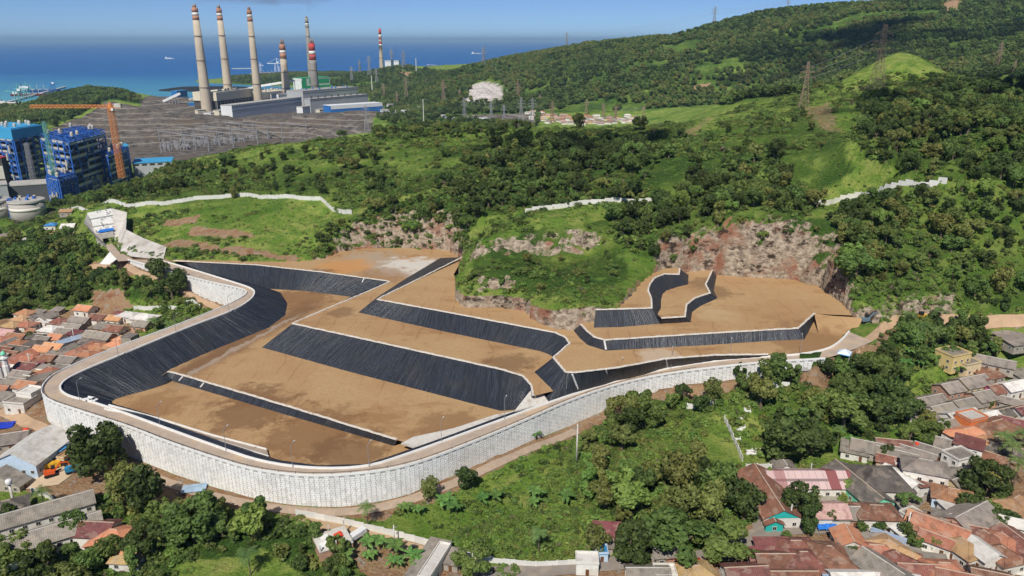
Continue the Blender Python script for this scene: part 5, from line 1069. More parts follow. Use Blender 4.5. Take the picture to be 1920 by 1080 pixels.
house_at(1128,1030,3.5,4,0,3,'f','bu','b','tiny blue and teal stall right of the kiosk','buildings along the lane'); house_at(1215,1070,12,8,0,3.2,'g','gy','g','grey-roofed house at the bottom edge, road side','buildings along the lane'); house_at(1247,1069,6,5,0,3.6,'f','wh','w','white flat roof right of the grey one at the bottom edge','buildings along the lane'); house_at(1305,1067,11,9,10,3.4,'h','tn','w','tan hip-roofed house at the bottom edge','buildings along the lane')
SCH = 'school buildings'
sw = house_at(1440,918,27,12,92,4,'g','br','w','long red-brown school wing with a teal gable end',SCH); house_at(1446,967,7,5.5,92,3,'g','br','t','little teal-gabled porch of the school',SCH); house_at(1513,890,28,12,0,3.8,'g','pt','w','school wing with pink and maroon patchwork roof',SCH); house_at(1609,902,24,10,104,4,'g','dk','m','dark grey school wing with a mint gable end',SCH)
house_at(1643,953,13,9,-3,4,'h','br','w','red-brown hip-roofed school office with pale eaves',SCH); house_at(1648,885,18,16,-3,4.4,'h','dk','w','big dark hip-roofed hall with white veranda',SCH, rise=5.0); house_at(1550,950,12,9,0,4.2,'g','pk','w','white school building with faded pink roof',SCH); house_at(1582,955,9.5,8,0,3.4,'g','gy','p','grey-roofed brick annex of the school',SCH); house_at(1470,868,5,7,90,2.6,'g','gy','w','little grey-roofed hut above the school',SCH)
MB().prism([(-5.9, 3.9), (5.9, 3.9), (0, 6.7)], 13.53, 13.62).build('gable_panel', WALLC['t'], sw).rotation_euler = (math.pi/2, 0, -math.pi/2)
R1, R2, R3 = -38, 52, 20
RIGHTV = [(1690,890,13,6,112,4.6,'g','wh','w'),(1712,896,11,5,112,4,'s','br','w'),(1735,868,14,10,-22,7,'h','gy','w','two-storey white house with grey hip roof and balcony'),(1641,835,16,9,-25,3.4,'g','gy','g'),(1603,838,9,8,-25,3,'s','gy','w'),(1675,829,12,9,-12,3.4,'g','br','w'),(1682,849,13,8,-30,3.2,'g','gy','p'),(1668,858,8,6,-30,3,'g','br','p'),(1716,845,14,7,-40,3,'g','gy','g'),(1690,865,5,4,-10,3,'f','wh','w'),
 (1756,843,14,6,-42,3,'g','gy','c'),(1790,832,12,9,-35,3.4,'g','gy','p'),(1800,850,9,7,20,6,'f','gy','w'),(1818,828,9,7,-35,6,'s','ma','w'),(1816,808,15,10,20,4,'h','lo','w'),(1846,820,6,6,20,4.2,'h','lo','w'),(1868,797,21,16,22,4.6,'h','br','w','big maroon-brown hip-roofed house with white walls on the right'),(1908,790,12,8,-35,4,'g','ma','w'),(1822,778,9,7,20,8,'f','wh','o','orange three-storey house front with white roof'),(1824,867,10,8,25,3.2,'h','gy','g'),(1806,882,9,8,25,3,'h','gy','g'),(1802,898,9,7,25,3,'g','gy','c'),
 (1788,922,12,9,-28,3.8,'h','or','b'),(1860,853,10,6,-45,3,'g','br','w'),(1880,838,13,7,-30,3,'g','dk','g'),(1915,832,9,7,20,3,'g','br','w'),(1780,698,11,9,22,7,'f','gy','y','yellow two-storey house at the edge of the wood'),(1806,704,9,8,22,5,'f','gy','c'),(1858,700,16,8,-35,3.2,'g','gy','g'),(1899,692,19,12,15,3.2,'s','gy','g'),(1850,712,11,8,20,3,'s','br','g'),(1820,721,14,10,20,3.2,'g','gy','c'),(1786,730,14,9,20,3.4,'g','gy','p'),(1743,747,13,9,20,3,'g','gy','p'),
 (1726,758,9,7,20,2.8,'s','gy','g'),(1770,762,14,9,20,3.2,'g','gy','w'),(1812,752,14,9,20,3.2,'g','gy','c'),(1847,738,14,9,20,3.2,'g','gy','p'),(1870,727,10,8,20,3.4,'g','br','k'),(1899,722,12,8,20,4,'g','wh','w'),(1905,752,15,6,-40,3,'g','gy','g'),(1890,768,11,7,20,3,'g','dk','c'),(1731,777,10,7,20,3,'g','gy','w'),(1752,771,8,6,20,2.8,'s','gy','w'),(1802,774,14,9,20,4.6,'g','wh','w'),(1849,777,11,8,20,4,'g','wh','m'),(1781,791,12,9,20,3.2,'g','gy','b'),(1918,713,8,8,20,3,'s','gy','g'),(1918,765,8,6,20,4,'g','ma','w')]
village(RIGHTV, 'right village', 6, 2, 'houses of the right village')
BRV = [(1450,1022,10,6,0,3.2,'s','ma','w'),(1424,1038,6,5,0,3,'s','ma','w'),(1457,1044,12,8,0,3.6,'g','br','w'),(1492,1019,11,8,0,3.4,'h','br','w'),(1506,1042,13,11,0,3.4,'h','br','p'),(1554,1032,13,12,-5,3.8,'h','br','w'),(1592,1003,8,8,85,4.4,'g','lo','w'),(1592,1030,9,4,85,4,'s','gy','g'),(1399,1069,12,9,4,3.4,'g','ma','w'),(1489,1076,13,7,0,3.2,'g','br','w'),(1605,1077,14,6,0,4,'g','wh','w'),(1629,1011,10,5,0,3.2,'s','gy','g'),(1664,1010,9,5,-35,3,'s','bl','w'),(1643,1027,12,8,-6,3.6,'h','or','w'),(1673,1023,12,9,-65,3.6,'h','tn','w'),
 (1682,1042,10,9,-65,3.6,'h','br','w'),(1654,1057,13,10,-62,4.4,'g','gy','w'),(1622,1050,6,9,10,3.6,'f','dk','g'),(1728,1062,13,6,-4,3.6,'g','br','w'),(1770,1060,10,7,-4,3.6,'h','or','w'),(1704,1045,6,5,-30,3,'s','br','g'),(1702,1034,7,4,-20,3,'s','gy','g'),(1740,1046,10,4,-12,3,'s','gy','g'),(1765,984,15,11,-40,4,'g','or','w'),(1757,1006,9,6,-40,3.6,'g','or','w'),(1734,969,9,7,-40,3.6,'g','lo','w'),(1820,962,17,11,30,4.2,'g','gy','p'),(1784,970,10,9,-30,3.6,'h','gy','g'),(1786,945,7,5,15,3,'s','wh','w'),(1818,990,9,8,-20,3.6,'g','br','w'),
 (1808,1018,11,9,-70,3.6,'h','tn','w'),(1848,1003,11,9,-72,3.8,'h','br','w'),(1846,1026,9,8,-75,4.4,'g','wh','w'),(1882,1008,11,9,-75,3.8,'h','or','w'),(1880,1032,10,9,-75,3.6,'h','br','w'),(1913,1014,14,10,-78,3.8,'g','br','w'),(1905,938,13,10,30,3.6,'h','tn','p'),(1904,975,13,6,-25,3.2,'g','wh','w'),(1711,962,6,5,25,3,'f','gy','w'),(1690,992,4.5,4,25,2.6,'s','wh','w'),(1570,1065,10,6,5,3,'s','bl','g'),(1690,1078,9,5,-10,3.4,'g','wh','w'),(1800,1078,12,7,-20,3.4,'g','or','w'),(1860,1078,10,8,-20,3.4,'g','br','w'),(1440,1078,8,5,0,3,'g','br','w')]
village(BRV, 'bottom right hamlet', 5, 2, 'houses of the bottom right hamlet')
YARD = [(58,437,15,5,5,3,'s','wh','w'),(88,441,17,5,5,3,'s','wh','g'),(87,429,15,5,5,3.4,'g','dk','g'),(107,423,11,6,5,3.4,'s','tn','g'),(129,424,10,11,10,3.6,'g','wh','w'),(127,436,9,6,10,3.4,'g','pk','w'),(95,415,9,7,5,4,'h','bu','w'),(122,447,8,6,5,3.4,'h','bu','w'),(129,413,10,7,5,3.6,'g','tn','g'),(17,438,16,7,60,3.4,'g','gy','g'),(25,448,8,7,60,3,'s','gy','g')]
village(YARD, 'depot below the silos', 2, 1, 'depot sheds below the silos')
rg_ = np.random.RandomState(3); fv = zone_points([(985,206),(1080,212),(1160,214),(1240,216),(1235,229),(1100,233),(1000,228)], 1200, 2000, 21.0, rg_)
f2 = zone_points([(1310,198),(1340,188),(1392,178),(1396,184),(1345,200)], 1200, 2200, 20.0, rg_); fv = np.r_[fv, f2]
q = PX(fv[:, 0], fv[:, 1], fv[:, 2]+3); o_ = np.argsort(q[0])
for n_, i in enumerate(o_[:90]):
    rc = ['pk', 'tn', 'gy', 'wh', 'or', 'gy', 'wh'][rg_.randint(0, 7)]
    house_at(float(q[0][i]), float(q[1][i]), rg_.uniform(10, 17), rg_.uniform(8, 11), rg_.uniform(-25, 25), rg_.uniform(3, 5.5), 'gh'[rg_.randint(0, 2)], rc, 'wcw'[rg_.randint(0, 3)], '%s-roofed house, %s from the left in the distant valley village' % (ROOF[rc][0], ordn(n_)), 'houses of the distant village', 0)
# ============================================================ POWER STATION, PYLONS, SEA TRAFFIC
def zat(p, py):
    """height at which a plumb line over p passes photo row py"""
    u, a, d = ray(960, py); return CAMZ+p.y/float(a)*float(d)
def pt(px, py, t): u, a, d = ray(px, py); return Vector((float(u*t), float(a*t), float(CAMZ+d*t)))
CHC = simple('chimney_concrete', (196,182,160), 0.9, 0.08, 0.05, dirt=(176,160,138)); CHB = simple('chimney_brown_paint', (182,132,106), 0.8, 0.15, 0.08); CHW = simple('chimney_white_paint', (226,220,210), 0.8, 0.06, 0.1); CHR = simple('chimney_red_paint', (196,74,64), 0.8, 0.1, 0.1); CHG = simple('chimney_grey_concrete', (152,146,138), 0.9, 0.1, 0.06); FLUE = simple('flue_steel', (150,132,116), 0.6, 0.15, 0.2)
def chimney(base, top_py, rb, rt, bands, flues, label, body=CHC, z0=None):
    H = zat(base, top_py)-base.z; t = thing('chimney', label, 'chimney', base, 0, 'power station chimneys'); R = lambda f: rb+(rt-rb)*f
    MB().lathe([(R(0)*1.02, -6), (R(0), 0), (R(0.3), H*0.3), (R(0.6), H*0.6), (R(bands[0][0]), H*bands[0][0])], 28).build('shaft', body, t, True)
    for f0, f1, m in bands: MB().lathe([(R(f0)+0.05, H*f0), (R(f1)+0.05, H*f1)], 28).build('paint_band', m, t, True)
    top = bands[-1][1]*H
    if flues == 1: MB().lathe([(rt*0.62, top-1), (rt*0.6, H), (rt*0.5, H), (rt*0.5, H-3)], 20).build('flue', FLUE, t, True)
    else:
        for k in range(flues): an = k*6.283/flues+0.3; MB().lathe([(rt*0.3, top-1), (rt*0.3, H), (rt*0.22, H), (rt*0.22, H-3)], 12, rt*0.45*math.cos(an), rt*0.45*math.sin(an)).build('flue', FLUE, t, True)
    for f in (0.25, 0.5, 0.72): MB().lathe([(R(f)+0.2, H*f-1), (R(f)+1.4, H*f-1), (R(f)+1.4, H*f+0.6), (R(f)+0.2, H*f+0.6)], 28).build('gallery_ring', FLUE, t)
    return t
tall = [(0.86, 0.90, CHB), (0.90, 0.928, CHW), (0.928, 0.972, CHB)]
chimney(P(389.5,213,9), 8, 15.0, 7.6, tall, 1, 'leftmost tall beige chimney with brown and white bands'); chimney(P(432,205,9), 10, 13.6, 7.0, tall, 1, 'second tall beige chimney from the left'); chimney(P(486,203,9), 13, 13.0, 6.6, tall, 1, 'third tall beige chimney from the left')
chimney(P(539,195,9), 74, 13.0, 8.6, [(0.72, 0.79, CHB), (0.79, 0.835, CHW), (0.835, 0.93, CHB)], 3, 'shorter beige chimney with three flues'); chimney(P(592.5,188,9), 73, 14.5, 9.4, [(0.66, 0.75, CHR), (0.75, 0.81, CHW), (0.81, 0.93, CHR)], 3, 'shorter grey chimney with red and white bands', CHG)
b6 = pt(583.5,145,3000); b6.z = 20; chimney(b6, 30, 12.5, 6.4, [(0.84, 0.875, CHG), (0.875, 0.9, CHW), (0.9, 0.97, CHG)], 1, 'slim grey chimney behind the red banded one', CHG); b7 = pt(715.5,124,3300); b7.z = 86
chimney(b7, 53, 9.5, 5.4, [(0.55, 0.6, CHW), (0.6, 0.66, CHR), (0.66, 0.72, CHW), (0.72, 0.76, CHR), (0.76, 0.84, CHW), (0.84, 0.985, CHR)], 1, 'distant chimney with red and white stripes on the headland')
CREAM = simple('cream_cladding', (220,210,186), 0.7, 0.07, 0.05); WCLAD = simple('white_cladding', (226,228,226), 0.6, 0.06, 0.05); GCLAD = simple('grey_cladding', (180,182,182), 0.6, 0.08, 0.05); BCLAD = simple('blue_cladding', (52,116,186), 0.55, 0.1, 0.06); LBLUE = simple('light_blue_roof', (70,160,206), 0.5, 0.06, 0.05); DKSTEEL = simple('dark_plant_interior', (84,78,72), 0.9, 0.3, 0.12)
GRCLAD = simple('green_cladding', (60,168,110), 0.6, 0.06, 0.05); BSTEEL = simple('blue_steelwork', (54,104,184), 0.5, 0.12, 0.2); GSTEEL = simple('galvanised_steel', (150,150,152), 0.5, 0.1, 0.5); BROWNST = simple('weathered_steel', (150,128,108), 0.6, 0.12, 0.4); OSTEEL = simple('orange_crane_paint', (214,138,78), 0.5, 0.1, 0.3); TEALST = simple('teal_crane_paint', (104,168,160), 0.5, 0.1, 0.3); PIPE = simple('pale_ducting', (190,184,172), 0.6, 0.1, 0.2); ROOFG = simple('flat_roof_membrane', (176,172,164), 0.8, 0.1, 0.06)
def frame3(A, B):
    e = Vector((B.x-A.x, B.y-A.y, 0)); L = e.length; e.normalize(); n = Vector((-e.y, e.x, 0)); 
    if n.y < 0: n = -n
    return e, n, L
def fblock(name, label, A, B, top_py, depth, mat, roofm=None, wins=0, bandm=None, group='power station buildings', winm=GLASS, cat='building', bandz=(0.0, 0.3)):
    A = A if isinstance(A, Vector) else P(*A); B = B if isinstance(B, Vector) else P(*B); B = Vector((B.x, B.y, A.z)); H = zat(A, top_py)-A.z; e, n, L = frame3(A, B); rz = math.atan2(e.y, e.x)
    t = thing(name, label, cat, A, rz, group); b = MB(); b.hexa([(0, 0, -8), (L, 0, -8), (L, depth, -8), (0, depth, -8), (0, 0, H), (L, 0, H), (L, depth, H), (0, depth, H)]); b.build('wall', mat, t)
    MB().hexa([(-0.6, -0.6, H+0.01), (L+0.6, -0.6, H+0.01), (L+0.6, depth+0.6, H+0.01), (-0.6, depth+0.6, H+0.01), (-0.6, -0.6, H+1.0), (L+0.6, -0.6, H+1.0), (L+0.6, depth+0.6, H+1.0), (-0.6, depth+0.6, H+1.0)]).build('roof', roofm or ROOFG, t)
    for r_ in range(wins):
        z = H*(0.82-0.28*r_); k = max(4, int(L/9))
        for i in range(k): MB().box(L*(i+0.5)/k, -0.12, z, L/k*0.62, 0.3, 2.2).build('window', winm, t)
    if bandm: MB().box(L/2, -0.25, H*bandz[0], L, 0.5, H*(bandz[1]-bandz[0])).build('cladding_band', bandm, t)
    return t, H, L
t, H, L = fblock('turbine_hall', 'long white turbine hall in front of the chimneys', (437,224,8), (567,205,8), 198, 34, WCLAD, None, 2, GCLAD, bandz=(0.42, 0.5))
bz, H, L = fblock('boiler_house', 'cream-topped boiler house beneath the second chimney', (409,213,8), (474,203,8), 190, 70, DKSTEEL, GSTEEL)
def cream_top(bz, H, L, h, dep):
    MB().hexa([(-3, -3, H+1.02), (L+3, -3, H+1.02), (L+3, dep, H+1.02), (-3, dep, H+1.02), (-3, -3, H+h), (L+3, -3, H+h), (L+3, dep, H+h), (-3, dep, H+h)]).build('upper_cladding', CREAM, bz)
    for i in range(11): x = L*i/10; MB().bar((x, -0.6, -6), (x, -0.6, H), 1.3).build('column', GSTEEL, bz)
    for k in range(4): MB().bar((0, -0.8, H*(k+0.5)/4), (L, -0.8, H*(k+0.5)/4), 1.2).build('floor_beam', GSTEEL, bz)
    r = random.Random(4)
    for i in range(9): MB().lathe([(3.0, H+h-1), (3.2, H+h+4), (1.6, H+h+6)], 10, r.uniform(4, L-4), r.uniform(6, dep-8)).build('roof_vent', PIPE, bz)
cream_top(bz, H, L, 24, 70)
bz, H, L = fblock('boiler_house', 'cream-topped boiler house beneath the third chimney', (476,202,8), (548,194,8), 188, 70, DKSTEEL, GSTEEL); cream_top(bz, H, L, 21, 70)
fblock('boiler_house', 'small white cube-shaped plant house on the turbine hall', (524,200,8), (550,197,8), 177, 30, WCLAD, None, 1)
g1, H, L = fblock('boiler_house', 'long grey boiler house with rooftop fans right of the chimneys', (570,200,8), (673,190,8), 171, 70, GCLAD, None, 1)
r = random.Random(8)
for i in range(14): MB().lathe([(2.6, H+0.9), (2.6, H+5), (1.2, H+6)], 10, L*(i+0.5)/14, r.choice([8, 30, 55])).build('roof_fan', BCLAD if i % 3 else PIPE, g1)
g2, H, L = fblock('turbine_hall', 'lower grey hall in front of the long grey boiler house', (583,208,8), (691,197,8), 186, 24, GCLAD, ROOFG, 1)
for i in range(9): MB().lathe([(2.4, H+0.9), (2.4, H+5.5), (1.2, H+7)], 10, L*(i+0.5)/9, 8).build('roof_fan', DKSTEEL, g2)
fblock('turbine_hall', 'low hall with pale roof and blue front right of the grey halls', (622,221,8), (718,214,8), 199, 42, BCLAD, WCLAD, 0, WCLAD, bandz=(0.72, 1.0)); fblock('plant_building', 'small white cube building right of the blue-fronted hall', (718,224,8), (743,223,8), 207, 26, WCLAD, None, 1)
gr, H, L = fblock('boiler_house', 'green and white boiler house beneath the red banded chimney', (567,176,8), (620,172,8), 147, 45, WCLAD, GRCLAD, 0, GRCLAD, bandz=(0.32, 0.5))
MB().box(L*0.62, -0.3, H*0.62, L*0.7, 0.5, H*0.3).build('cladding_band', GRCLAD, gr); MB().box(L*0.08, -0.4, H*0.5, L*0.16, 0.6, H*0.5).build('cladding_band', GRCLAD, gr)
fblock('transfer_tower', 'bright blue conveyor tower left of the first chimney', (335,197,8), (354,195,8), 171, 22, BCLAD, LBLUE, 0, LBLUE, bandz=(0.1, 0.55)); fblock('coal_shed', 'white shed left of the blue conveyor tower', (281,196,8), (309,195,8), 186, 30, WCLAD, WCLAD); fblock('coal_shed', 'low blue coal shed behind the grey terraces', (305,209,8), (358,206,8), 200, 24, BCLAD, WCLAD); fblock('coal_shed', 'small blue shed at the foot of the first chimney', (356,208,8), (380,207,8), 194, 20, BCLAD, LBLUE)
bt_ = pt(722,126,3400); be_ = pt(748,126,3400); fblock('plant_building', 'white and blue plant block on the headland beside the striped chimney', bt_, be_, 113, 60, WCLAD, BCLAD, 1)
fblock('substation_building', 'pale low building row behind the crest, left', (770,226,24), (830,228,24), 216, 30, WCLAD, None, 1); fblock('substation_building', 'pale low building row behind the crest, right', (835,228,24), (905,232,24), 220, 26, GCLAD, WCLAD, 1)
for k_, (x0, y0, w_, tp) in enumerate([(752,214,16,208),(775,206,14,201),(805,212,18,206),(842,206,14,201),(868,214,20,208),(900,216,16,211),(930,210,14,205),(955,218,18,212),(790,222,16,216),(725,200,12,196)]): fblock('service_building', 'small pale building on the flats behind the crest, %s from the left' % ordn(sorted([752,775,805,842,868,900,930,955,790,725]).index(x0)), (x0,y0,20), (x0+w_,y0,20), tp, 16, WCLAD, ROOFG if k_ % 2 else WCLAD, 1, None, 'service buildings on the flats')
COALM = simple('coal', (40,38,40), 0.95, 0.3, 0.05, world=True); c_ = P(330,192,8); b = MB(); b.lathe([(1.0, -2), (0.98, 0), (0.6, 7), (0.1, 9)], 24); o = b.build('coal_pile', COALM, None, True, c_); o.scale = (150, 60, 1.3); tag(o, 'long dark coal pile behind the blue conveyor tower', 'coal pile')
c_ = P(400,168,4); o = MB().lathe([(1.0, -4), (0.98, 0), (0.6, 8), (0.1, 10)], 24).build('coal_pile', COALM, None, True, c_); o.scale = (230, 70, 1.4); tag(o, 'dark coal bank along the shore between the chimneys', 'coal pile')
for k_, (x0, y0, x1, y1, tp, dp, m_) in enumerate([(396,222,410,220,212,22,WCLAD),(412,222,434,220,208,26,CREAM),(568,212,582,210,201,20,WCLAD),(600,216,620,214,206,18,CREAM),(545,205,566,203,190,22,CREAM),(500,190,520,188,176,20,CREAM),(548,188,566,187,172,24,WCLAD),(455,196,470,195,178,20,WCLAD),(650,186,668,185,172,20,CREAM),(674,196,690,195,180,26,WCLAD),(622,180,640,179,166,26,CREAM),(372,216,386,215,207,18,CREAM)]): fblock('plant_annex', 'small pale plant annex near the chimneys, %s from the left' % ordn(sorted([396,412,568,600,545,500,548,455,650,674,622,372]).index(x0)), (x0,y0,8), (x1,y1,8), tp, dp, m_, None, 1, GCLAD, 'plant annexes near the chimneys', bandz=(0.5, 0.6))
def conveyor(label, A, B, w=6.5):
    t = thing('conveyor', label, 'conveyor', A, 0, 'coal conveyors'); d = B-A; MB().bar((0, 0, 0), d, w).build('gallery', WCLAD, t)
    for k in range(1, 6): q = d*(k/6); MB().bar((q.x, q.y, q.z-w/2), (q.x, q.y, 6-A.z), 1.6).build('trestle', GSTEEL, t)
conveyor('inclined conveyor rising to the blue tower', pt(306,190,2120), pt(338,175,2120)); conveyor('long inclined conveyor passing behind the tall chimneys', pt(395,184,2350), pt(482,162,2350)); conveyor('upper conveyor leading to the green boiler house', pt(482,162,2360), pt(566,149,2360)); conveyor('low conveyor between the chimneys and the coal bank', pt(355,187,2200), pt(400,178,2250))
# ---- boilers under construction
def boiler(label, C, Lp, Rp, top_py, z0, capm, cap_h, seed, open_top=False):
    C = P(*C, z0); A = P(*Lp, z0); B = P(*Rp, z0); H = zat(C, top_py)-z0; t = thing('boiler_building', label, 'boiler', C, 0, 'boilers under construction'); a = A-C; b = B-C; r = random.Random(seed); FAR = a+b; Z = Vector((0, 0, 1))
    def slab(z, h, s0=0.0, m=DKSTEEL, nm='floor_deck'):
        q = [a*s0+b*s0, b*(1-s0)+a*s0, FAR*(1-s0), a*(1-s0)+b*s0]; MB().hexa([v+Z*z for v in q]+[v+Z*(z+h) for v in q]).build(nm, m, t)
    slab(-2, H*0.97, 0.16, DKSTEEL, 'furnace_core'); n = 8
    for k in range(n): slab(H*(k+0.6)/n, 1.2, 0.02, GCLAD if k % 2 else DKSTEEL)
    if open_top:
        slab(H*0.93, 1.0, 0.1, DKSTEEL); bm3 = MB()
        for i in range(9):
            for u, v in ((a, b), (b, a)):
                p = u*(i/8); bm3.bar(p+Z*H, p+v+Z*H, 0.9)
                for k in range(4): bm3.bar(p+v*(k/4)+Z*H, p+v*((k+0.5)/4)+Z*(H+cap_h), 0.6); bm3.bar(p+v*((k+0.5)/4)+Z*(H+cap_h), p+v*((k+1)/4)+Z*H, 0.6)
                bm3.bar(p+Z*(H+cap_h*r.uniform(0.6, 1)), p+v+Z*(H+cap_h), 0.7)
        bm3.build('roof_truss', BSTEEL, t)
    else: slab(H, cap_h, -0.02, capm, 'roof_cladding'); slab(H+cap_h+0.02, 1.0, 0.03, LBLUE if capm is LBLUE else BSTEEL, 'roof')
    for k in range(10):
        q0 = (a if k % 2 else b)*r.uniform(0.1, 0.9); zz = r.uniform(0.15, 0.8)*H; o_ = Vector((-0.4, -0.9, 0))*r.uniform(1.5, 3.5); MB().bar(q0+o_+Z*zz, q0+o_+Z*(zz+H*r.uniform(0.08, 0.2)), r.uniform(1.0, 2.2), n=8).build('duct', PIPE, t)
    for side in (a, b):
        m = 5; out = (side.cross(Z)); out = out.normalized()*1.2
        if out.y > 0: out = -out
        for i in range(m+1):
            p = side*(i/m)+out; MB().bar(p-Z*3, p+Z*H, 1.3).build('column', BSTEEL, t)
        for k in range(n):
            z = H*(k+0.6)/n
            for i in range(m):
                p, q = side*(i/m)+out, side*((i+1)/m)+out
                if (i in (0, m-1) and k % 2 == 0) or r.random() < 0.12: MB().bar(p+Z*z, q+Z*(z+H/n), 0.75).build('brace', BSTEEL, t)
                elif r.random() < 0.85: mid = (p+q)/2-out*0.5; d = (q-p).normalized(); L = (q-p).length*0.94; w_ = MB(); w_.hexa([mid-d*L/2+Z*(z+1.3)-out*.2, mid+d*L/2+Z*(z+1.3)-out*.2, mid+d*L/2+Z*(z+1.3)+out*.3, mid-d*L/2+Z*(z+1.3)+out*.3, mid-d*L/2+Z*(z+H/n*0.5)-out*.2, mid+d*L/2+Z*(z+H/n*.5)-out*.2, mid+d*L/2+Z*(z+H/n*.5)+out*.3, mid-d*L/2+Z*(z+H/n*.5)+out*.3]); w_.build('duct_panel', PIPE if r.random() < 0.7 else GCLAD, t)
            MB().bar(out+Z*z, side+out+Z*z, 0.9).build('beam', BSTEEL, t)
    for i in range(9): p = a*r.random()+b*r.random(); MB().lathe([(2.0, H+cap_h+0.9), (2.0, H+cap_h+4.5), (1.0, H+cap_h+6)], 8, p.x, p.y).build('roof_vent', PIPE, t)
    return t
boiler('blue-roofed boiler building under construction at the left edge', (43,352), (-14,343), (97,338), 262, 13, LBLUE, 13, 3); boiler('open blue steel boiler frame beside the orange crane', (150,374), (98,361), (214,348), 268, 13, BSTEEL, 6, 9, True); boiler('lower blue steel bay between the boiler frame and the orange crane', (214,356), (190,350), (247,342), 292, 13, BSTEEL, 4, 5, True); boiler('small blue steel bay in front of the open boiler frame', (118,386), (98,380), (150,376), 338, 13, BSTEEL, 3, 6, True)
fblock('plant_building', 'red, white and blue roofed plant hall at the left edge', (-30,352,13), (14,352,13), 297, 40, DKSTEEL, simple('tricolour_roof', (170,60,66), 0.6, 0.2, 0.04), 0, PIPE, 'power station buildings', bandz=(0.3, 0.75)); fblock('plant_building', 'dark grey conveyor house above the silos', (18,378,14), (103,372,14), 350, 36, simple('dark_cladding', (88,90,92), 0.7, 0.1, 0.05), ROOFG)
fblock('plant_building', 'grey hall behind the silos at the left edge', (-40,386,14), (20,380,14), 352, 30, GCLAD, ROOFG); fblock('plant_building', 'dark blue building right of the orange crane', (226,334,13), (250,332,13), 276, 30, simple('navy_cladding', (36,58,104), 0.6, 0.12, 0.06), LBLUE); fblock('plant_building', 'low grey hall with pale blue roof right of the boilers', (252,331,13), (325,327,13), 307, 46, GCLAD, LBLUE, 1); fblock('plant_building', 'concrete hopper house under the open boiler frame', (148,366,13), (196,356,13), 338, 16, simple('raw_concrete', (160,152,138), 0.9, 0.12, 0.1), None)
def lattice(t, H, wb, wt, m, th, nseg, name='mast'):
    b = MB()
    for i in range(nseg):
        z0, z1 = H*i/nseg, H*(i+1)/nseg; w0, w1 = wb+(wt-wb)*i/nseg, wb+(wt-wb)*(i+1)/nseg
        c0 = [(x*w0/2, y*w0/2, z0) for x, y in ((-1, -1), (1, -1), (1, 1), (-1, 1))]; c1 = [(x*w1/2, y*w1/2, z1) for x, y in ((-1, -1), (1, -1), (1, 1), (-1, 1))]
        for k in range(4): b.bar(c0[k], c1[k], th); b.bar(c0[k], c1[(k+1) % 4], th*0.7); b.bar(c0[(k+1) % 4], c1[k], th*0.7); b.bar(c1[k], c1[(k+1) % 4], th*0.7)
    return b.build(name, m, t)
def crane(base, top_py, jl, jr, label):
    H = zat(base, top_py)-base.z; t = thing('tower_crane', label, 'crane', base); lattice(t, H, 6.0, 5.6, OSTEEL, 0.42, 17); j = MB(); s = base.y*1.0/FPX
    x0, x1 = (jl-PX(*base)[0])*PX(*base)[2]/FPX, (jr-PX(*base)[0])*PX(*base)[2]/FPX; n = 22
    for i in range(n):
        a0, a1 = x0+(x1-x0)*i/n, x0+(x1-x0)*(i+1)/n
        for y in (-1.3, 1.3): j.bar((a0, y, H), (a1, y, H), 0.5); j.bar((a0, y, H), ((a0+a1)/2, 0, H+3.2), 0.5); j.bar(((a0+a1)/2, 0, H+3.2), (a1, y, H), 0.5)
        j.bar((a0, 0, H+3.2), (a1, 0, H+3.2), 0.8)
    j.build('jib', OSTEEL, t); MB().lathe([(3.0, H-3), (3.0, H), (2.0, H+6)], 8).build('slewing_head', OSTEEL, t); MB().box(x1-4, 0, H+0.5, 8, 3.5, 4.5).build('counterweight', CONC, t); MB().box(3.5, -3, H-3.2, 2.6, 2.6, 2.8).build('cab', WCLAD, t)
crane(pt(229,334,930), 202, 83, 249, 'orange tower crane standing over the blue boiler frames')
def mast(px, pyb, t_, top_py, wb, m, label, name='lattice_mast', th=0.36): bs = pt(px, pyb, t_); bs.z -= 4; o = thing(name, label, 'mast', bs); lattice(o, zat(bs, top_py)-bs.z, wb, wb*0.7, m, th, 14); return o
mast(110,372,900,228,4.6,TEALST,'slim teal hoist mast in front of the boiler frames'); o = mast(66,352,960,268,5.5,GSTEEL,'pale stack-like mast in front of the blue-roofed boiler'); mast(26,412,805,372,5.0,BSTEEL,'blue stair tower between the two silos'); mast(140,365,935,330,5.0,BSTEEL,'blue stair tower below the open boiler frame')
SILO = simple('silo_concrete', (178,172,164), 0.85, 0.08, 0.08, dirt=(150,144,136))
for px, lab in ((56, 'round concrete silo nearest the wooded bank'), (-8, 'round concrete silo cut by the left edge')):
    c_ = P(px, 411, 15); H = zat(c_, 376)-c_.z; t = thing('silo', lab, 'silo', c_, 0, 'twin silos'); MB().lathe([(17, -5), (17, H)], 40).build('drum', SILO, t, True); MB().lathe([(17.4, H+0.01), (17.4, H+1.2), (16.5, H+1.2), (8, H+2.2), (0.5, H+2.8)], 40).build('roof', ROOFG, t); MB().lathe([(17.15, H*0.52), (17.15, H*0.7)], 40).build('paint_band', CHW, t, True)
    for k in range(7): a_ = k*0.9; MB().box(9*math.cos(a_), 9*math.sin(a_), H+1.5, 2.5, 2.0, 3.2).build('roof_filter', PIPE if k % 2 else BSTEEL, t)
    MB().lathe([(17.6, H*0.97), (17.9, H*0.97), (17.9, H+0.8), (17.6, H+0.8)], 40).build('rim', CONC, t)
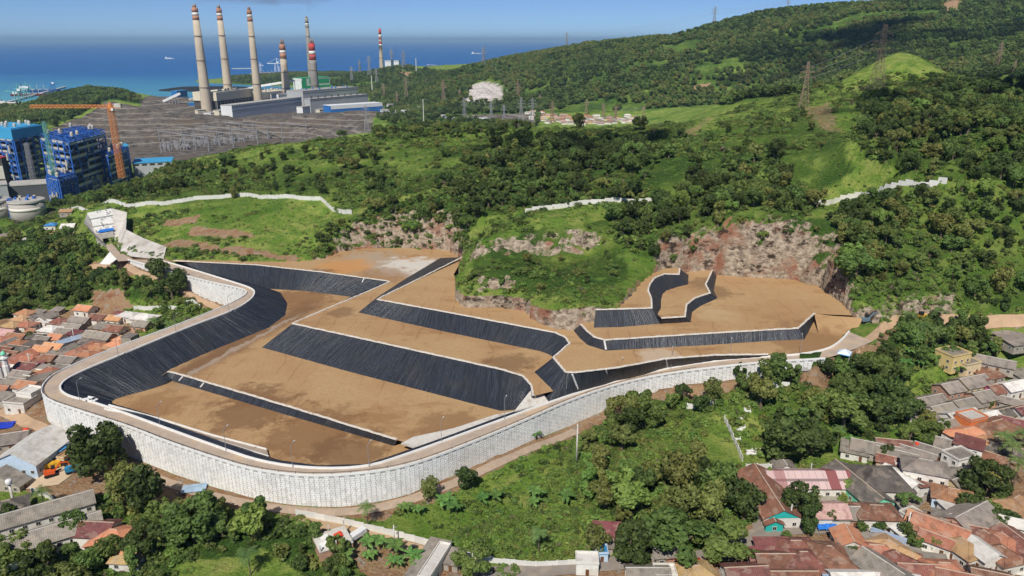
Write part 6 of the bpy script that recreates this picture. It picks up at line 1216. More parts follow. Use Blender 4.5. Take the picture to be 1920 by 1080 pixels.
# ---- switchyard
for i in range(8):
    A = P(300+42*i, 268-5.2*i, 12); B = P(392+46*i, 283-6.6*i, 12); e = B-A; L = e.length; rz = math.atan2(e.y, e.x); t = thing('switchyard_gantry', 'grey switchyard portal frame, %s row from the left' % ordn(i), 'gantry', A, rz, 'switchyard portal frames'); n = 4; H = 23+2*(i % 2)
    for k in range(n+1): MB().bar((L*k/n, 0, -2), (L*k/n, 0, H+(7 if k % 2 == 0 else 0)), 1.8, 0.9).build('post', GSTEEL, t)
    bm_ = MB(); bm_.bar((0, 0, H), (L, 0, H), 1.3); bm_.build('beam', GSTEEL, t); MB().bar((0, 0, H*0.62), (L, 0, H*0.62), 0.8).build('beam', GSTEEL, t)
sg = MB(); r = random.Random(6)
for i in range(420):
    u, v = r.random(), r.random(); q = P(300+330*u, 287-44*u+(-16*v), 12); h = r.uniform(4, 9); sg.bar((q.x, q.y, 10), (q.x, q.y, 12+h), 1.2); 
    if r.random() < 0.6: sg.box(q.x, q.y, 12+h, r.uniform(2, 7), 1.6, 1.4)
tag(sg.build('switchgear', GSTEEL), kind='stuff')
# ---- pylons
def pylon_mesh(H, th, arms=3):
    b = MB(); wb, ww, wt = H*0.2, H*0.065, H*0.035; zs = [0, 0.16, 0.3, 0.43, 0.54, 0.64, 0.73, 0.82, 0.9, 1.0]; wd = lambda f: wb+(ww-wb)*f/0.6 if f < 0.6 else ww+(wt-ww)*(f-0.6)/0.4
    for f0, f1 in zip(zs[:-1], zs[1:]):
        c0 = [(x*wd(f0)/2, y*wd(f0)/2, f0*H) for x, y in ((-1, -1), (1, -1), (1, 1), (-1, 1))]; c1 = [(x*wd(f1)/2, y*wd(f1)/2, f1*H) for x, y in ((-1, -1), (1, -1), (1, 1), (-1, 1))]
        for k in range(4): b.bar(c0[k], c1[k], th); b.bar(c0[k], c1[(k+1) % 4], th*0.6); b.bar(c0[(k+1) % 4], c1[k], th*0.6); b.bar(c1[k], c1[(k+1) % 4], th*0.6)
    a = MB()
    for j in range(arms):
        f = 0.66+0.11*j; l = H*(0.17-0.025*j)
        for s in (-1, 1):
            for y in (-1, 1): a.bar((s*wd(f)/2, y*wd(f)/2, f*H), (s*l, 0, f*H+H*0.008), th*0.7); a.bar((s*wd(f)/2, y*wd(f)/2, f*H+H*0.035), (s*l, 0, f*H+H*0.012), th*0.6)
            a.bar((s*l, 0, f*H), (s*l, 0, f*H-H*0.04), th*0.7)
    return b, a
PYL = [(1506,203,115,0,'B','slender brown pylon on the hill right of the distant village'),(1640,186,46,0,'B','largest dark pylon in front of the green cone hill'),(1338,54,12,2480,'G','pylon on the far skyline, left of the highest crest'),(1476,24,-4,2300,'G','pylon at the top edge on the far crest'),(1062,98,60,2700,'G','pylon on the far crest where it meets the sea'),(907,134,87,2450,'G','pylon silhouetted against the sea above the white rock'),(971,205,153,2000,'B','wide brown pylon right of the white rock scar'),(1870,128,78,0,'B','pylon at the right edge, upper hillside'),(1900,140,113,0,'B','small pylon at the right edge below the upper one'),
 (832,193,150,2050,'B','brown pylon in the wooded flats left of the white rock'),(977,238,182,1450,'S','silver pylon behind the crest, left of a pair'),(998,232,183,1500,'S','silver pylon behind the crest, right of a pair'),(762,182,146,2300,'B','brown pylon right of the green boiler house'),(693,140,104,3000,'S','pale pylon left of the striped chimney'),(735,122,92,3500,'S','pylon above the headland plant block'),(757,127,95,3200,'S','pylon right of the headland plant block'),(871,225,183,1600,'S','pylon behind the crest trees, leftmost'),(921,226,190,1550,'S','pylon behind the crest trees, second'),(1035,232,190,1500,'B','brown pylon left of the distant village'),
 (1099,214,186,1700,'B','pylon in the middle of the distant village'),(1131,220,194,1650,'B','pylon right of the village middle'),(1154,224,198,1650,'B','pylon over the distant village, second from its right end'),(1206,224,198,1650,'B','pylon at the right end of the distant village'),(688,250,198,1330,'S','silver lattice pylon right of the grey terraces'),(707,166,128,2900,'S','pale pylon below the headland'),(862,200,168,2150,'B','small pylon left of the white rock scar'),(1720,12,-20,2200,'G','pylon on the highest crest at the top edge')]
PYL += [(745,200,172,2300,'B','small brown pylon right of the white cube building'),(800,178,148,2500,'B','brown pylon on the wooded flats, left of centre'),(846,178,152,2500,'B','brown pylon on the wooded flats, right of centre'),(945,226,196,1600,'S','silver pylon behind the crest, third from left'),(1012,205,178,1900,'B','thin pylon at the foot of the far hill, left'),(1070,200,176,1950,'B','thin pylon at the foot of the far hill, right'),(660,150,124,3000,'S','pale pylon on the shore right of the green boiler house'),(675,135,112,3300,'S','pale pylon nearest the headland shore'),(720,180,156,2500,'B','brown pylon above the blue-fronted hall'),(890,152,128,2600,'B','pylon on the slope above the white rock'),(1180,210,186,1800,'B','thin pylon behind the right half of the distant village')]
PYT = {}
for px, pb_, pt_, t_, c, lab in PYL:
    bs = pt(px, pb_, t_) if t_ else G(px, pb_); bs.z = max(bs.z, float(Hq(bs.x, bs.y)))-1; H = zat(bs, pt_)-bs.z; th = max(0.3, bs.y/2300*0.75); t = thing('pylon', lab, 'pylon', bs, random.uniform(-0.4, 0.4), 'transmission pylons')
    b, a = pylon_mesh(H, th); mm = {'B': BROWNST, 'G': GSTEEL, 'S': GSTEEL}[c]; b.build('tower', mm, t); a.build('crossarms', mm, t); PYT[px] = (bs, H)
def line(p, q, label):
    (a, ha), (b, hb) = PYT[p], PYT[q]; t = thing('power_line', label, 'power line', a, 0, 'power lines between pylons')
    for f in (0.66, 0.77, 0.88):
        A = Vector((0, 0, ha*f)); B = b-a+Vector((0, 0, hb*f)); m = MB(); pr = A; sag = (B-A).length*0.03; w = max(0.12, (a.y+b.y)/2/2300*0.22)
        for k in range(1, 13): u = k/12; c_ = A.lerp(B, u)-Vector((0, 0, sag*4*u*(1-u))); m.bar(pr, c_, w, n=3); pr = c_
        m.build('wire', GSTEEL, t)
for p, q, l in [(1062,1338,'power line from the sea crest to the skyline pylon'),(1338,1476,'power line between the two skyline pylons'),(1506,1640,'power line between the brown pylon and the largest pylon'),(977,998,'power line between the silver pylon pair'),(871,921,'power line behind the crest trees, left span'),(921,977,'power line behind the crest trees, right span'),(998,1035,'power line from the silver pair to the brown pylon'),(688,871,'power line from the terraces to the crest'),(1640,1870,'power line from the largest pylon to the right edge'),(1099,1131,'power line over the distant village, left'),(1154,1206,'power line over the distant village, right'),(907,971,'power line above the white rock')]: line(p, q, l)
for px, pb_, t_, pt_, lab in [(795,242,1150,188,'tall white lamp pole standing behind the crest'),(698,172,2700,143,'white pole on the headland slope'),(781,145,3000,110,'antenna mast on the headland')]:
    bs = pt(px, pb_, t_); bs.z -= 3; t = thing('mast_pole', lab, 'pole', bs); H = zat(bs, pt_)-bs.z; MB().lathe([(1.3*t_/1150*0.6, 0), (0.7*t_/1150*0.6, H)], 8).build('shaft', WHITEP, t); MB().box(0, 0, H, 4*t_/1150*0.6, 0.8, 0.8).build('head', WHITEP, t)
# ---- ships and cranes on the water
HULLR = simple('red_brown_hull', (120,60,52), 0.6, 0.1, 0.05); HULLB = simple('blue_hull', (54,92,140), 0.6, 0.1, 0.05); HULLW = simple('white_hull', (226,226,222), 0.5, 0.05, 0.05)
def ship(px, py, L, rz, hull, label, sup=0.8, cargo=False):
    p = P(px, py, 0.0); t = thing('ship', label, 'ship', p, rz, 'ships at sea'); w = L*0.08; h = L*0.07; o = [(-L/2, -w), (L*0.36, -w), (L/2, 0), (L*0.36, w), (-L/2, w)]
    MB().prism([(x, y*0.85) for x, y in o], -1, h*0.5).build('hull', hull, t); MB().prism(o, h*0.5+0.01, h).build('bulwark', HULLW if hull is HULLW else hull, t)
    MB().box(-L*0.36, 0, h+0.02, L*0.16, w*1.6, L*0.10*sup).build('superstructure', HULLW, t); MB().lathe([(L*0.02, h+L*0.1*sup), (L*0.016, h+L*0.15*sup)], 10, -L*0.4, 0).build('funnel', hull, t)
    if cargo:
        for k in range(4): MB().bar((L*(-0.2+0.16*k), 0, h), (L*(-0.2+0.16*k), 0, h+L*0.13), L*0.012).build('deck_crane', PIPE, t); MB().box(L*(-0.13+0.16*k), 0, h+0.02, L*0.1, w*1.4, L*0.015).build('hatch', GCLAD, t)
    else: MB().box(-L*0.05, 0, h+0.02, L*0.5, w*1.5, L*0.045*sup).build('deckhouse', HULLW, t)
ship(318,110.5,100,0.05,HULLW,'white ship out on the blue sea left of the chimneys',1.3); ship(65,83,120,0.3,HULLW,'tiny white boat near the horizon at the left'); ship(893,101,150,0.1,HULLW,'white-topped freighter left of the sea pylon',1.0,True); ship(928,112.5,95,0.0,HULLR,'long low brown barge right of the sea pylon',0.3); ship(961,112,70,0.1,HULLW,'small white vessel near the wooded hill')
ship(830,126,120,-0.03,HULLR,'dark barge off the beach, right one',0.4); ship(812,124,110,0.05,HULLB,'dark barge off the beach, left one',0.4); ship(497,140,150,0.12,HULLR,'bulk carrier at the coal jetty behind the third chimney',1.0,True); ship(74,173,150,0.35,HULLB,'blue and white ship at the left jetty',1.0,True); ship(28,197,90,0.2,HULLR,'red-brown ship below the left jetty cranes',0.8); ship(55,180,120,0.25,HULLR,'ship with orange deck between the jetty cranes',0.7,True); ship(862,131,60,0.0,HULLB,'small tug beside the beach')
def portal(px, py, H, m, label):
    p = P(px, py, 2.0); t = thing('ship_unloader', label, 'crane', p, random.uniform(-.2, .2), 'ship unloaders'); w = H*0.3
    for x in (-1, 1):
        for y in (-1, 1): MB().bar((x*w/2, y*w/2, -4), (x*w/2*0.7, y*w/2*0.7, H*0.6), H*0.035).build('leg', m, t)
    MB().bar((-H*0.75, 0, H*0.6), (H*0.45, 0, H*0.6), H*0.05).build('boom', m, t); MB().bar((0, 0, H*0.6), (H*0.05, 0, H), H*0.035).build('a_frame', m, t); MB().bar((H*0.05, 0, H), (-H*0.7, 0, H*0.62), H*0.015).build('stay', m, t); MB().bar((H*0.05, 0, H), (H*0.42, 0, H*0.62), H*0.015).build('stay', m, t); MB().box(H*0.1, 0, H*0.62, H*0.18, H*0.14, H*0.12).build('machine_house', WCLAD, t)
portal(37,192,60,TEALST,'teal ship unloader at the left jetty, left one'); portal(52,184,55,TEALST,'teal ship unloader at the left jetty, middle one'); portal(100,172,50,BCLAD,'blue ship unloader at the left jetty, right one'); portal(520,134,85,WCLAD,'white ship unloader at the coal jetty behind the chimneys'); portal(488,134,60,WCLAD,'smaller white unloader at the coal jetty')
for lab, A, B in (('left', P(10,194,1.5), P(122,164,1.5)), ('coal', P(470,139,1.5), P(560,133,1.5)), ('breakwater', P(435,129,1.5), P(485,128.5,1.5))):
    t = thing('jetty', 'long concrete jetty at the '+lab+(' berth' if lab != 'breakwater' else ' behind the chimneys'), 'jetty', A); d = B-A; MB().bar((0, 0, 0), d, 9).build('deck', CONC, t)
    for k in range(8): q = d*(k/7); MB().bar((q.x, q.y, -8), (q.x, q.y, 0), 3).build('pile', CONC, t)
# ---- smoke from the stacks
def smoke(px0, py0, t_, segs, label, dens, col):
    b = MB(); pv = None; r = random.Random(int(px0)); n = 12; k0 = 0; o0 = pt(px0, py0, t_)
    rings = []
    for (px, py, rad) in segs:
        rings.append((pt(px, py, t_)-o0, rad))
    cs = [q[0] for q in rings]; rr = rings; rings = []
    for j, (c, rad) in enumerate(rr):
        tg = (cs[min(j+1, len(cs)-1)]-cs[max(j-1, 0)]).normalized(); e1 = Vector((0, 1, 0)); e2 = tg.cross(e1).normalized(); rings.append([tuple(c+e1*math.cos(6.283*i/n)*rad*1.3*r.uniform(0.85, 1.15)+e2*math.sin(6.283*i/n)*rad*r.uniform(0.8, 1.2)) for i in range(n)])
    for rg in rings: b.v += rg
    for j in range(len(rings)-1):
        for i in range(n): b.f.append((j*n+i, j*n+(i+1) % n, j*n+n+(i+1) % n, j*n+n+i))
    b.f.append(tuple(reversed(range(n)))); b.f.append(tuple((len(rings)-1)*n+i for i in range(n)))
    t = NT('smoke_%d' % px0); t.t.nodes.remove(t.b); v = t.n('VolumePrincipled', {'Color': lin(*col), 'Density': dens, 'Anisotropy': 0.3}); t.t.links.new(v.outputs[0], t.out.inputs[1])
    o = b.build('smoke_plume', t.m, None, True, o0); bb = bmesh.new(); bb.from_mesh(o.data); bmesh.ops.recalc_face_normals(bb, faces=bb.faces[:]); bb.to_mesh(o.data); bb.free(); return tag(o, label, 'smoke', 'smoke from the stacks', 'stuff')
smoke(364,8,2050,[(364,6,5),(372,-2,12),(400,-12,22),(450,-18,34),(520,-20,45)],'brown smoke drifting from the leftmost chimney',0.0035,(200,176,158)); smoke(411,10,2160,[(411,8,5),(416,-2,12),(440,-12,22),(500,-16,34),(580,-22,48)],'brown smoke drifting from the second chimney',0.0035,(200,176,158)); smoke(577,28,2990,[(577,27,6),(579,14,14),(590,-2,26),(620,-18,44)],'grey smoke rising from the slim grey chimney',0.0024,(190,184,178))
# ============================================================ WALLS, ROADS, VEHICLES, SMALL THINGS
FENCEM = simple('white_precast_panel', (220,217,208), 0.85, 0.08, 0.8, 0.08, dirt=(186,178,164))
PANM = MB().box(0, 0, -0.8, 1.0, 0.16, 3.2).mesh('panel', FENCEM); POSTM = MB().box(0, 0, -1.0, 0.3, 0.3, 3.6).mesh('post', FENCEM)
def fence(px, label, pw=4.0, gap=0.0, hs=1.0):
    w = hit([q[0] for q in px], [q[1] for q in px]); pl = resample([Vector((a, b, 0)) for a, b, c in w], pw); t = thing('boundary_wall', label, 'wall', (pl[0].x, pl[0].y, float(Hq(pl[0].x, pl[0].y))), 0, 'white precast boundary walls'); L0 = t.location; r = random.Random(int(px[0][0]))
    for a, b in zip(pl[:-1], pl[1:]):
        m = (a+b)/2; z = float(Hq(m.x, m.y)); d = b-a
        if r.random() < gap: continue
        o = place('panel', PANM, t, (m.x-L0.x, m.y-L0.y, z-L0.z+r.uniform(-0.1, 0.1)), math.atan2(d.y, d.x)); o.scale = (d.length*0.985, 1, hs)
        p = place('post', POSTM, t, (a.x-L0.x, a.y-L0.y, float(Hq(a.x, a.y))-L0.z), math.atan2(d.y, d.x)); p.scale = (1, 1, hs)
fence([(128,398),(150,393),(230,387),(300,385),(400,373),(450,369),(560,375),(600,375),(660,402)], 'long white wall crossing the left grass slope above the tunnel', hs=1.25); fence([(985,402),(1040,392),(1100,383),(1170,380),(1250,379)], 'white wall above the rock spur', hs=1.2); fence([(1528,384),(1570,379),(1610,367),(1660,358),(1720,353),(1775,345)], 'stepped white wall on the right hillside', hs=1.3)
fence([(556,967),(620,979),(700,997),(780,1017),(840,1034),(880,1049),(925,1056)], 'white wall curving along the lane below the front wall', 3.4, 0.03); fence([(925,1056),(1000,1063),(1085,1059)], 'overgrown white wall left of the kiosk', 3.4, 0.25, 0.8); fence([(1358,789),(1370,815),(1382,842),(1392,866)], 'thin white wall running down the slope above the school', 3.2); fence([(252,581),(300,581),(340,583)], 'broken white wall behind the left village roofs', 3.0, 0.15); fence([(350,572),(362,568),(376,578)], 'short white wall corner beside the left road', 3.0, 0.1)
fence([(1288,766),(1345,757)], 'short white wall in the grove before the wall bend', 3.2, 0.1); fence([(1436,723),(1480,726)], 'short white wall behind the trees at the wall end', 3.2); fence([(392,1006),(440,990)], 'white wall glimpsed between the bottom left trees', 3.0, 0.1); fence([(1398,881),(1462,880)], 'white wall with posters above the red school roof', 4.0, 0.0, 1.0); fence([(60,925),(92,935),(105,945)], 'white yard wall behind the long grey roof', 3.0); fence([(0,765),(25,755),(45,750)], 'grey-white wall at the left edge below the village', 3.0)
ASPH = simple('village_asphalt', (138,128,118), 0.95, 0.1, 0.4, world=True, dirt=(164,150,132))
def drape(name, px, w, mat, dz=0.08, z=None):
    h = hit([q[0] for q in px], [q[1] for q in px]); pl = resample(smooth_pl([Vector((a, b, 0)) for a, b, c in h]), 2.5); b = MB(); n = len(pl)
    for i, p in enumerate(pl):
        t = (pl[min(i+1, n-1)]-pl[max(i-1, 0)]).normalized(); s = Vector((-t.y, t.x, 0))
        for k in range(5): q = p+s*w*(k/4-0.5); b.v.append((q.x, q.y, float(Hq(q.x, q.y))+dz+0.12*(1-abs(k-2)/2)))
    for i in range(n-1):
        for k in range(4): a = i*5+k; b.f.append((a, a+5, a+6, a+1))
    return tag(b.build(name, mat), kind='structure')
drape('village_road', [(900,1079),(1000,1070),(1100,1062),(1250,1048),(1340,1044),(1400,1010),(1460,992),(1560,990),(1640,988),(1690,960),(1720,932),(1760,895),(1800,872),(1850,845),(1925,805)], 6.0, ASPH, 0.22)
drape('village_lane', [(1640,990),(1690,1022),(1740,1040),(1800,1050),(1860,1062),(1925,1075)], 3.6, CONC, 0.16); drape('lane', [(560,975),(640,990),(730,1015),(820,1040),(900,1075)], 4.5, simple('dirt_lane', (178,152,120), 0.95, 0.12, 0.4, world=True), 0.15)
drape('haul_track', [(410,580),(380,562),(330,540),(285,520),(250,510),(215,500),(180,500),(150,503)], 5.0, simple('haul_dirt', (184,154,124), 0.95, 0.12, 0.3, world=True), 0.18); drape('haul_track', [(1600,655),(1640,630),(1660,605),(1720,603),(1840,604),(1930,600)], 4.2, simple('haul_dirt', (184,154,124)), 0.2); drape('service_track', [(250,880),(400,935),(560,962),(700,958),(820,920),(900,885),(1000,840),(1080,808)], 4.0, simple('service_gravel', (170,150,130), 0.95, 0.14, 0.5, world=True), 0.16); drape('village_lane', [(1392,885),(1400,920),(1412,960),(1425,992)], 4.0, ASPH, 0.15); drape('village_lane', [(0,770),(40,785),(90,812),(140,840),(200,868)], 5.0, simple('haul_dirt', (184,154,124)), 0.17)
def yard(name, px, z0, mat):
    b = bmesh.new(); vs_ = []
    for a, c in px: g = G(a, c); vs_.append(b.verts.new((g.x, g.y, g.z+z0)))
    f = b.faces.new(vs_); bmesh.ops.triangulate(b, faces=[f]); me = bpy.data.meshes.new(name); b.to_mesh(me); b.free(); me.materials.append(mat); return tag(place(name, me), kind='structure')
yard('school_yard', [(1488,910),(1580,908),(1600,950),(1530,960),(1500,985),(1470,985),(1475,940)], 0.35, simple('yard_paving', (156,148,134), 0.95, 0.1, 0.4, world=True)); yard('work_yard', [(20,880),(60,858),(140,850),(150,880),(110,910),(40,920)], 0.3, simple('yard_concrete', (196,174,144), 0.95, 0.1, 0.3, world=True)); yard('parking_court', [(1650,935),(1700,925),(1715,945),(1680,972),(1655,965)], 0.3, simple('yard_paving', (156,148,134)))
# ---- street lamps on the perimeter road
lp = MB().lathe([(0.12, 0), (0.08, 7.5)], 8).mesh('pole', GSTEEL); la = MB(); pr = (0, 0, 7.5)
for k in range(1, 6): a_ = k/5*1.3; q = (0, 2.2*math.sin(a_)*0.9, 7.5+1.0*(1-math.cos(a_))*0.5+0.5*k/5); la.bar(pr, q, 0.12, n=4); pr = q
lam = la.mesh('arm', GSTEEL); lh = MB().box(0, 2.3, 7.95, 0.35, 0.9, 0.16).mesh('lamp_head', WHITEP)
LP = [(300,799),(424,846),(549,877),(692,876),(828,830),(946,787),(1062,742),(1164,711),(1258,690),(1368,674),(1500,666),(150,752),(222,668),(330,623),(430,586)]; zr = lambda x: 65+max(0, min(10, (x-1100)*0.0225)) if x > 1100 else 65
for k, (a_, b_) in enumerate(sorted(LP)):
    z = zr(a_) if b_ > 690 or a_ > 600 else {222: 66.2, 330: 66.9, 430: 67.5}[a_]; p = P(a_, b_, z); t = thing('street_lamp', 'slim grey street lamp, %s from the left along the perimeter road' % ordn(k), 'street lamp', p, -0.3, 'street lamps on the perimeter road'); t.scale = (0.8, 1.0, 1.1)
    place('pole', lp, t); place('arm', lam, t); place('lamp_head', lh, t)
# ---- vehicles
TYRE = simple('tyre_rubber', (30,30,32), 0.8); RIM = simple('wheel_rim', (150,150,152), 0.4, metal=0.6); HLAMP = simple('headlamp', (220,220,214), 0.2)
def paint(nm, rgb): return simple('car_paint_'+nm, rgb, 0.3, 0.04, spec=0.5)
CARP = {'white': paint('white', (226,226,224)), 'black': paint('black', (28,29,32)), 'silver': paint('silver', (158,160,162)), 'grey': paint('grey', (92,96,102)), 'red': paint('red', (170,44,36))}
wh_t = MB(); wh_t.lathe([(0.2, -0.11), (0.34, -0.11), (0.34, 0.11), (0.2, 0.11)], 14); wh_t = wh_t.mesh('wheel', TYRE); wh_r = MB().lathe([(0.05, -0.12), (0.2, -0.12), (0.2, 0.12), (0.05, 0.12)], 10).mesh('rim', RIM)
def car(pos, rz, col, label, kind='car', cat='car', group='cars and pickups'):
    t = thing('parked_car' if kind == 'car' else kind, label, cat, pos, rz, group); m = CARP[col]; L = 4.4; b = MB()
    prof = [(-2.2, .35), (2.15, .35), (2.2, .75), (1.35, .95), (0.75, 1.42), (-1.35 if kind == 'car' else 0.0, 1.45), (-2.0 if kind == 'car' else -0.25, 1.0), (-2.2, .95)]
    n = len(prof); 
    for y, s in ((-0.86, 0), (0.86, 0)): b.v += [(x, y*(0.86 if z > 1.2 else 1.0), z) for x, z in prof]
    b.f += [tuple(range(n)), tuple(reversed(range(n, 2*n)))]+[(i, n+i, n+(i+1) % n, (i+1) % n) for i in range(n)]; b.build('body', m, t)
    for y in (-1, 1): MB().hexa([(1.2, y*0.88, 0.98), (-1.5 if kind == 'car' else -0.2, y*0.88, 0.98), (-1.5 if kind == 'car' else -0.2, y*0.83, 0.98), (1.2, y*0.83, 0.98), (0.75, y*0.80, 1.36), (-1.25 if kind == 'car' else -0.1, y*0.80, 1.36), (-1.25 if kind == 'car' else -0.1, y*0.72, 1.36), (0.75, y*0.72, 1.36)]).build('side_window', GLASS, t)
    MB().hexa([(1.38, -0.7, 0.97), (1.38, 0.7, 0.97), (1.30, 0.7, 0.97), (1.30, -0.7, 0.97), (0.84, -0.66, 1.40), (0.84, 0.66, 1.40), (0.76, 0.66, 1.40), (0.76, -0.66, 1.40)]).build('windscreen', GLASS, t)
    for x in (-1.4, 1.4):
        for y in (-0.8, 0.8): w = place('wheel', wh_t, t, (x, y, 0.34)); w.rotation_euler = (math.pi/2, 0, 0); place('rim', wh_r, w)
    for y in (-0.6, 0.6): MB().box(2.19, y, 0.6, 0.06, 0.34, 0.16).build('headlight', HLAMP, t)
    if kind != 'car':
        for y in (-0.8, 0.8): MB().box(-1.25, y, 0.96, 1.9, 0.08, 0.4).build('bed_side', m, t)
    t.scale = (1.12,)*3; return t
car(P(172,752,65.05), -0.3, 'white', 'white pickup on the left bend of the perimeter road', 'pickup_truck', 'pickup')
for a_, b_, rz, c, lab in [(1660,946,-0.9,'black','black car parked in the court, upper one'),(1677,956,-1.5,'black','black car parked in the court, lower one'),(1632,988,0.0,'black','black car on the road junction'),(94,872,1.3,'black','dark car at the workshop, left one'),(128,869,1.3,'black','dark car at the workshop, right one'),(773,1036,1.3,'black','black car beside the long grey building'),(118,862,0.9,'silver','silver car behind the blue tank'),(105,858,0.6,'grey','grey car nearest the workshop door'),(1690,935,1.2,'silver','silver car at the hall veranda'),(1250,1043,0.1,'white','white van at the roadside shack'),(1856,818,0.4,'white','white car below the orange roofs'),(1300,1057,0.1,'red','dark red car by the tan roof')]:
    g = G(a_, b_); g.z += 0.3; car(g, rz, c, lab)
g = G(150,498); g.z += 0.3; car(g, 0.4, 'white', 'white pickup at the end of the haul track', 'pickup_truck', 'pickup')
EXO = simple('excavator_orange', (216,92,40), 0.5, 0.08); EXG = simple('excavator_blue_grey', (104,124,134), 0.5, 0.08); EXY = simple('machine_yellow', (222,170,50), 0.5, 0.08)
def excavator(pos, rz, m, label, s=1.0):
    t = thing('excavator', label, 'excavator', pos, rz, 'excavators')
    for y in (-1.1, 1.1): MB().prism([(-2.0, -0.42), (2.0, -0.42), (2.3, 0), (2.0, 0.42), (-2.0, 0.42), (-2.3, 0)], y-0.3, y+0.3).build('track', TYRE, t).rotation_euler = (math.pi/2, 0, 0)
    for o in t.children: o.location = (0, 0, 0.45)
    MB().box(-0.4, 0, 1.0, 3.4, 2.5, 1.1).build('house', m, t); MB().box(0.9, 0.75, 2.11, 1.3, 1.0, 1.2).build('cab', GLASS, t); MB().box(-1.8, 0, 1.1, 0.7, 2.4, 1.2).build('counterweight', m, t)
    MB().bar((1.2, -0.3, 1.8), (3.4, -0.3, 4.4), 0.5, 0.45).bar((3.4, -0.3, 4.4), (5.6, -0.3, 4.0), 0.45, 0.35).build('boom', m, t); MB().bar((5.6, -0.3, 4.1), (6.6, -0.3, 1.6), 0.35, 0.28).build('stick', m, t); MB().prism([(6.1, -0.9), (7.1, -0.9), (7.1, 0.3), (6.1, 0.3)], 0.6, 1.6).build('bucket', TYRE, t); t.scale = (s,)*3
g = G(97,893); g.z += 0.35; excavator(g, 0.55, EXO, 'orange excavator with raised boom in the dirt yard', 1.0); g = G(1622,606); g.z += 0.3; excavator(g, 0.2, EXG, 'blue-grey excavator on the gravel apron', 1.1)
def dozer(pos, rz, m, label, name, roller=False):
    t = thing(name, label, 'machine', pos, rz, 'earth movers')
    if roller:
        MB().lathe([(0.8, -1), (0.8, 1)], 18).build('drum', GSTEEL, t, True, (1.8, 0, 0.8)).rotation_euler = (math.pi/2, 0, 0)
        for y in (-0.8, 0.8): w = place('wheel', wh_t, t, (-1.3, y, 0.7)); w.rotation_euler = (math.pi/2, 0, 0); w.scale = (2, 2, 2)
    else:
        for y in (-1.0, 1.0): MB().box(0, y, 0, 3.4, 0.6, 0.9).build('track', TYRE, t)
        MB().box(2.3, 0, 0.1, 0.25, 3.4, 1.2).build('blade', m, t)
    MB().box(0.1, 0, 0.9, 3.0, 1.5, 0.9).build('body', m, t); MB().box(-0.7, 0, 1.82, 1.3, 1.4, 1.3).build('cab', GLASS, t); t.scale = (1.25,)*3
dozer(P(305,497,68.05), -0.4, EXY, 'yellow roller on the road near the tunnel', 'road_roller', True); g = G(1728,600); g.z += 0.3; dozer(g, 0.3, EXY, 'yellow bulldozer below the sandy bank', 'bulldozer')
def truck(pos, rz, label, cabm, boxm):
    t = thing('lorry', label, 'lorry', pos, rz, 'lorries'); MB().box(2.6, 0, 0.6, 1.8, 2.2, 1.9).build('cab', cabm, t); MB().box(3.42, 0, 1.5, 0.2, 1.9, 0.7).build('windscreen', GLASS, t); MB().box(-0.6, 0, 0.9, 4.4, 2.3, 1.5).build('cargo_body', boxm, t); MB().box(0.5, 0, 0.5, 6.0, 1.0, 0.38).build('chassis', TYRE, t)
    for x in (2.4, -1.4, -2.2):
        for y in (-0.95, 0.95): w = place('wheel', wh_t, t, (x, y, 0.5)); w.rotation_euler = (math.pi/2, 0, 0); w.scale = (1.4,)*3
g = G(668,1012); g.z += 0.25; truck(g, 0.9, 'white lorry parked beside the unfinished brick house', CARP['white'], CARP['white']); g = G(140,886); g.z += 0.35; truck(g, 0.5, 'blue lorry partly under the huge tree', simple('blue_paint', (50,130,170), 0.5), simple('blue_paint', (50,130,170))); g = G(1730,776); g.z += 0.25; truck(g, 0.4, 'small red lorry at the edge of the grey-roofed houses', CARP['red'], CARP['red']); g = G(95,880); g.z += 0.3; truck(g, 0.45, 'yellow flatbed lorry between the tank and the excavator', EXY, EXY)
# ---- sheds, tanks, tarpaulins
TARP = simple('blue_tarpaulin', (46,118,206), 0.5, 0.2, 0.8); ORNG = simple('red_plastic', (222,72,44), 0.5, 0.08); BLUEP = simple('blue_plastic', (40,64,180), 0.5, 0.1)
def tarp(px, py, w, d, rz, label, h=2.2, m=TARP):
    g = G(px, py); t = thing('tarpaulin_shelter', label, 'tarpaulin', g, rz, 'tarpaulin shelters'); b = MB(); n = 6; r = random.Random(int(px))
    for i in range(n+1):
        for j in range(n+1): u, v = i/n-0.5, j/n-0.5; b.v.append((u*w, v*d, h*(1-abs(v)*0.7)+r.uniform(-0.12, 0.12)))
    for i in range(n):
        for j in range(n): k = i*(n+1)+j; b.f.append((k, k+n+1, k+n+2, k+1))
    b.build('sheet', m, t)
    for x in (-1, 1):
        for y in (-1, 1): MB().bar((x*w*0.45, y*d*0.45, -0.5), (x*w*0.45, y*d*0.45, h*0.7), 0.12).build('pole', GSTEEL, t)
tarp(142,946,6,5,0.3,'blue tarpaulin in the dirt yard above the maroon shed',3.0); tarp(1541,994,4,3,0.1,'blue tarpaulin on the village road, left one'); tarp(1555,994,4,3,0.1,'blue tarpaulin on the village road, right one'); tarp(170,1012,6,4,0.2,'blue tarpaulin beside the orange-roofed house'); tarp(365,918,8,5,0.2,'crumpled grey-blue sheets at the foot of the wall',1.0,simple('grey_blue_sheet', (150,172,190), 0.6)); tarp(1225,1036,4,3,0.1,'small blue awning of the roadside shack'); tarp(1128,1021,3,3,0.0,'teal awning beside the kiosk',2.4,simple('teal_awning', (40,160,150), 0.6)); tarp(255,915,12,6,0.3,'pile of pale sheets under the huge tree',1.0,simple('pale_sheets', (190,180,164), 0.8)); tarp(8,800,8,6,0.2,'blue sheets over rubble at the left edge',1.2,BLUEP); tarp(245,912,6,3,0.5,'white sheets beside the huge tree',0.8,WHITEP)
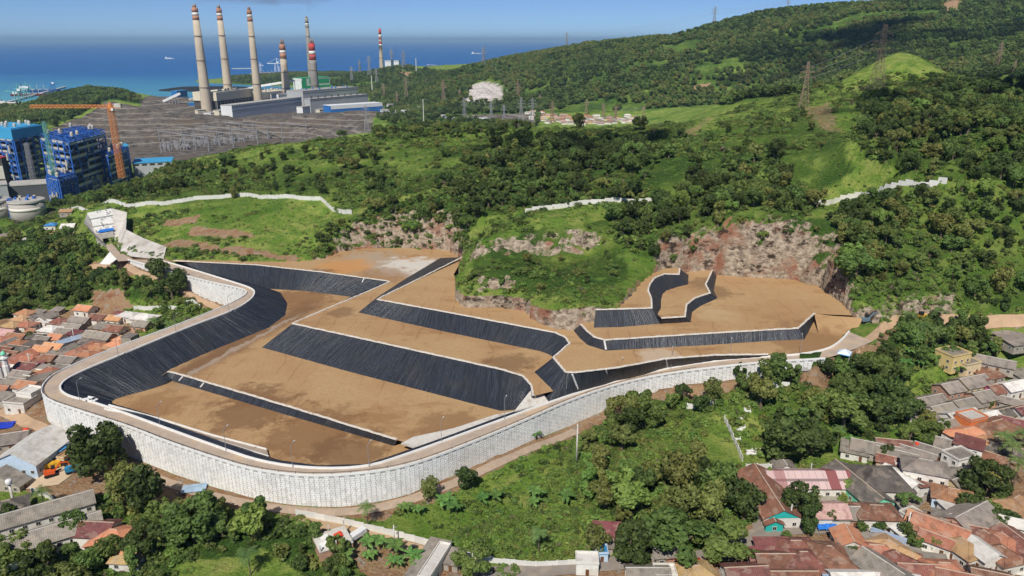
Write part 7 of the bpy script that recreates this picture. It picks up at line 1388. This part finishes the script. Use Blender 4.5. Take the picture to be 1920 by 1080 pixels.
tw = MB(); g = G(1582,672); t = thing('canopy_tent', 'small white and blue canopy tent beside the road end', 'tent', g, 0.2); MB().lathe([(3.6, 2.6), (3.4, 2.8), (0.3, 4.2)], 4).build('canopy', simple('canopy_white_blue', (214,226,234), 0.6, 0.05), t); MB().lathe([(3.7, 2.3), (3.72, 2.62)], 4).build('valance', simple('canopy_blue', (60,150,200), 0.6), t)
for k in range(4): a_ = k*math.pi/2; MB().bar((3.3*math.cos(a_), 3.3*math.sin(a_), -0.5), (3.3*math.cos(a_), 3.3*math.sin(a_), 2.6), 0.14).build('leg', WHITEP, t)
def tank(px, py, r_, L, m, label, up=False, stand=0):
    g = G(px, py); t = thing('storage_tank', label, 'tank', g, 0.5, 'tanks'); z = r_+stand
    if up: MB().lathe([(r_*0.9, 0), (r_, 0.1), (r_, L*0.85), (r_*0.5, L)], 16).build('drum', m, t, True, (0, 0, stand))
    else: o = MB().lathe([(r_*0.6, -L/2), (r_, -L/2+0.3), (r_, L/2-0.3), (r_*0.6, L/2)], 16).build('drum', m, t, True, (0, 0, z)); o.rotation_euler = (0, math.pi/2, 0)
    for x in (-1, 1):
        for y in (-1, 1): MB().bar((x*r_*0.7, y*r_*0.7, -0.5), (x*r_*0.7, y*r_*0.7, stand+0.4), 0.16).build('leg', GSTEEL, t)
tank(82,872,1.1,5,BLUEP,'blue cylindrical tank lying in the work yard'); tank(1716,850,0.7,1.5,ORNG,'red water tank on a stand between grey roofs',True,3.2); tank(1435,1064,0.9,2.0,ORNG,'red water tank beside the maroon roof',True,3.0); tank(160,932,1.0,2.0,ORNG,'red-orange tank in the dirt yard',False,0.4); tank(50,812,0.9,2.0,ORNG,'orange-red tank behind the workshop roof',False,0.4)
g = G(28,952); t = thing('water_tower', 'white water tower on a slim column behind the long grey roof', 'water tower', g); MB().lathe([(0.5, -1), (0.4, 9)], 12).build('column', CONC, t, True); MB().lathe([(0.5, 9.02), (1.0, 9.4), (1.0, 10.8), (0.8, 11)], 16).build('tank', WHITEP, t, True)
def minaret(px, py, H, label):
    g = G(px, py); t = thing('minaret', label, 'minaret', g, 0.4, 'mosque towers'); MB().lathe([(1.5, -1), (1.5, H*0.5), (1.25, H*0.52), (1.25, H*0.74)], 8).build('shaft', WHITEP, t); MB().lathe([(1.9, H*0.74+.01), (1.9, H*0.78), (1.0, H*0.78), (1.0, H*0.87)], 8).build('balcony', WHITEP, t); MB().lathe([(1.2, H*0.87+.01), (1.25, H*0.9), (0.8, H*0.95), (0.1, H)], 12).build('dome', WALLC['m'], t, True)
minaret(17,712,15,'white minaret among the left village roofs'); minaret(2,712,12,'smaller pale minaret at the left edge')
g = G(625,1030); t = thing('unfinished_house', 'unfinished brick house with bare columns and washing on its roof', 'house', g, 0.5); MB().box(0, 0, -1, 10, 9, 4.6).build('brick_wall', WALLC['p'], t); MB().box(0, 0, 3.62, 10.3, 9.3, 0.25).build('roof_slab', CONC, t)
for x in (-4.8, 0, 4.8):
    for y in (-4.3, 4.3): MB().box(x, y, 3.88, 0.35, 0.35, 2.2).build('column', CONC, t)
for k, (x, y, m) in enumerate([(-2, 1, WHITEP), (0, -1.5, WHITEP), (2, 0.5, ORNG), (1.2, -3, ORNG), (-3, -2, WHITEP)]): MB().hexa([(x-1.4, y-1.2, 4.0), (x+1.4, y-1.0, 4.0), (x+1.2, y+1.2, 4.0), (x-1.3, y+1.1, 4.0), (x-1.2, y-1.0, 4.5), (x+1.2, y-0.8, 4.3), (x+1.0, y+1.0, 4.8), (x-1.1, y+0.9, 4.4)]).build('sheeting', m, t)
GR = simple('grave_whitewash', (228,226,220), 0.8, 0.05)
for k, (a_, b_) in enumerate([(1405,846),(1412,846),(1405,851),(1412,851),(1420,846),(1420,851),(1400,766),(1402,772),(1424,754),(1386,806),(1392,802),(1383,824),(1390,784)]):
    g = G(a_, b_); t = thing('grave', 'whitewashed grave, %s one counted from the left, in the hillside cemetery' % ordn(k), 'grave', g, 0.1, 'graves in the hillside cemetery'); MB().box(0, 0, -0.4, 2.4, 1.1, 0.8).build('plinth', GR, t); MB().box(1.0, 0, 0.41, 0.2, 0.6, 0.8).build('headstone', GR, t)
def upole(px, py, H, label, m=CONC, th=0.3):
    g = G(px, py); t = thing('utility_pole', label, 'utility pole', g, 0.6, 'utility poles'); MB().lathe([(th, -1), (th*0.6, H)], 8).build('shaft', m, t, True); MB().box(0, 0, H-1.2, 2.2, 0.16, 0.16).build('crossarm', GSTEEL, t)
upole(1081,868,16,'tall two-tone utility pole in the grove before the front wall',CONC,0.4); upole(1517,905,8,'flagpole in the school yard',WHITEP,0.12); upole(1700,1000,8,'utility pole at the junction lane'); upole(1480,985,8,'utility pole beside the school gate'); upole(740,1020,7,'utility pole in the red earth plot'); upole(1745,905,8,'utility pole at the road bend'); upole(1325,1040,8,'utility pole behind the roadside trees'); upole(58,690,8,'utility pole among left village roofs'); upole(140,640,8,'second utility pole among left village roofs')
# ---- tunnel portal works
SPR = simple('sprayed_concrete', (198,192,182), 0.9, 0.14, 0.3, world=True, dirt=(158,146,132)); SPRW = simple('pale_sprayed_concrete', (222,220,212), 0.9, 0.08, 0.3, world=True)
tp = thing('tunnel_portal', 'concrete tunnel portal with stepped white headwall at the end of the road', 'tunnel portal', P(201,450,64)); L0 = tp.location
def pp(*q): return P(*q)-L0
for k in range(3):
    u0, u1 = k/3, (k+1)/3-0.03; bl, br, tl, tr = pp(180,438,69.5), pp(214,434,69.5), pp(163,401,79), pp(211,392,79); q = [bl.lerp(tl, u0), br.lerp(tr, u0), br.lerp(tr, u1), bl.lerp(tl, u1)]; q = [v+Vector((0, 0, 0.6*k)) for v in q]
    MB().hexa([v-Vector((0, 0, 1.2)) for v in q]+q).build('headwall_step', SPRW, tp)
r = random.Random(2)
for k in range(26):
    u, v = r.random(), r.random(); q = pp(180,438,69.5).lerp(pp(214,434,69.5), u).lerp(pp(163,401,79).lerp(pp(211,392,79), u), v); MB().box(q.x, q.y, q.z+0.6+0.5*v*2, 0.7, 0.7, 0.5).build('anchor_head', GSTEEL, tp)
c0 = pp(183,441,69), pp(214,437,69); fz = MB(); A, B = pp(184,460,62), pp(216,456,62); e = (B-A).normalized(); n = Vector((-e.y, e.x, 0)); W_ = (B-A).length
for u0, u1, z0, z1 in ((0, 0.33, -2, 8), (0.72, 1, -2, 8), (0.33, 0.72, 4.4, 8)): a0, a1 = A+e*W_*u0, A+e*W_*u1; fz.hexa([a0+Vector((0, 0, z0)), a1+Vector((0, 0, z0)), a1+n*8+Vector((0, 0, z0)), a0+n*8+Vector((0, 0, z0)), a0+Vector((0, 0, z1)), a1+Vector((0, 0, z1)), a1+n*8+Vector((0, 0, z1)), a0+n*8+Vector((0, 0, z1))])
fz.build('portal_frame', SPR, tp); a0, a1 = A+e*W_*0.33+n*7, A+e*W_*0.72+n*7; MB().quad(a0-Vector((0, 0, 2)), a1-Vector((0, 0, 2)), a1+Vector((0, 0, 4.5)), a0+Vector((0, 0, 4.5))).build('tunnel_shade_sheet', simple('tunnel_shade', (14,14,16), 0.95), tp)  # near-black sheet across the bore paints the shade inside the tunnel
q = [pp(183,437,70.6), pp(213,432,70.6), pp(213,428,71.6), pp(187,432,71.6)]; MB().hexa([v for v in q]+[v+Vector((0, 0, 0.5)) for v in q]).build('blue_cover', TARP, tp)
ribbon('side_slope', [pp(*q) for q in [(211,391,80),(238,398,78.5),(236,430,74.5),(268,446,72),(312,463,70.5)]], [pp(*q) for q in [(213,437,69),(216,456,64),(226,471,66),(246,481,67.3),(306,487,68)]], SPR, 5, 2.5, 0.5, tp)
ribbon('side_slope', [pp(*q) for q in [(163,401,80),(157,418,76.5),(176,441,71.5),(190,457,67)]], [pp(*q) for q in [(181,438,69),(186,447,66),(197,456,63),(205,470,63.5)]], SPR, 5, 2.5, 0.4, tp)
ribbon('tunnel_floor', [pp(*q) for q in [(196,460,63.6),(206,474,65.4),(222,490,68.05)]], [pp(*q) for q in [(210,456,63.6),(224,472,65.6),(252,488,68.05)]], ROADM, 3, 2.5, 0.0, tp); ribbon('side_slope', [pp(206,472,67), pp(219,486,67.6)], [pp(187,495,61.5), pp(205,496,63)], SPRW, 4, 2, 0.3, tp)
# ---- railings on the outer edge of the road
rl = thing('guard_rail', 'low dark guard rail along the outer edge of the front road', 'guard rail', (0, 0, 0)); seg = [p for p in resample(RO[40:112], 3.0)]
rp = MB().box(0, 0, 0.5, 0.12, 0.12, 0.9).mesh('rail_post', DKSTEEL)
for p in seg[::2]: place('rail_post', rp, rl, (p.x, p.y, p.z+0.1))
sweep('rail', [p+Vector((0, 0, 1.2)) for p in seg], 0.12, 0.16, DKSTEEL, rl)
# ---- air
hz = NT('haze_air'); hz.t.nodes.remove(hz.b); v = hz.n('VolumePrincipled', {'Color': (0.46, 0.73, 1.0, 1), 'Density': HAZE_D, 'Anisotropy': 0.0}); hz.t.links.new(v.outputs[0], hz.out.inputs[1])
if HAZE_D > 0: hb = MB().hexa([(-120000, -3000, -60), (120000, -3000, -60), (120000, 130000, -60), (-120000, 130000, -60), (-120000, -3000, 420), (120000, -3000, 420), (120000, 130000, 420), (-120000, 130000, 420)]); tag(hb.build('haze', hz.m), kind='stuff')

# ---- unseen clouds, inferred from and added for the shade on the hills
def shade_cloud(x, y, z, sx, sy, seed):
    r = random.Random(seed); b = bmesh.new()
    for k in range(46):
        a = r.uniform(0, 6.28); q = math.sqrt(r.random())*1.1; R = r.uniform(0.09, 0.26)*(1.15-0.5*q)
        bmesh.ops.create_icosphere(b, subdivisions=2, radius=1.0, matrix=Matrix.Translation((q*math.cos(a)*sx, q*math.sin(a)*sy, r.uniform(0, 18)))@Matrix.Diagonal((R*sx, R*sy, R*60, 1)))
    me = bpy.data.meshes.new('shade_cloud'); b.to_mesh(me); b.free(); t = NT('cloud_vapour'); m = t.fin((0.85, 0.86, 0.88, 1), 1.0, 0.0); tr = t.n('BsdfTransparent'); mx = t.n('MixShader', {0: 0.68, 1: t.b.outputs[0], 2: tr.outputs[0]}); t.t.links.new(mx.outputs[0], t.out.inputs[0]); me.materials.append(m)
    tag(place('shade_cloud', me, None, (x, y, z)), kind='stuff')
def cloud_over(gx, gy, gz, z, sx, sy, seed): k = (z-gz)/math.tan(SUN_EL); shade_cloud(gx+SUN_H.x*k, gy+SUN_H.y*k, z, sx, sy, seed)
cloud_over(400, 620, 150, 900, 130, 130, 1); cloud_over(70, 640, 110, 900, 90, 60, 2); cloud_over(900, 1900, 200, 1000, 420, 230, 3); cloud_over(1500, 1500, 200, 1000, 300, 300, 4)
